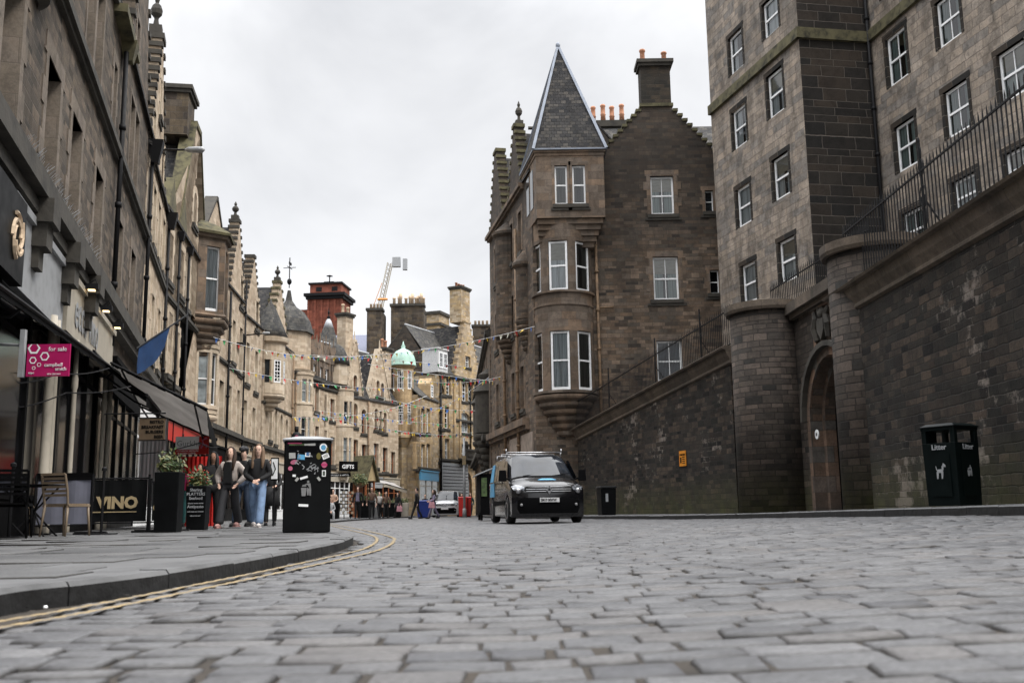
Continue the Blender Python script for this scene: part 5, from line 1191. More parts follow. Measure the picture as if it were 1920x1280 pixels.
# terrace behind the wall
b = MB(); b.poly([(wF[0]+.3, wF[1], 3.6), (wG[0]+.4, wG[1]+.2, 5.0), (8.9, 31.2, 4.8), (9.5, 22.4, 4.8), (wH[0]+.5, 22.0, 4.7), (wI[0]+.5, wI[1], 4.6), (30, -5, 4.6), (30, 46.9, 4.6), (hA[0], 46.9, 4.2)])
tag(b.build('terrace', M['kerbt']), kind='structure')
def railing(label, pts, h, sp=.14, ornaments=(), below=.05, stepz=None):
    """spiked iron railing along points (x, y, z)"""
    root = thing('iron_railing', label, 'railing', pts[0]); o0 = Vector(pts[0]); V_ = [Vector(p)-o0 for p in pts]; b = MB(); rl = MB()
    for i in range(len(V_)-1):
        a, c = V_[i], V_[i+1]; d = c-a; L_ = d.length; n = int(L_/sp)
        for k in range(n):
            p = a+d*(k/n); b.tube([p-Vector((0, 0, below)), p+Vector((0, 0, h-.1)), p+Vector((0, 0, h))], [.014, .014, .003], 4)
        for hh, rr in ((h-.2, .024), (.12, .018)): rl.tube([a+Vector((0, 0, hh)), c+Vector((0, 0, hh))], rr, 4)
    b.build('baluster', M['iron'], root); rl.build('rail', M['iron'], root)
    for t in ornaments:
        s = MB(); p = V_[0].lerp(V_[-1], t) if len(V_) == 2 else V_[1]
        s.tube([p-Vector((0, 0, .1)), p+Vector((0, 0, h+.35))], .028, 6)
        for z0, rr in ((h+.15, .07), (h-.15, .1), (h*.55, .13), (h*.3, .1)):
            for sg in (1, -1): s.tube([p+Vector((0, sg*rr*math.sin(a_)*1.2*(1-a_/9), z0+rr*math.cos(a_)*1.8)) for a_ in [j*.6 for j in range(9)]], .012, 4)
        s.blob(p+Vector((0, 0, h+.4)), (.03, .03, .07), 6, 4); s.tube([p+Vector((.5, 0, 0)), p+Vector((.0, 0, h*.55))], .018, 4)
        s.build('scrolled_standard', M['iron'], root)
    return root
off = .12
railing('long black spiked railing on the retaining wall above the litter bin', [(wH[0]+off, wH[1]-.6, 5.26), (wI[0]+off, 2, 5.11)], 1.6, .15, ornaments=(.22, .55))
dl = WL.d; nl = WL.n
railing('black spiked railing sloping up the wall in front of the gable house', [(wF[0]+nl.x*.15-.2, wF[1]+nl.y*.15, 4.05), (wG[0]+nl.x*.15, wG[1]+nl.y*.15, 5.5)], 1.45, .13, ornaments=(.28, .6, .85))
railing('short black spiked railing above the arched gateway', [(wG[0]+1.2, wG[1]-.9, 6.1), (wH[0]+1.3, wH[1]+.8, 6.2)], 1.2, .13)
# ---------------------------------------------------------------- vans
VP = [(.05,.17),(.0,.34),(-.02,.6),(.0,.78),(.05,.94),(.14,1.03),(.30,1.10),(.55,1.17),(.82,1.24),(1.1,1.42),(1.42,1.65),(1.72,1.84),(2.0,1.91),(2.6,1.94),(3.4,1.95),(4.2,1.93),(4.75,1.88),(4.98,1.7),(5.04,1.3),(5.05,.8),(5.03,.2)]
def vw(z): return .965 if z < 1.0 else .965-.17*min(1, (z-1.0)/.95)**1.3
def van_front(x, z):
    for i in range(len(VP)-1):
        if VP[i][1] <= z <= VP[i+1][1] and i < 12: t = (z-VP[i][1])/(VP[i+1][1]-VP[i][1]); y = VP[i][0]+(VP[i+1][0]-VP[i][0])*t; break
    else: y = 0
    return y+.24*(abs(x)/.98)**3
def van(name, label, paint, loc, rz, detail=True, decal=None):
    root = thing(name, label, 'van', loc, rz)
    b = MB(); nx = 16; rows = []
    for k, (y, z) in enumerate(VP):
        w_ = vw(z); fr = 1 if k < 12 else max(0, 1-(k-11)/3) if k < 15 else (-.5 if k > 16 else 0); row = []
        for i in range(nx+1):
            t = -1+2*i/nx; x = t*w_; dy = .24*abs(t)**3*fr
            dz = -.10*abs(t)**5 if 4 < k < 17 else 0
            row.append(b.vert((x, y+dy, z+dz)))
        rows.append(row)
    for k in range(len(VP)-1):
        for i in range(nx): b.face((rows[k][i], rows[k+1][i], rows[k+1][i+1], rows[k][i+1])[::-1])
    for s_ in (0, nx):       # flanks
        sg = -1 if s_ == 0 else 1; cols = []
        for k in range(5, 17):
            top = b.v[rows[k][s_]]; col = [rows[k][s_]]
            for j in range(1, 8):
                z = top[2]+(.2-top[2])*j/7; wz = vw(z)*1.015; fy = .26*(1-j/7)*0
                yy = top[1] if k > 5 else b.v[rows[max(0, 5-j)][s_]][1]
                if k == 5 and j <= 5: col.append(rows[5-j][s_])
                else: col.append(b.vert((sg*wz, top[1], z)))
            cols.append(col)
        for c in range(len(cols)-1):
            for j in range(7): q = (cols[c][j], cols[c+1][j], cols[c+1][j+1], cols[c][j+1]); b.face(q if sg < 0 else q[::-1])
        q = [cols[-1][j] for j in range(8)]
        for k, j in ((17, 1), (18, 3), (19, 5), (20, 7)): pass
        for (k0, k1, j0, j1) in ((16, 17, 0, 1), (17, 18, 1, 3), (18, 19, 3, 5), (19, 20, 5, 7)):
            f_ = [cols[-1][j] for j in range(j0, j1+1)]+[rows[k1][s_], rows[k0][s_]]; f_ = [x for n_, x in enumerate(f_) if x not in f_[:n_]]
            b.face(f_ if sg > 0 else f_[::-1])
    body = b.build('body', paint, root, True)
    es = body.modifiers.new('e', 'EDGE_SPLIT'); es.split_angle = R_(50)
    def patch(xa, xb, pts, m, name, off=.012, par=root, nx_=10, dz=0):
        """skin laid over the nose: pts = rows of (y-profile index-free) z heights"""
        p = MB(); rr = []
        for (t0, t1, k, fr) in pts:
            i = int(k); f = k-i; y = VP[i][0]+(VP[min(i+1, 20)][0]-VP[i][0])*f; z = VP[i][1]+(VP[min(i+1, 20)][1]-VP[i][1])*f; w_ = vw(z); ro = []
            tx, tz = VP[min(i+1, 20)][0]-VP[i][0], VP[min(i+1, 20)][1]-VP[i][1]; l = math.hypot(tx, tz); ny, nz = -tz/l, tx/l
            for n_ in range(nx_+1):
                t = t0+(t1-t0)*n_/nx_; ro.append(p.vert((t*w_, y+.24*abs(t)**3+ny*off, z+nz*off-(.10*abs(t)**5 if k > 4 else 0))))
            rr.append(ro)
        for a in range(len(rr)-1):
            for n_ in range(nx_): p.face((rr[a][n_], rr[a][n_+1], rr[a+1][n_+1], rr[a+1][n_]))
        return p.build(name, m, par, True)
    ws = patch(0, 0, [(-.90, .90, 8.15, 1), (-.90, .90, 9, 1), (-.885, .885, 10, 1), (-.86, .86, 11, 1), (-.82, .82, 11.6, 1)], M['scr'], 'windscreen', .012)
    patch(0, 0, [(-.93, .93, 7.75, 1), (-.93, .93, 8.2, 1)], M['blackm'], 'scuttle', .008)
    patch(0, 0, [(-.62, .62, 3.15, 1), (-.68, .68, 3.6, 1), (-.66, .66, 4.0, 1), (-.60, .60, 4.35, 1)], M['black'], 'grille', .01)
    for k in (3.3, 3.65, 4.0): patch(0, 0, [(-.62, .62, k, 1), (-.63, .63, k+.07, 1)], M['alu'], 'grille_bar', .022)
    patch(0, 0, [(-.8, .8, .6, 1), (-.86, .86, 1.2, 1), (-.86, .86, 2.0, 1), (-.7, .7, 2.4, 1)], M['blackm'], 'bumper', .012)
    for s_ in (-1, 1):
        a = sorted((s_*.70, s_*1.0)); 
        patch(0, 0, [(*sorted((s_*.68, s_*.95)), 3.5, 1), (*sorted((s_*.66, s_*.985)), 4.0, 1), (*sorted((s_*.72, s_*.995)), 4.6, 1), (*sorted((s_*.86, s_*.99)), 5.4, 1)], M['glass_l'], 'headlight', .016, nx_=4)
        hl = MB(); hl.blob((s_*.80, van_front(.80, .84)-.03, .85), (.07, .03, .07)); hl.build('lamp_bowl', M['alu'], root, True)
        hl = MB(); hl.blob((s_*.73, van_front(.73, .5)-.02, .49), (.04, .02, .04)); hl.build('fog_lamp', M['greyp2'], root, True)
        m_ = MB(); m_.frus(0, 0, -.15, .15, .11, .06, .09, .05); m_.tube([(-s_*.2, .04, -.1), (0, 0, -.05)], .03, 5); o = m_.build('wing_mirror', M['blackm'], root); o.location = (s_*1.10, .95, 1.28); bevel(o, .03, 3)
        # side glass
        sgl = MB()
        for (y0, y1, z0, z1, yt) in ((1.0, 1.95, 1.2, 1.72, 1.62), (2.05, 3.3, 1.2, 1.74, 2.05), (3.4, 4.7, 1.2, 1.72, 3.4)):
            sgl.poly([(s_*(vw(z0)*1.0+.022), y0, z0), (s_*(vw(z0)*1.0+.022), y1, z0), (s_*(vw(z1)+.018), y1, z1), (s_*(vw(z1)+.018), yt, z1)][::1 if s_ > 0 else -1])
        sgl.build('side_window', M['scr'], root)
        for y in (2.0, 3.35): d_ = MB(); d_.box(s_*.972-.006, y, .4, s_*.972+.006, y+.012, 1.15); d_.build('door_seam', M['blackm'], root)
        mo = MB(); mo.box(s_*.985-.012, 1.35, .5, s_*.985+.012, 3.9, .62); mo.build('side_moulding', M['blackm'], root)
        for y in (.92, 4.05):
            w_ = MB(); bb = len(w_.v); w_.lathe([(.2, -.1), (.3, -.11), (.335, -.08), (.345, 0), (.335, .1), (.3, .12), (.2, .11)], 28); w_.move(bb, Matrix.Translation((s_*.90, y, .345)) @ Matrix.Rotation(math.pi/2, 4, 'Y')); wh = w_.build('wheel', M['rub'], root, True)
            w_ = MB(); bb = len(w_.v); w_.lathe([(.0, .06), (.05, .1), (.08, .06), (.2, .08), (.215, .115), (.235, .1), (.235, -.1), (0, -.1)], 20); w_.move(bb, Matrix.Translation((s_*.90, y, .345)) @ Matrix.Rotation(s_*math.pi/2, 4, 'Y')); w_.build('rim', M['alu'], wh, True)
            w_ = MB(); n = 14; r0, r1 = .37, .43
            for i in range(n): a0, a1 = math.pi*i/n-.1, math.pi*(i+1)/n-.1+.0; w_.poly([(s_*.99, y+r0*math.cos(a0), .345+r0*math.sin(a0)), (s_*.985, y+r1*math.cos(a0), .345+r1*math.sin(a0)), (s_*.985, y+r1*math.cos(a1), .345+r1*math.sin(a1)), (s_*.99, y+r0*math.cos(a1), .345+r0*math.sin(a1))])
            pts = [(s_*.976, y+.37*math.cos(math.pi*i/12), .345+.37*math.sin(math.pi*i/12)) for i in range(13)]+[(s_*.976, y-.37, .28), (s_*.976, y+.37, .28)]
            w_.poly(pts[::1 if s_ > 0 else -1]); w_.build('wheel_arch', M['blackm'], root)
    p = MB(); yf = van_front(0, .62)-.02; p.box(-.26, yf-.012, .555, .26, yf, .67); o = p.build('number_plate', M['plate'], root)
    if detail: text('lettering', 'SM19 MWW', .1, (-.235, yf-.016, .578), M['black'], o, thick=.003, sx=.78)
    e_ = MB(); zc = .87; ye = van_front(0, .87)-.045; q = [(0, .115), (.075, 0), (0, -.115), (-.075, 0)]; qi = [(0, .06), (.035, 0), (0, -.06), (-.035, 0)]
    for i in range(4): j = (i+1) % 4; e_.prism([(q[i][0], zc+q[i][1]), (qi[i][0], zc+qi[i][1]), (qi[j][0], zc+qi[j][1]), (q[j][0], zc+q[j][1])], ye-.015, ye+.02)
    e_.build('emblem', M['alu'], root)
    if detail:
        r_ = MB()
        for y in (2.3, 3.4, 4.4):
            r_.tube([(-.8, y, 1.98), (.8, y, 1.98)], .022, 6)
            for s_ in (-.78, .78): r_.tube([(s_, y, 1.86), (s_, y, 1.98)], .02, 5)
        [r_.tube([(s_, 2.3, 1.96), (s_, 2.3, 2.08)], .02, 5) for s_ in (-.8, .8)]; r_.build('roof_rack', M['alu'], root, True)
        d_ = MB(); d_.poly([(-.99, 2.9, 1.75), (-.99, 2.9, .75), (-.99, 3.3, .7), (-.99, 4.6, .8), (-.99, 4.7, 1.2), (-.865, 4.5, 1.75)][::-1]); 
        b2 = MB(); 
        for (y0, y1, z0, z1) in ((3.5, 4.6, .75, 1.16), (3.9, 4.7, 1.2, 1.72)): b2.poly([(-(vw(z0)+.03), y0, z0), (-(vw(z1)+.03), y0+.2, z1), (-(vw(z1)+.03), y1, z1), (-(vw(z0)+.03), y1, z0)])
        b2.build('blue_livery', M['lblue'], root)
        patch(0, 0, [(-.25, .3, 6.5, 1), (-.1, .2, 7.1, 1)], M['lblue'], 'bonnet_livery', .01)
        wp = MB(); y0 = VP[8][0]
        for s_ in (-.55, .25): wp.tube([(s_, .86, 1.27), (s_+.5, .98, 1.335)], .012, 4)
        wp.build('wiper', M['blackm'], root)
    return root
def car_paint(name, col, rough=.25):
    m, t, b = newmat(name); b.inputs['Base Color'].default_value = (*col, 1); b.inputs['Roughness'].default_value = rough; b.inputs['Coat Weight'].default_value = .55; b.inputs['Coat Roughness'].default_value = .05
    tcn = t.nodes.new('ShaderNodeTexCoord'); L(t, ramp(t, noise(t, tcn.outputs['Object'], 2.2, 5).outputs[0], [(.3, tuple(c*.8 for c in col)), (.7, tuple(min(1, c*1.15+.004) for c in col))]), b.inputs['Base Color']); return m
M['pblack'] = car_paint('black_car_paint', (.003,.003,.004), .22); M['pwhite'] = car_paint('white_van_paint', (.42,.43,.44))
van('van', 'black van with light blue side panels and roof bars parked beside the retaining wall', M['pblack'], (G(1031, 26.2), 26.2, gz(1, 27)), R_(8.5))
van('van', 'white van facing the camera in front of the gold tenement', M['pwhite'], (G(834, 72), 72, gz(-4, 72)), R_(-2), False)
# ---------------------------------------------------------------- bins
def bin_black():
    Y = 14.0; x0, x1 = G(519, Y, .1), G(611, Y, .1); w_ = x1-x0; r = thing('litter_bin', 'black communal waste bin covered in stickers at the kerb corner, left', 'bin', (x0+w_/2, Y+w_/2, PZ), R_(11.5))
    h = 1.28; b = MB(); b.box(-w_/2+.015, -w_/2+.015, 0, w_/2-.015, w_/2-.015, h); o = b.build('body', M['black'], r); bevel(o, .02, 3)
    b = MB(); b.box(-w_/2-.01, -w_/2-.02, h, w_/2+.01, w_/2, h+.03); n = len(b.v); b.frus(0, 0, h+.03, h+.075, w_/2, w_/2, w_*.2, w_*.2); o = b.build('lid', M['greyp'], r); bevel(o, .012, 2)
    b = MB(); b.box(-w_/2+.08, -w_/2+.005, h-.17, w_/2-.18, -w_/2+.013, h-.07); o = b.build('slot', M['blackm'], r)
    y = -w_/2+.011
    def st(name, shp, m, x, z, a, b_, rot=0):
        s = MB()
        if shp == 'o': pts = [(a*math.cos(k*.524), b_*math.sin(k*.524)) for k in range(12)]
        else: pts = [(-a, -b_), (a, -b_), (a, b_), (-a, b_)]
        c, d = math.cos(rot), math.sin(rot); s.poly([(x+p*c-q*d, y, z+p*d+q*c) for p, q in pts]); return s.build(name, m if not isinstance(m, str) else M[m], r)
    k = w_/430.   # sticker positions read in 1/430 of the bin's width
    X = lambda px: -w_/2+px*k; Z = lambda py: h-(py-10)*k
    for (shp, m, px, py, a, b_, ro) in (('r','leaf',120,45,70,9,0),('r','magenta',100,33,60,5,0),('r','white',185,72,95,7,0),('r','sticker_grey',232,52,48,16,.05),('o','white',350,70,34,36,0),('o','lblue',350,72,22,24,0),('o','magenta2',68,92,19,18,0),('r','sticker_grey',80,142,28,26,.05),('r','lblue',158,155,32,22,-.1),('r','white',215,128,22,26,-.05),('r','lblue2',215,128,14,17,-.05),('o','gold2',310,148,20,30,0),('r','white',370,148,30,22,.4),('r','sticker_grey',370,148,22,14,.4),('o','magenta2',95,200,30,20,.3),('o','magenta2',66,255,20,20,0),('o','magenta2',360,225,24,28,0),('r','magenta',360,225,26,8,0),('r','white',358,300,17,28,0),('r','leafd',358,300,10,20,0),('r','white',100,318,14,10,0),('r','white',185,337,34,10,.28),('r','sticker_grey',125,352,18,11,.9),('r','sticker_grey',315,348,18,11,-.9),('r','white',185,578,42,11,-.06),('r','gold2',385,95,8,24,0)):
        st('sticker', shp, m, X(px), Z(py), a*k, b_*k, ro); y -= .0006
    for (cx, cy, n) in ((135, 120, 6), (150, 210, 9), (225, 265, 7), (255, 230, 9), (290, 240, 9), (285, 290, 5), (250, 150, 5)):
        s = MB(); px, py = cx, cy
        for i in range(n):
            qx, qy = px+random.uniform(-22, 22), py+random.uniform(-20, 24); dx, dy = qx-px, qy-py; l = math.hypot(dx, dy)+1e-6; nx, ny = -dy/l*3.4, dx/l*3.4
            s.poly([(X(px+nx), y, Z(py+ny)), (X(qx+nx), y, Z(qy+ny)), (X(qx-nx), y, Z(qy-ny)), (X(px-nx), y, Z(py-ny))]); px, py = (qx, qy) if random.random() < .6 else (cx+random.uniform(-20, 20), cy+random.uniform(-25, 25))
        s.build('torn_sticker', M['greyp'], r)
    tidy(r, X(205), Z(440), 1.0*k*60, y-.001, 'greyp2')
def tidy(r, x, z, s, y, m, ny=-1):
    b = MB(); P_ = lambda pts: b.poly([(x+p*s, y, z+q*s) for p, q in pts])
    P_([(-.72, .25), (-.6, -.95), (-.05, -.95), (.08, .25)]); P_([(-.62, .42), (-.5, .66), (-.02, .74), (.05, .42)])
    P_([(.2, -.85), (.38, -.85), (.45, .1), (.2, .3), (.1, 0)]); P_([(.5, -.85), (.72, -.95), (.75, 0), (.62, .9), (.2, .9), (-.3, .7), (-.3, .6), (.2, .68), (.45, .3), (.42, .1)])
    P_([(.3+.18*math.cos(k*.6283), 1.12+.18*math.sin(k*.6283)) for k in range(10)])
    return b.build('pictogram', M[m], r)
for n_, c_ in (('sticker_grey', (.4,.4,.38)), ('magenta2', (.45,.12,.2)), ('lblue2', (.05,.15,.35)), ('gold2', (.12,.1,.02)), ('leafd', (.05,.07,.05)), ('greyp2', (.2,.2,.2)), ('greenb', (.0012,.004,.004))): M[n_] = plain(n_, c_, .5, spec=.15 if n_ == 'greenb' else .4)
bin_black()
# camera-like black housing behind that bin
b = MB(); r = thing('round_lamp_housing', 'round black housing with a small pink sticker peeping over the stickered bin', 'lamp', (G(552, 15.6), 15.6, PZ))
b.tube([(0, 0, 0), (0, 0, 1.35)], .03, 8); b.build('post', M['iron'], r); b = MB(); b.blob((0, 0, 1.45), (.085, .085, .09), 14, 9); b.lathe([(.03, 1.52), (.03, 1.62)], 8); b.build('housing', M['iron'], r, True)
b = MB(); b.poly([(.02+.03*math.cos(k*.6), -.086-.001, 1.45+.03*math.sin(k*.6)) for k in range(10)]); b.build('sticker', M['magenta2'], r)
def bin_green():
    Y = 15.2; x0, x1 = G(1757, Y, .35), G(1848, Y, .35); w_ = .62; z0 = zr(6.8, 15.2); r = thing('litter_bin', 'dark green twin litter bin with white dog pictogram against the mossy wall', 'bin', ((x0+x1)/2+.04, Y+.3, z0+.005), R_(31))
    h = 1.2; hw = .295
    b = MB(); b.frus(0, 0, 0, h*.8, hw*.93, hw*.93, hw*.985, hw*.985); b.frus(0, 0, h*.96, h, hw, hw, hw*1.01, hw*1.01)
    for sx in (-1, 1):
        for sy in (-1, 1): b.box(min(sx*hw*.985, sx*hw*.72), min(sy*hw*.985, sy*hw*.72), h*.8, max(sx*hw*.985, sx*hw*.72), max(sy*hw*.985, sy*hw*.72), h*.96)
    b.box(-hw*.72, hw*.9, h*.8, hw*.2, hw*.95, h*.96); o = b.build('body', M['greenb'], r); bevel(o, .006, 2)
    b = MB(); b.frus(0, 0, h, h+.02, hw*1.06, hw*1.06, hw*1.06, hw*1.06); b.frus(0, 0, h+.02, h+.06, hw*1.03, hw*1.03, hw*.8, hw*.8); o = b.build('lid', M['greenb'], r); bevel(o, .008, 2)
    # face towards -y (right in the photo) and face towards -x (left)
    for rz in (0, -math.pi/2):
        f = bpy.data.objects.new('side_panel', MBq(hw, h)); COL.objects.link(f); f.parent = r; f.rotation_euler[2] = rz
        y = -hw*.995-.004
        text('lettering', 'Litter', .115, (-.12, y, h*.715), M['greyp'], f, thick=.002)
        if rz == 0: tidy(f, 0, h*.43, .075, y, 'greyp')
        else:
            d = MB(); Pp = lambda pts: d.poly([(p*.13, y, h*.43+q*.13) for p, q in pts])
            Pp([(-.5, -.1), (.35, -.1), (.45, .35), (-.35, .3)]); Pp([(-.5, -.8), (-.3, -.8), (-.2, 0), (-.5, 0)]); Pp([(.12, -.8), (.3, -.8), (.42, 0), (.12, 0)]); Pp([(.2, .2), (.45, .2), (.5, .75), (.25, .7)]); Pp([(.2, .6), (.8, .55), (.75, .8), (.45, 1.05), (.35, .8)]); Pp([(-.5, .2), (-.38, .2), (-.5, .7), (-.6, .7)])
            d.build('dog_pictogram', M['greyp'], f)
def MBq(hw, h):
    b = MB(); b.box(-hw*.6, -hw*.995-.003, h*.12, hw*.6, -hw*.985, h*.66); o = b.build('side_panel', M['greenb']); me = o.data; bpy.data.objects.remove(o); return me
bin_green()
x = G(1141, 37.5, .1); r = thing('salt_bin', 'small black bin against the retaining wall just right of the black van', 'bin', (x-.05, 37.6, zr(3.5, 37)), R_(12)); b = MB(); b.frus(0, 0, 0, 1.0, .27, .27, .3, .3); o = b.build('body', M['black'], r); bevel(o, .02)
b = MB(); b.frus(0, 0, 1.0, 1.08, .34, .34, .3, .3); o = b.build('lid', M['black'], r); bevel(o, .02); b = MB(); b.poly([(-.12, -.292, .5), (-.02, -.292, .5), (-.02, -.298, .8), (-.12, -.298, .8)]); b.build('sticker', M['greyp'], r)
# kiosk trailer left of the van
r = thing('kiosk', 'dark street stall with sloping roof and red chevrons, left of the black van', 'kiosk', (G(915, 38), 38, 0), R_(5))
b = MB(); b.box(-.28, 0, .25, .45, 2.6, 1.75); b.box(-.33, -.03, .2, .5, 2.6, .3); b.build('body', M['blackm'], r); b = MB(); b.prism([(-.45, 1.68), (.5, 2.05), (.5, 2.1), (-.45, 1.73)], -.1, 2.7); b.build('roof', M['greyp'], r)
b = MB(); 
for y in (.4, 2.1):
    for x_ in (-.22, .4): bb = len(b.v); b.lathe([(.13, -.04), (.13, .04)], 14); b.move(bb, Matrix.Translation((x_, y, .13)) @ Matrix.Rotation(math.pi/2, 4, 'Y'))
b.build('wheel', M['rub'], r)
b = MB(); b.poly([(-.24, -.035, .9), (-.03, -.035, .9), (-.03, -.035, 1.6), (-.24, -.035, 1.6)]); b.build('green_panel', M['leaf'], r)
b = MB(); b.box(.08, -.05, .75, .32, -.03, 1.35); ch = b.build('chevron_board', M['white'], r); b = MB()
for i in range(3): z = .78+i*.2; b.poly([(.08, -.053, z), (.2, -.053, z+.1), (.32, -.053, z), (.32, -.053, z+.1), (.2, -.053, z+.2), (.08, -.053, z+.1)])
b.build('chevron', M['red'], ch)
def wheelie(px, Y, m, label, w_=.6, h=1.0, name='wheelie_bin', rz=0, cat='bin'):
    r = thing(name, label, cat, (G(px, Y), Y, gz(0, Y)), rz); b = MB(); b.frus(0, 0, .06, h, w_*.4, w_*.42, w_*.5, w_*.5); o = b.build('body', m, r); bevel(o, .03); b = MB(); b.frus(0, 0, h, h+.07, w_*.54, w_*.54, w_*.5, w_*.45); o = b.build('lid', m, r); bevel(o, .02)
    b = MB(); b.tube([(-w_*.4, w_*.45, .08), (w_*.4, w_*.45, .08)], .09, 10); b.build('wheel', M['rub'], r); return r
M['dblue'] = plain('blue_plastic', (.01,.03,.2), .5)
wheelie(795, 66, M['dblue'], 'blue wheeled bin in front of the light blue shop', .95, 1.1)
wheelie(868, 70, M['red'], 'red wheeled bin right of the white van, left of the grey pole', .62, 1.35); wheelie(876, 70.6, M['red'], 'red wheeled bin right of the white van, directly behind the grey pole', .62, 1.35)
r = thing('sign_pole', 'slim grey pole standing in front of the red bins', 'pole', (G(871, 66), 66, 0)); b = MB(); b.tube([(0, 0, 0), (0, 0, 5.2)], [.09, .07], 10); b.lathe([(.14, 0), (.12, .5), (.09, .55)], 10); b.build('post', M['greyp'], r, True); b = MB(); b.box(-.12, -.1, 3.4, .12, -.07, 4.0); b.build('sign', M['yel'], r)
# planters
def plants(root, n, rx, ry, z, h, mats, seed=1, size=.045):
    rg = random.Random(seed)
    for mi, m_ in enumerate(mats):
        b = MB()
        for _ in range(n):
            a = rg.uniform(0, 6.28); rr = math.sqrt(rg.random()); cl = rg.choice([(-.5, .1), (.45, .0), (0, -.2)]); rr *= 1.7 if rg.random() < .12 else 1; px, py, pz = (cl[0]+math.cos(a)*rr*.55)*rx, (cl[1]+math.sin(a)*rr*.6)*ry, z+abs(rg.gauss(.45, .25))*h*(1-.25*min(rr, 1))*(1.5 if rg.random() < .08 else 1)
            t = Vector((rg.gauss(0, 1), rg.gauss(0, 1), rg.gauss(.4, .8))).normalized()*size*rg.uniform(.7, 1.5); s_ = t.orthogonal().normalized()*size*.45; c = Vector((px, py, pz)); b.poly([c-t, c+s_, c+t, c-s_])
        b.build('foliage', M[m_], root)
    b = MB()
    for _ in range(12): a = rg.uniform(0, 6.28); b.tube([(0, 0, z-.05), (math.cos(a)*rx*.6, math.sin(a)*ry*.6, z+h*.6)], .006, 3)
    b.build('stem', M['wood'], root)
def planter(px0, px1, Y, h, label, top=.25, taper=.97, board=False):
    x0, x1 = G(px0, Y, .2), G(px1, Y, .2); w_ = (x1-x0)/2; r = thing('planter', label, 'planter', ((x0+x1)/2, Y+w_, zl(0, Y)), R_(4))
    b = MB(); b.frus(0, 0, 0, h, w_*taper*.93, w_*taper*.93, w_, w_); o = b.build('pot', M['black'], r); bevel(o, .012); plants(r, 220, w_*.95, w_*.9, h, top, ('leaf', 'leaf2'), int(px0)); return r, w_
planter(284, 330, 16, .96, 'tall square black planter with leafy shrub beside the wine bar banner', .32)
r, w_ = planter(345, 383, 18.2, .8, 'black planter lettered with platters menu and red flowers, left of the walkers', .3, .95)
b = MB()
rg = random.Random(4)
for _ in range(40): b.blob((rg.uniform(-w_, w_)*.9, rg.uniform(-w_, w_)*.7, .8+rg.uniform(.05, .3)), (.015, .015, .012), 5, 3)
b.build('flower', M['red'], r)
for i, (t_, s_, m_) in enumerate((('Sharing', .075, 'greyp'), ('PLATTERS', .075, 'greyp'), ('Seafood', .075, 'greyp'), ('all your sweet sauces', .032, 'greyp'), ('Antipasto', .075, 'greyp'), ('cold meat and cheeses', .032, 'greyp'), ('olives & bread', .032, 'greyp'))):
    text('lettering', t_, s_, (0, -w_-.006, .7-i*.075), M[m_], r, align='CENTER', thick=.001)
# ---------------------------------------------------------------- cafe furniture, banners, signs, awnings
def banner(px0, px1, Y, z0, z1, m, label, rz=0, post=True):
    x0, x1 = G(px0, Y, .5), G(px1, Y, .5); w_ = x1-x0; r = thing('cafe_barrier', label, 'barrier', (x0, Y, PZ), rz)
    b = MB(); n = 14
    for i in range(n):
        xa, xb = .03+(w_-.06)*i/n, .03+(w_-.06)*(i+1)/n; ya, yb = .008*math.sin(i*1.1), .008*math.sin((i+1)*1.1); b.poly([(xa, ya, z0), (xb, yb, z0), (xb, yb, z1), (xa, ya, z1)])
    c = b.build('cloth', m, r); b = MB()
    for x in (0, w_): b.tube([(x, 0, 0), (x, 0, z1+.08)], .02, 8)
    b.tube([(0, 0, z1+.02), (w_, 0, z1+.02)], .015, 6); b.tube([(0, 0, z0-.02), (w_, 0, z0-.02)], .012, 6); b.build('frame', M['iron'], r)
    for x in (0, w_): b = MB(); b.box(x-.25, -.04, .0, x+.25, .04, .03); b.build('foot', M['iron'], r)
    return r, w_
M['bannerk'] = plain('black_banner_cloth', (.005,.0055,.006), .7, spec=.15)
r, w_ = banner(65, 172, 15.2, .16, .82, M['blind'], 'grey-mauve cafe banner between posts behind the wooden chair'); b = MB(); b.box(0, -.012, .82, w_, .0, .93); b.build('top_strip', M['blackm'], r)
r, w_ = banner(172, 278, 16.4, .18, .86, M['bannerk'], 'black wine bar banner with pale gold VINO lettering')
text('lettering', 'VINO', .26, (.09, -.02, .4), M['gold'], r, thick=.012, sx=1.05); b = MB(); b.box(0, -.02, .33, w_*.8, -.014, .345); b.build('underline', M['gold'], r)
r, w_ = banner(282, 330, 17.6, .18, .84, M['bannerk'], 'black banner with cut-off gold letter behind the shrub planter'); text('lettering', 'cv', .26, (.05, -.02, .35), M['gold'], r, thick=.008)
for px, Y, lb in ((190, 14.9, 'black barrier post on a flat foot in front of the VINO banner'), (17, 13.3, 'black barrier post leaning at the left edge of the photo')):
    r = thing('barrier_post', lb, 'post', (G(px, Y, .2), Y, PZ)); b = MB(); b.tube([(0, 0, 0), (0, 0, .98)], .022, 8); b.lathe([(.04, .94), (.04, .98), (0.01, 1.0)], 8); b.build('post', M['iron'], r); b = MB(); b.box(-.2, -.12, 0, .2, .12, .02); b.build('foot', M['iron'], r)
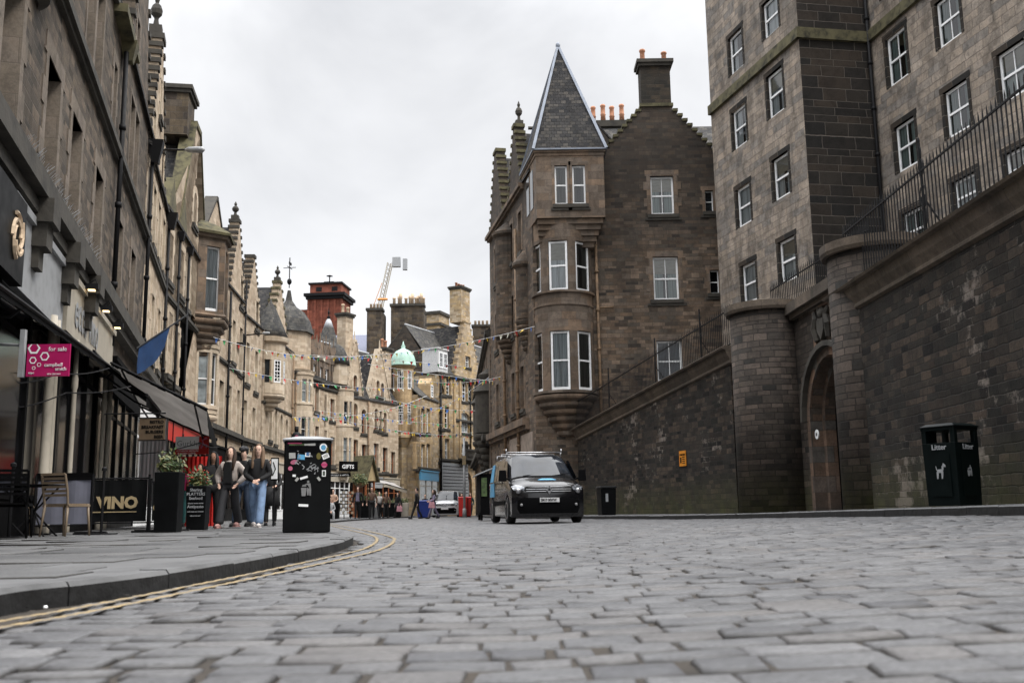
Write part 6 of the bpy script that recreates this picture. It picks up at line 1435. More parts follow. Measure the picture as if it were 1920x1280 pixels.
def chair(px, Y, rz, m, label, arms=True):
    r = thing('cafe_chair', label, 'chair', (G(px, Y, .2), Y, PZ), rz); rg = random
    def leg(x, y, x2, y2, h): b = MB(); b.tube([(x2, y2, 0), (x, y, h)], [.014, .019], 6); b.build('leg', m, r, True)
    leg(-.2, -.2, -.22, -.24, .44); leg(.2, -.2, .22, -.24, .44); leg(-.19, .2, -.21, .25, .44); leg(.19, .2, .21, .25, .44)
    b = MB()
    for i in range(8): b.box(-.2, -.21+i*.052, .435, .2, -.17+i*.052, .452)
    b.box(-.22, -.23, .41, -.19, .22, .435); b.box(.19, -.23, .41, .22, .22, .435); b.box(-.2, -.235, .405, .2, -.21, .45); b.build('seat', m, r)
    b = MB()
    for s_ in (-1, 1): b.tube([(s_*.19, .2, .4), (s_*.2, .24, .62), (s_*.195, .3, .86)], .016, 6)
    for i in range(6): z = .55+i*.058; y = .225+(z-.55)*.24; b.box(-.19, y, z, .19, y+.015, z+.034)
    b.build('backrest', m, r); return r
M['taupe'] = plain('taupe_plastic', (.2,.15,.1), .5, 0, .08)
chair(122, 14.2, R_(165), M['taupe'], 'taupe slatted cafe chair standing by the mauve banner')
chair(20, 12.9, R_(200), M['blackm'], 'black slatted cafe chair cut by the left edge')
chair(30, 15.0, R_(20), M['taupe'], 'taupe slatted cafe chair half hidden behind black chair, far left')
for px, Y, lb in ((62, 14.3, 'dark cafe table with trestle legs beside the taupe chair'), (0, 13.9, 'dark cafe table cut by the left edge of the photo')):
    r = thing('cafe_table', lb, 'table', (G(px, Y, .2), Y, PZ)); b = MB(); b.box(-.32, -.32, .70, .32, .32, .73); o = b.build('tabletop', M['blackm'], r); bevel(o, .008)
    for s_ in (-1, 1): b = MB(); b.tube([(s_*.25, -.2, .7), (-s_*.25, .2, 0)], .014, 6); b.tube([(s_*.25, .2, .7), (-s_*.25, -.2, 0)], .014, 6); b.build('leg', M['iron'], r)
# for-sale board standing out from the wall
def board(px0, px1, py0, py1, Y, name, label, m, cat='sign', t=.03, rz=0):
    p0, p1 = P(px0, (py0+py1)/2, Y), P(px1, (py0+py1)/2, Y); z1, z0 = P((px0+px1)/2, py0, Y).z, P((px0+px1)/2, py1, Y).z
    r = thing(name, label, cat, (p0.x, Y, 0), rz); w_ = p1.x-p0.x; b = MB(); b.box(0, 0, z0, w_, t, z1); o = b.build('board', m, r); return r, o, w_, z0, z1
r, o, w_, z0, z1 = board(50, 130, 645, 705, 12.2, 'for_sale_board', 'magenta for sale board with white hexagon rings hanging over the bar awning', M['magenta'])
h = z1-z0; text('lettering', 'for sale', h*.2, (w_*.5, -.004, z0+h*.78), M['white'], o, sx=.95); text('lettering', 'campbell', h*.16, (w_*.42, -.004, z0+h*.3), M['white'], o); text('lettering', 'smith', h*.16, (w_*.68, -.004, z0+h*.17), M['white'], o); text('lettering', '0131 228 1661', h*.07, (w_*.5, -.004, z0+h*.04), M['white'], o); text('lettering', 'espc', h*.1, (w_*.06, -.004, z0+h*.08), M['white'], o)
b = MB()
for cx, cz, rr in ((.16, .88, .2), (.42, .62, .15), (.15, .5, .12), (.3, .36, .07), (.18, .26, .06)):
    for i in range(6):
        a, c = i*math.pi/3, (i+1)*math.pi/3; q = [(w_*cx+h*rr*r_*math.cos(t_), min(z1, z0+h*cz+h*rr*r_*math.sin(t_))) for r_, t_ in ((1, a), (1, c), (.68, c), (.68, a))]; b.poly([(x, -.004, z) for x, z in q])
b.build('hexagon_ring', M['white'], o)
b = MB(); b.box(-.12, .03, z0-.0, -.06, .09, z1+.2); b.tube([(-.1, .06, z1), (-1.2, .3, z1+.1)], .02, 5); b.build('post', M['greyp'], r)
r, o, w_, z0, z1 = board(261, 309, 784, 824, 19.2, 'hanging_sign', 'dark bronze hanging sign reading bistro breakfast burgers beer', plain('bronze_board', (.13,.09,.055), .5))
h = z1-z0
for i, t_ in enumerate(('BISTRO', 'BREAKFAST', 'BURGERS', 'BEER')): text('lettering', t_, h*.2, (w_*.95, -.004, z0+h*(.76-.23*i)), M['black'], o, align='RIGHT', thick=.002)
b = MB()
for (xa, za, xb, zb_) in ((-.02, z0-.02, w_+.02, z0), (-.02, z1, w_+.02, z1+.02)): b.box(xa, -.006, za, xb, .036, zb_)
b.tube([(-.7, .015, z1+.1), (w_, .015, z1+.1)], .015, 5); b.build('bracket', M['iron'], r)
r, o, w_, z0, z1 = board(329, 373, 818, 842, 23, 'restaurant_sign', 'white Nepalese restaurant sign above a red strip, under the grey awning', M['white'])
h = z1-z0; text('lettering', 'Gurkha', h*.62, (.03, -.004, z0+h*.25), M['greyp'], o); b = MB(); b.box(0, -.002, z0-h*.38, w_*1.42, .03, z0-.002); q = b.build('red_strip', M['red'], r); text('lettering', 'AUTHENTIC NEPALESE', h*.17, (.03, -.006, z0-h*.18), M['white'], q); text('lettering', '& INDIAN CUISINE', h*.17, (.06, -.006, z0-h*.36), M['white'], q)
b = MB(); b.box(w_+.003, -.003, z0, w_*1.42, .03, z1-.0); q = b.build('red_panel', M['red'], r); b = MB(); b.tube([(w_*1.1, -.01, z0+.02), (w_*1.2, -.01, z0+h*.4), (w_*1.15, -.01, z0+h*.7), (w_*1.35, -.01, z0+h*.85)], .02, 5); b.tube([(w_*1.2, -.01, z0+h*.4), (w_*1.36, -.01, z0+h*.3), (w_*1.3, -.01, z0+.03)], .016, 5); b.build('ornament', M['magenta2'], q)
# red draped frontage under it
r = thing('red_curtain', 'bright red hanging drapes at the restaurant front behind the planters', 'curtain', (G(332, 24.5), 24.5, PZ)); b = MB(); n = 20
for i in range(n): xa, xb = i*.052, (i+1)*.052; b.poly([(xa, .03*(i % 2), 0), (xb, .03*((i+1) % 2), 0), (xb, .03*((i+1) % 2), 1.7), (xa, .03*(i % 2), 1.7)])
b.build('cloth', M['red'], r)
r = thing('shop_curtain', 'pleated white blind in the shop window under the bronze sign', 'curtain', (G(255, 25.2), 25.2, PZ)); b = MB()
for i in range(14): xa, xb = i*.05, (i+1)*.05; b.poly([(xa, .02*(i % 2), .5), (xb, .02*((i+1) % 2), .5), (xb, .02*((i+1) % 2), 2.7), (xa, .02*(i % 2), 2.7)])
b.build('cloth', M['net'], r)
# awnings: sheets on folding arms with a dark valance
def awning(name, label, quad, m, vm, val=.25, arms=True, thick=.02, post=None):
    """quad: wall-left, wall-right, front-right, front-left world points"""
    q = [Vector(p) for p in quad]; o0 = q[0].copy(); r = thing(name, label, 'awning', o0); q = [v-o0 for v in q]; b = MB(); n = 12; g = []
    for i in range(n+1):
        t = i/n; a = q[0].lerp(q[1], t); c = q[3].lerp(q[2], t); g.append([a.lerp(c, s_/5)-Vector((0, 0, .06*math.sin(math.pi*s_/5)+.01*math.sin(i*2.1))) for s_ in range(6)])
    up = Vector((0, 0, thick))
    for i in range(n):
        for s_ in range(5): b.poly([g[i][s_], g[i+1][s_], g[i+1][s_+1], g[i][s_+1]]); b.poly([g[i][s_]+up, g[i][s_+1]+up, g[i+1][s_+1]+up, g[i+1][s_]+up])
    b.build('canvas', M[m], r, True); b = MB(); dn = Vector((0, 0, -val))
    for i in range(n): w0 = Vector((0, 0, .02*math.sin(i*2))); b.poly([g[i][5], g[i+1][5], g[i+1][5]+dn, g[i][5]+dn+w0])
    b.build('valance', M[vm], r); b = MB(); b.tube([q[3], q[2]], .03, 6); b.tube([q[0], q[1]], .05, 6)
    for t in (.12, .88): a, c = q[0].lerp(q[1], t), q[3].lerp(q[2], t); e_ = a.lerp(c, .5)+Vector((0, .0, -.25)); b.tube([a-Vector((0, 0, .3)), e_, c-Vector((0, 0, .05))], .022, 6)
    b.build('folding_arm', M['iron'], r); return r
def onA(u, out, z): p = A.p0+A.d*u-A.n*out; return (p.x, p.y, z)
awning('awning', 'black folded awning rail running along the wine bar front', [onA(8, .12, 3.08), onA(19.7, .12, 3.65), onA(19.7, .4, 3.5), onA(8, .4, 2.95)], 'blackm', 'blackm', .1)
w2 = awning('awning', 'black wine bar awning with small white lettering on its valance', [onA(17.0, .15, 3.6), onA(20.3, .15, 3.6), onA(20.3, 1.2, 2.75), onA(17.0, 1.2, 2.75)], 'blackm', 'blackm', .22)
awning('awning', 'wide grey canvas awning seen from below, drooping towards the walkers', [tuple(P(268, 762, 26.2)), tuple(P(405, 824, 24)), tuple(P(388, 767, 20)), tuple(P(208, 680, 21))], 'grey_awn', 'blackm', .05)
q = [Vector(P(388, 767, 20)), Vector(P(405, 822, 24))]; r = thing('awning_flap', 'dark hanging end flap of the grey awning above the walkers', 'awning', tuple(q[0])); b = MB(); e_ = q[1]-q[0]; n = 8
for i in range(n): t0, t1 = i/n, (i+1)/n; b.poly([tuple(e_*t0), tuple(e_*t1), tuple(e_*t1-Vector((-.06, 0, .5*(1-t1*.3)))), tuple(e_*t0-Vector((-.03, 0, .35+.12*(i%2))))])
b.build('cloth', M['blackm'], r)
awning('awning', 'dark awning over the flower shop near the far corner', [tuple(P(680, 893, 80)), tuple(P(738, 905, 88)), tuple(P(763, 918, 84)), tuple(P(722, 906, 77))], 'grey_awn', 'offw', .25)
# blue flag on a slanting pole
f0 = P(352, 590, 24.5); f1 = P(258, 652, 22.0); r = thing('flag', 'deep blue flag hanging from a slanting pole under the oriel', 'flag', tuple(f0)); d = f1-f0
b = MB(); b.tube([(0, 0, 0), tuple(d*1.02)], .02, 6); b.build('pole', M['iron'], r); b = MB(); n = 14
for i in range(n):
    t0, t1 = .12+.86*i/n, .12+.86*(i+1)/n
    def dp(t): return -.02-.62*min(1, max(0, (t-.36)/.25))**.8*(1+.04*math.sin(t*30))
    for (a, c) in ((t0, t1),):
        for k in range(3):
            s0, s1 = k/3, (k+1)/3; yy = lambda t, s_: .05*math.sin(t*22+s_*3)
            b.poly([tuple(d*a+Vector((0, yy(a, s0), dp(a)*s0))), tuple(d*c+Vector((0, yy(c, s0), dp(c)*s0))), tuple(d*c+Vector((0, yy(c, s1), dp(c)*s1))), tuple(d*a+Vector((0, yy(a, s1), dp(a)*s1)))])
b.build('cloth', M['blue'], r, True)
# street lamp arm fixed high on the crow-stepped house
l0, l1 = B.W(296, 281, 0), P(382, 281, 30); pw = B.p0+B.d*l0[0]; r = thing('street_lamp', 'grey street lamp on a long arm projecting from the crow-stepped house', 'street lamp', (pw.x, pw.y, l0[1])); e1 = Vector(l1)-Vector((pw.x, pw.y, l0[1]))
b = MB(); b.tube([(0, 0, 0), tuple(e1*.7)], .035, 6); b.box(-.1, -.1, -.5, .06, .1, .1); b.build('arm', M['iron'], r); b = MB(); q = e1; b.tube([tuple(q*.62), tuple(q*.7), tuple(q*.95), tuple(q)], [.04, .1, .11, .05], 8); b.build('lantern', M['greyp'], r, True)
l0, l1 = E_.W(462, 628, 0), P(505, 624, 57); pw = E_.p0+E_.d*l0[0]; r = thing('street_lamp', 'small street lamp on an arm beside the slated round turret', 'street lamp', (pw.x, pw.y, l0[1])); e1 = Vector(l1)-Vector((pw.x, pw.y, l0[1])); b = MB(); b.tube([(0, 0, 0), tuple(e1*.75)], .04, 6); b.build('arm', M['iron'], r); b = MB(); b.tube([tuple(e1*.7), tuple(e1*.78), tuple(e1)], [.05, .1, .06], 8); b.build('lantern', M['greyp'], r, True)
# small wooden gabled kiosk roof, hanging plants, postcard racks, plant tubs by the far shops
r = thing('gabled_porch', 'tall narrow slated wooden porch between the far shops', 'porch', (G(694, 74), 74, 0), R_(55)); b = MB(); b.box(-.5, 0, 0, -.38, .12, 3.2); b.box(.38, 0, 0, .5, .12, 3.2); b.box(-.5, 1.2, 0, .5, 1.3, 3.2); b.build('frame', M['woodd'], r); b = MB()
b.prism([(-.75, 2.6), (0, 4.6), (0, 4.45), (-.62, 2.6)], -.3, 1.6); b.prism([(0, 4.45), (0, 4.6), (.75, 2.6), (.62, 2.6)], -.3, 1.6); b.build('roof', M['mosstrim'], r); b = MB(); b.prism([(-.6, 2.7), (.6, 2.7), (0, 4.3)], -.05, .0); b.build('gable_board', M['gold'], r)
for px, Y, w_, h_, lb, sd in ((675, 70, .5, .8, 'leafy shrub spilling from a basket on a far shop front', 3), (755//1, 0, 0, 0, '', 0)):
    if not w_: continue
    r = thing('hanging_plant', lb, 'plant', (G(px, Y), Y, 2.1)); plants(r, 300, w_, w_, .2, h_, ('leaf', 'leaf2'), sd, .09); b = MB(); b.lathe([(.1, 0), (.3, .15), (.34, .35)], 10); b.build('basket', M['wood'], r)
for px, Y, w_, h, lb in ((683, 63, .45, 1.1, 'black planter box beside the man in the dark suit'), (703, 64, .4, 1.3, 'tall grey planter beside the man in plaid'), (735, 72, .7, 1.0, 'long black planter box with low greenery by the far awning'), (756, 73, .4, 1.0, 'pale tub of white flowers left of the blue bin'), (625, 57, .35, .9, 'black barrel seat under the seated person, right of the stickered bin')):
    r = thing('planter', lb, 'planter', (G(px, Y), Y, zl(0, Y))); b = MB(); b.frus(0, 0, 0, h, w_*.85, w_*.7, w_, w_*.8); o = b.build('pot', M['offw'] if 'pale' in lb else M['greyp2'] if 'grey' in lb else M['black'], r); bevel(o, .02)
    if 'seat' not in lb: plants(r, 120, w_, w_*.8, h, .35, ('leaf', 'leaf2'), px, .07)
for px, Y, lb in ((645, 60, 'white postcard rack by the far souvenir shop, left of the other'), (657, 61, 'brown postcard rack by the far souvenir shop, next to the man in suit')):
    r = thing('postcard_rack', lb, 'rack', (G(px, Y), Y, zl(0, Y))); b = MB(); b.tube([(0, 0, 0), (0, 0, 1.7)], .03, 6)
    for i in range(7): b.box(-.24, -.24, .25+i*.2, .24, .24, .265+i*.2)
    b.build('frame', M['iron'], r)
    for mi, mm in enumerate(('white', 'offw') if 'white' in lb else ('pot2', 'woodd')):
        b = MB()
        for i in range(7):
            for k in range(3):
                if (i+k) % 2 == mi: b.box(-.22+k*.155, -.26, .27+i*.2, -.09+k*.155, -.245, .42+i*.2)
        b.build('postcard', M[mm], r)
r = thing('banner_sign', 'black banner sign with white lettering projecting over the souvenir shop', 'sign', (G(652, 66), 66, 3.0), R_(40)); b = MB(); b.box(-.7, -.03, .1, .7, .03, .75); o = b.build('board', M['blackm'], r); text('lettering', 'GIFTS', .36, (-.5, -.035, .28), M['white'], o, thick=.01)
r = thing('hanging_sign', 'small black sign with white letters over the arched white shopfront', 'sign', (G(637, 62), 62, 2.6)); b = MB(); b.box(-.65, -.03, 0, .65, .03, .22); o = b.build('board', M['blackm'], r); text('lettering', 'WHISKY & WOOL', .14, (-.58, -.035, .05), M['white'], o)
r = thing('picture_sign', 'framed black and white picture panel on the pavement left of the stickered bin', 'sign', (G(512, 22), 22, PZ)); b = MB(); b.box(-.09, 0, 1.0, .09, .02, 1.5); o = b.build('frame', M['blackm'], r); b = MB(); b.poly([(-.07, -.004, 1.03), (.07, -.004, 1.03), (.07, -.004, 1.47), (-.07, -.004, 1.47)]); q = b.build('picture', M['white'], o); b = MB(); b.tube([(-.04, -.008, 1.1), (.02, -.008, 1.25), (-.03, -.008, 1.4)], .012, 5); b.build('print', M['blackm'], o); b = MB(); b.tube([(0, .01, 0), (0, .01, 1.0)], .02, 6); b.build('post', M['iron'], r)
b = MB(); r = thing('hanging_foliage', 'hanging basket of pale leaves at the far left edge above the bar', 'plant', tuple(P(2, 660, 14))); plants(r, 260, .16, .16, -.2, .5, ('leaf', 'leaf2'), 9, .03); b.lathe([(.04, -.3), (.15, -.1), (.16, 0)], 10); b.build('basket', M['wood'], r)

# ropes over the tables, and bits of litter in the gutter
for lb, pts in (('black stay rope running from the for sale board to the awning', [(8, 718, 13.5), (110, 700, 15), (205, 690, 18)]), ('black sagging rope over the cafe chairs to the awning', [(0, 768, 13.5), (125, 736, 15.5), (245, 724, 18.5)]), ('black rope under the grey awning across the restaurant sign', [(250, 851, 20), (375, 830, 20.2), (411, 837, 20.5)])):
    q = [P(*p) for p in pts]; r = thing('rope', lb, 'rope', tuple(q[0])); b = MB(); pp = []
    for i in range(2):
        for k in range(6): t = k/6; pp.append(q[i].lerp(q[i+1], t)-q[0]-Vector((0, 0, .05*math.sin(math.pi*t))))
    b.tube(pp+[q[2]-q[0]], .011, 5); b.build('cord', M['iron'], r)
rg = random.Random(11); b = MB()
for i in range(70):
    y = rg.uniform(2.6, 11.5); x = kx(kerbL, y)+rg.uniform(.02, .22); z = gz(x, y)+.004; s_ = rg.uniform(.004, .012); a = rg.uniform(0, 3); b.poly([(x+s_*math.cos(a+k*1.57)*(1+.8*(k%2)), y+s_*math.sin(a+k*1.57), z+rg.uniform(0, .006)) for k in range(4)])
tag(b.build('gutter_litter', M['grout']), kind='stuff')
y = 3.85; x = kx(kerbL, y)+.1; r = thing('pebble', 'small white pebble lying in the gutter below the near kerb', 'pebble', (x, y, gz(x, y)+.008)); b = MB(); b.blob((0, 0, 0), (.009, .008, .007), 8, 5); b.build('stone', M['white'], r, True)
# ---------------------------------------------------------------- people
def skin(name, chains, mat, parent, sub=1, join=None):
    """one continuous surface grown over a tree of joints: chains = lists of (x,y,z,r); equal points are welded"""
    vs = []; es = []; rs = []; ix = {}
    for ch in chains:
        pv = None
        for p in ch:
            k = (round(p[0], 4), round(p[1], 4), round(p[2], 4))
            if k not in ix: ix[k] = len(vs); vs.append(p[:3]); rs.append(p[3:] if len(p) > 4 else (p[3], p[3]))
            if pv is not None and pv != ix[k]: es.append((pv, ix[k]))
            pv = ix[k]
    me = bpy.data.meshes.new('s'); me.from_pydata(vs, es, []); o = bpy.data.objects.new('s', me); COL.objects.link(o)
    o.modifiers.new('k', 'SKIN'); md = o.modifiers.new('s', 'SUBSURF'); md.levels = sub; md.render_levels = sub
    for i, d in enumerate(me.skin_vertices[0].data): d.radius = rs[i]; d.use_root = (i == 0)
    m2 = bpy.data.meshes.new_from_object(o.evaluated_get(bpy.context.evaluated_depsgraph_get())); bpy.data.objects.remove(o)
    m2.name = name; m2.materials.clear(); m2.materials.append(M[mat]); m2.polygons.foreach_set('use_smooth', [True]*len(m2.polygons))
    q = bpy.data.objects.new(name, m2); COL.objects.link(q); q.parent = parent; return q
for n_, c_ in (('skin', (.72,.47,.36)), ('skind', (.26,.14,.09)), ('hairb', (.035,.018,.01)), ('hairl', (.16,.1,.06)), ('hairk', (.01,.009,.009)), ('puffer', (.4,.345,.31)), ('jean', (.16,.24,.38)), ('jeand', (.04,.06,.1)), ('clothk', (.005,.005,.006)), ('charcoal', (.022,.022,.025)), ('peach', (.55,.36,.26)), ('plaid', (.13,.075,.05)), ('lilac', (.18,.16,.23)), ('pinkc', (.5,.25,.28)), ('hotpink', (.5,.03,.15)), ('trainer', (.5,.46,.44)), ('pinkshoe', (.4,.22,.2)), ('teal', (.03,.12,.12)), ('cream', (.55,.52,.48))): M[n_] = plain(n_, c_, .8, 0, .18, 9)
def person(label, px, Y, rz=0, h=1.7, top='clothk', legs='charcoal', hair='hairb', shoe='clothk', sk='skin', long_hair=True, wide=.07, tw=1.0, step=.12, arms='down', zpos=None, puffy=1.0, sit=False, cap=None, glasses=False, extra=None, shirt=None, bag=None, yaw=0, sub=1, bulk=1.0, skirt=None):
    s = h/1.7; z0 = zpos if zpos is not None else (zl(0, Y) if px < 760 else gz(0, Y)); r = thing('person', label, 'person', (G(px, Y, z0+.8), Y, z0), rz); r.scale = (s, s, s)
    hz = .92; kz = .48
    if sit: hz = .50
    fl, fr = (-step, step)
    def leg(sg, st):
        hip = (sg*.09, 0, hz-.03)
        if sit: kn = (sg*.12, -.42, .5); an = (sg*.12, -.42, .1)
        else: kn = (sg*.1, st*.6-.03, kz); an = (sg*.09, st*1.3, .09+abs(st)*.12*(st > 0))
        return hip, kn, an
    if arms == 'down': hands = {-1: (-.27, -.02, .80), 1: (.27, -.02, .80)}; elb = {-1: (-.27, .05, 1.08), 1: (.27, .05, 1.08)}
    elif arms == 'clasp': hands = {-1: (-.035, -.2, .93), 1: (.035, -.2, .95)}; elb = {-1: (-.26, .0, 1.08), 1: (.26, .0, 1.08)}
    elif arms == 'pockets': hands = {-1: (-.2, -.1, .9), 1: (.2, -.1, .9)}; elb = {-1: (-.32, .08, 1.1), 1: (.32, .08, 1.1)}
    elif arms == 'carry': hands = {-1: (-.12, -.3, 1.05), 1: (.14, -.28, 1.0)}; elb = {-1: (-.25, -.02, 1.08), 1: (.25, -.02, 1.08)}
    dzs = 0 if not sit else -.42
    def sh(p): return (p[0], p[1], p[2]+dzs)
    hands = {k: sh(v) for k, v in hands.items()}; elb = {k: sh(v) for k, v in elb.items()}
    pel = (0, 0, hz); ch = (0, .01, 1.25+dzs); nk = (0, .01, 1.42+dzs)
    H = [(*pel, .1, .08), (0, 0, 1.08+dzs, .1, .07), (*ch, .11, .08), (0, .01, 1.38+dzs, .05, .05), (*nk, .042), (0, -.01, 1.49+dzs, .056, .066), (0, -.01, 1.56+dzs, .07, .085), (0, -.0, 1.63+dzs, .068, .082), (0, .0, 1.69+dzs, .035, .045)]
    body = [H]
    for sg, st in ((-1, fl), (1, fr)):
        hip, kn, an = leg(sg, st)
        body.append([H[0], (*hip, .075), (*kn, .05), (*an, .035), (an[0], an[1]-.1, an[2]-.05, .03)])
        shd = (sg*.15, .01, 1.33+dzs, .05); e_, w_ = elb[sg], hands[sg]; dv = Vector(w_)-Vector(e_); L_ = dv.length; dv.normalize(); palm = Vector(w_)+dv*.05
        body.append([H[2], shd, (*e_, .034), (*w_, .022, .022), (*palm, .026, .016)])
        side = dv.cross(Vector((0, 1, .01))).normalized(); side = side if side.length else Vector((1, 0, 0)); inw = Vector((0, -1, 0)); curl = (Vector((-sg*.5, -.5, 0)))
        for k, (o_, ln) in enumerate(((-.018, .055), (-.006, .066), (.006, .062), (.018, .048))):
            b0 = palm+side*o_+dv*.02; b1 = b0+dv*ln*.5+curl*.006; b2 = b0+dv*ln*.85+curl*.022; body.append([(*palm, .026, .016), (*b0, .008), (*b1, .0075), (*b2, .006)])
        t0 = Vector(w_)+dv*.03-side*.024; t1 = t0-side*.016+dv*.03+curl*.012; body.append([(*w_, .022, .022), (*t0, .009), (*t1, .007)])
    o = skin('body', body, sk, r, sub)
    # face: nose, brow and chin are pulled out of the head's own surface
    for v in o.data.vertices:
        x, y, z = v.co; zz_ = z-dzs
        if y < -.05 and 1.46 < zz_ < 1.7:
            v.co.y -= .022*math.exp(-(x/.013)**2-((zz_-1.555)/.024)**2)+.008*math.exp(-(x/.02)**2-((zz_-1.475)/.015)**2); v.co.y += .01*math.exp(-((abs(x)-.03)/.014)**2-((zz_-1.585)/.012)**2)
    fc = MB()
    for sx in (-1, 1): fc.blob((sx*.029, -.083, 1.583+dzs), (.011, .006, .006), 6, 4)
    fc.blob((0, -.09, 1.513+dzs), (.02, .006, .005), 6, 4)
    ff = fc.build('face_detail', M['hairb' if sk == 'skin' else 'hairk'], r)
    for q in (ff,): q.rotation_euler[2] = 0
    # clothes
    pf = puffy; T = [[(0, 0, hz-.02, .15*tw*bulk, .105*bulk), (0, 0, 1.05+dzs, .145*bulk*pf, .105*bulk*pf), (*ch, .155*bulk*pf, .115*bulk*pf), (0, .015, 1.375+dzs, .085*pf, .075), (0, .015, 1.43+dzs, .062, .062)]]
    for sg in (-1, 1): T.append([(*ch, .155*bulk*pf, .115*bulk*pf), (sg*.165, .01, 1.33+dzs, .075*pf), (*elb[sg], .062*pf), (*(Vector(elb[sg]).lerp(Vector(hands[sg]), .93)), .042*pf)])
    j = skin('jacket', T, top, r, sub)
    if shirt: b = MB(); b.prism([(-.095, .93), (.095, .93), (.08, 1.25), (.06, 1.38), (-.06, 1.38), (-.08, 1.25)], -.125*bulk*pf, -.08); q = b.build('shirt', M[shirt], r)
    Lg = []
    for sg, st in ((-1, fl), (1, fr)):
        hip, kn, an = leg(sg, st); Lg.append([(0, 0, hz+.02, .13*bulk, .105*bulk), (*hip, .1*bulk, .1*bulk), (*kn, (wide+.07)/2+.004), (an[0], an[1], an[2]+.06, wide*.92), (an[0], an[1], an[2]-.02, wide*.95)])
        b = MB(); b.blob((an[0], an[1]-.07, an[2]-.04), (.048, .13, .05), 10, 6); b.box(an[0]-.04, an[1]-.17, max(-.002, an[2]-.095), an[0]+.04, an[1]+.05, an[2]-.06); b.build('shoe', M[shoe], r, True)
    skin('trousers', Lg, legs, r, sub)
    if skirt: b = MB(); b.lathe([(.26, .5), (.22, .75), (.17, 1.0)], 14); b.build('skirt', M[skirt], r, True)
    b = MB(); n0 = 0; hb = (.08, .096, .1); b.blob((0, .018, 1.615+dzs), hb, 12, 8)
    for i in range(len(b.v)):
        x, y, z = b.v[i]
        if y < -.045 and z < 1.66+dzs: b.v[i] = (x*.8, y+.085, z)
    if long_hair:
        for sx in (-1, 1): b.tube([(sx*.06, .02, 1.64+dzs), (sx*.088, .01, 1.54+dzs), (sx*.1, -.04*(sx > 0)-.01, 1.38+dzs), (sx*.1, -.1*(puffy > 1)*1-.03, 1.2+dzs)], [.04, .042, .045, .02], 8)
        b.tube([(0, .06, 1.62+dzs), (0, .09, 1.5+dzs), (0, .12, 1.3+dzs)], [.08, .085, .06], 8)
    b.build('hair', M[hair], r, True)
    if cap: b = MB(); b.blob((0, .0, 1.66+dzs), (.095, .11, .06), 12, 7); b.tube([(0, -.06, 1.66+dzs), (0, -.16, 1.645+dzs)], [.07, .04], 8); b.build('cap', M[cap], r, True)
    if glasses: b = MB(); [b.tube([(sx*.03+.02*math.cos(a), -.095, 1.585+.016*math.sin(a)) for a in [k*.7 for k in range(10)]], .003, 4) for sx in (-1, 1)]; b.build('glasses', M['iron'], r)
    return r
person('woman in pale puffy jacket over black top, glancing right', 431, 20.6, R_(-8), 1.66, 'puffer', 'charcoal', 'hairb', 'pinkshoe', puffy=1.22, shirt='clothk', arms='pockets', wide=.105, step=.2, sub=2, bulk=1.02)
person('woman in black jacket and light blue wide jeans with clasped hands', 483, 20.2, R_(6), 1.68, 'clothk', 'jean', 'hairl', 'trainer', arms='clasp', wide=.095, step=-.2, glasses=True, sub=2, bulk=1.05, puffy=1.08)
person('man in dark cap half hidden behind the woman in the puffy jacket', 456, 22.2, R_(-15), 1.76, 'clothk', 'jeand', 'hairk', 'clothk', long_hair=False, cap='charcoal', wide=.08)
person('person in black coat with dark curly hair beside the platters planter', 398, 21.6, R_(10), 1.63, 'clothk', 'clothk', 'hairk', 'clothk', sk='skind', wide=.08, bulk=1.15, step=.1)
person('child in teal top peeping over the platters planter', 374, 21.8, R_(-5), 1.38, 'teal', 'charcoal', 'hairb', 'clothk', long_hair=False)
person('woman in long black dress carrying a striped bag, left of the stickered bin', 508, 24.5, R_(8), 1.6, 'clothk', 'clothk', 'hairb', 'clothk', arms='carry', skirt='clothk', bulk=1.05)
person('person in hot pink top standing behind the tall planter', 338, 24.0, R_(12), 1.5, 'hotpink', 'teal', 'hairb', 'clothk', long_hair=False)
person('person in peach jumper sitting on a black barrel right of the stickered bin', 625, 57, 0, 1.7, 'peach', 'clothk', 'hairk', 'clothk', long_hair=False, sit=True, arms='clasp', zpos=zl(0, 57)+.4)
person('person in grey sitting low on the kerb right of the stickered bin', 619, 50, R_(20), 1.6, 'greyp', 'greyp', 'hairb', 'clothk', long_hair=False, sit=True, arms='clasp', zpos=zl(0, 50)-.1)
person('man in dark suit jacket and lilac shirt on the far left pavement', 671, 56.5, 0, 1.78, 'clothk', 'clothk', 'hairb', 'clothk', long_hair=False, shirt='lilac', bulk=1.1)
person('man in brown plaid jacket standing among far planters', 697, 57, R_(5), 1.76, 'plaid', 'clothk', 'hairb', 'clothk', long_hair=False, bulk=1.1)
person('person in pale top behind the tall grey planter on the far pavement', 711, 62, R_(30), 1.6, 'cream', 'clothk', 'hairb', 'clothk', long_hair=False)
person('person in plum coat on the far left pavement', 724, 62, R_(-20), 1.6, 'plaid', 'clothk', 'hairb', 'clothk', long_hair=True)
person('person in black coat carrying a pink bag near the far awning', 746, 63, R_(-40), 1.55, 'clothk', 'clothk', 'hairk', 'clothk', long_hair=True, skirt='clothk')
person('man in black jacket crossing the road left of the blue bin', 781, 58, R_(-70), 1.78, 'clothk', 'clothk', 'hairk', 'clothk', long_hair=False, step=.2)
person('woman in lilac jacket with pink bag walking by the white van', 813, 58.5, R_(-75), 1.68, 'lilac', 'lilac', 'hairb', 'clothk', step=.22, arms='carry')
person('person in dark clothes behind the blue bin', 797, 69, R_(10), 1.6, 'clothk', 'clothk', 'hairk', 'clothk', long_hair=False)
person('woman with brown hair right of the red bins', 882, 72, R_(20), 1.7, 'teal', 'jeand', 'hairl', 'trainer')
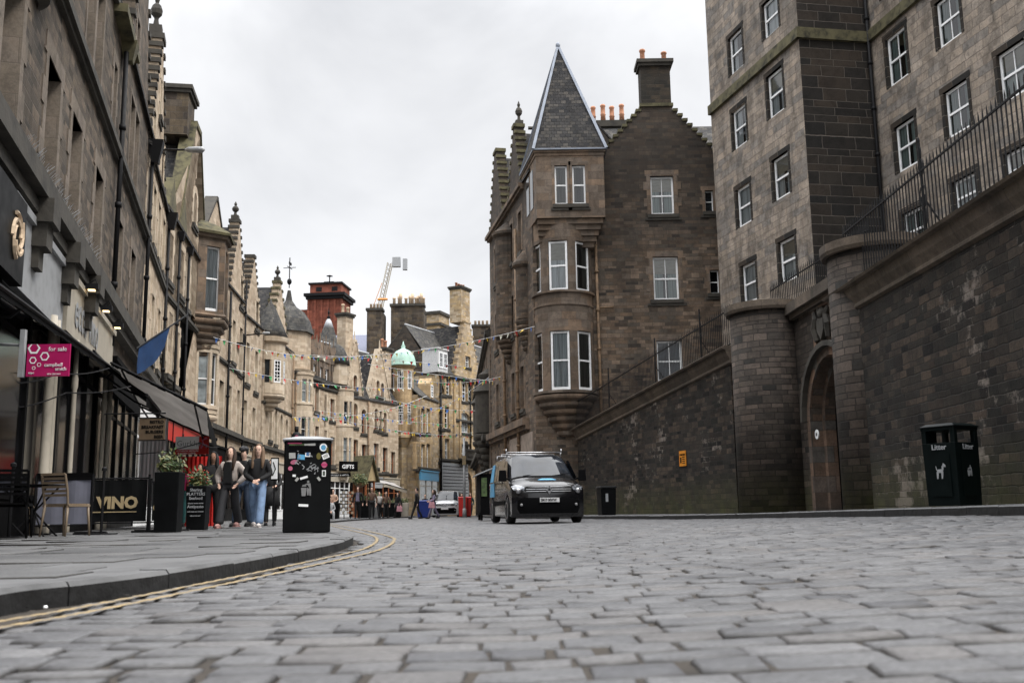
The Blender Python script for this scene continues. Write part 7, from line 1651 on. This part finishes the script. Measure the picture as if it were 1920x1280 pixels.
person('person with dark hair behind the red bins', 866, 73, R_(-10), 1.7, 'lilac', 'clothk', 'hairb', 'clothk')
for (px, Y, z, m_, nm, lb) in ((749.5, 62.7, .45, 'pinkc', 'bag', 'pink bag held by the person in black near the far awning'), (810, 58.2, .62, 'pinkc', 'bag', 'pale pink bag carried by the woman in lilac by the white van')):
    r = thing(nm, lb, 'bag', (G(px, Y, z), Y-.12, z-.05)); b = MB(); b.frus(0, 0, 0, .34, .2, .08, .15, .06); o = b.build('bag_body', M[m_], r); bevel(o, .03); b = MB(); b.tube([(-.1, 0, .33), (-.06, 0, .5), (.06, 0, .5), (.1, 0, .33)], .012, 5); b.build('handle', M[m_], r)
# ---------------------------------------------------------------- bunting strung across the street
FM = []
for n_, c_ in (('flag_red', (.55,.03,.025)), ('flag_yellow', (.65,.45,.05)), ('flag_blue', (.05,.16,.5)), ('flag_green', (.04,.3,.1)), ('flag_pale', (.6,.6,.5))):
    M[n_] = plain(n_, c_, .7, 0, .05); b = MB(); n = 4
    for i in range(n):
        z0, z1 = -.3*i/n, -.3*(i+1)/n; w0, w1 = .12*(1-i/n), .12*(1-(i+1)/n); b.poly([(-w0, .02*math.sin(i*1.3), z0), (-w1, .02*math.sin(i*1.3+1.3), z1), (w1+.001, .02*math.sin(i*1.3+1.3), z1), (w0, .02*math.sin(i*1.3), z0)])
    o = b.build('flag', M[n_]); FM.append(o.data); bpy.data.objects.remove(o)
def bunting(label, pa, pb, sag, sp=.55, k0=0, big=1.):
    a, c = P(*pa), P(*pb); r = thing('bunting', label, 'bunting', tuple(a), group='bunting strings over the street'); d = c-a; L_ = d.length; n = min(int(L_/sp), 48)
    pt = lambda t: d*t-Vector((0, 0, sag*4*t*(1-t)))
    b = MB(); b.tube([pt(i/16) for i in range(17)], .012, 4); b.build('string', M['white'], r); rg = random.Random(k0+5)
    ang = math.atan2(d.y, d.x)
    for i in range(n):
        p = pt((i+.5)/n); o = inst('flag', FM[(i+k0) % 5 if rg.random() < .85 else rg.randrange(5)], r, p, ang+rg.uniform(-.4, .4)); sc_ = big*rg.uniform(.65, .95); o.scale = (sc_*1.0, 1, sc_); o.rotation_euler[0] = rg.gauss(0, .35)
bunting('topmost bunting string, ending on the round bay of the dark gable house', (640, 668, 62), (1002, 612, 46), .35, .6, 0)
bunting('bunting string from the mossy stepped gable towards the green dome', (545, 664, 64), (880, 688, 60), -.1, .6, 1)
bunting('long bunting string from beside the oriel house to the right-hand row', (400, 632, 44), (700, 664, 60), .5, .6, 2)
bunting('bunting string from slated turret down past the spiked gables', (430, 690, 50), (760, 728, 66), .3, .6, 3)
bunting('bunting string below the green dome ending at the right-hand row', (690, 682, 66), (946, 716, 58), .1, .6, 4)
bunting('lower bunting string crossing behind the dark corner bay', (735, 700, 70), (940, 706, 56), .5, .6, 5)
bunting('bunting string rising from the round lamp housing to the arched windows', (548, 782, 50), (800, 742, 70), .5, .55, 6)
bunting('bunting string level with the first-floor windows of curved tenement', (590, 775, 60), (930, 815, 74), .5, .6, 7)
bunting('bunting string across the middle of the gold tenement', (700, 740, 66), (940, 768, 62), .4, .6, 8)
bunting('short bunting string in front of the corner turret base', (738, 806, 76), (930, 800, 80), .5, .6, 9)
bunting('lowest bunting string in front of the gold tenement', (600, 770, 62), (935, 800, 84), .2, .6, 10)
bunting('bunting string sloping under the white dormers of gold tenement', (742, 790, 72), (938, 690, 60), .6, .6, 11)
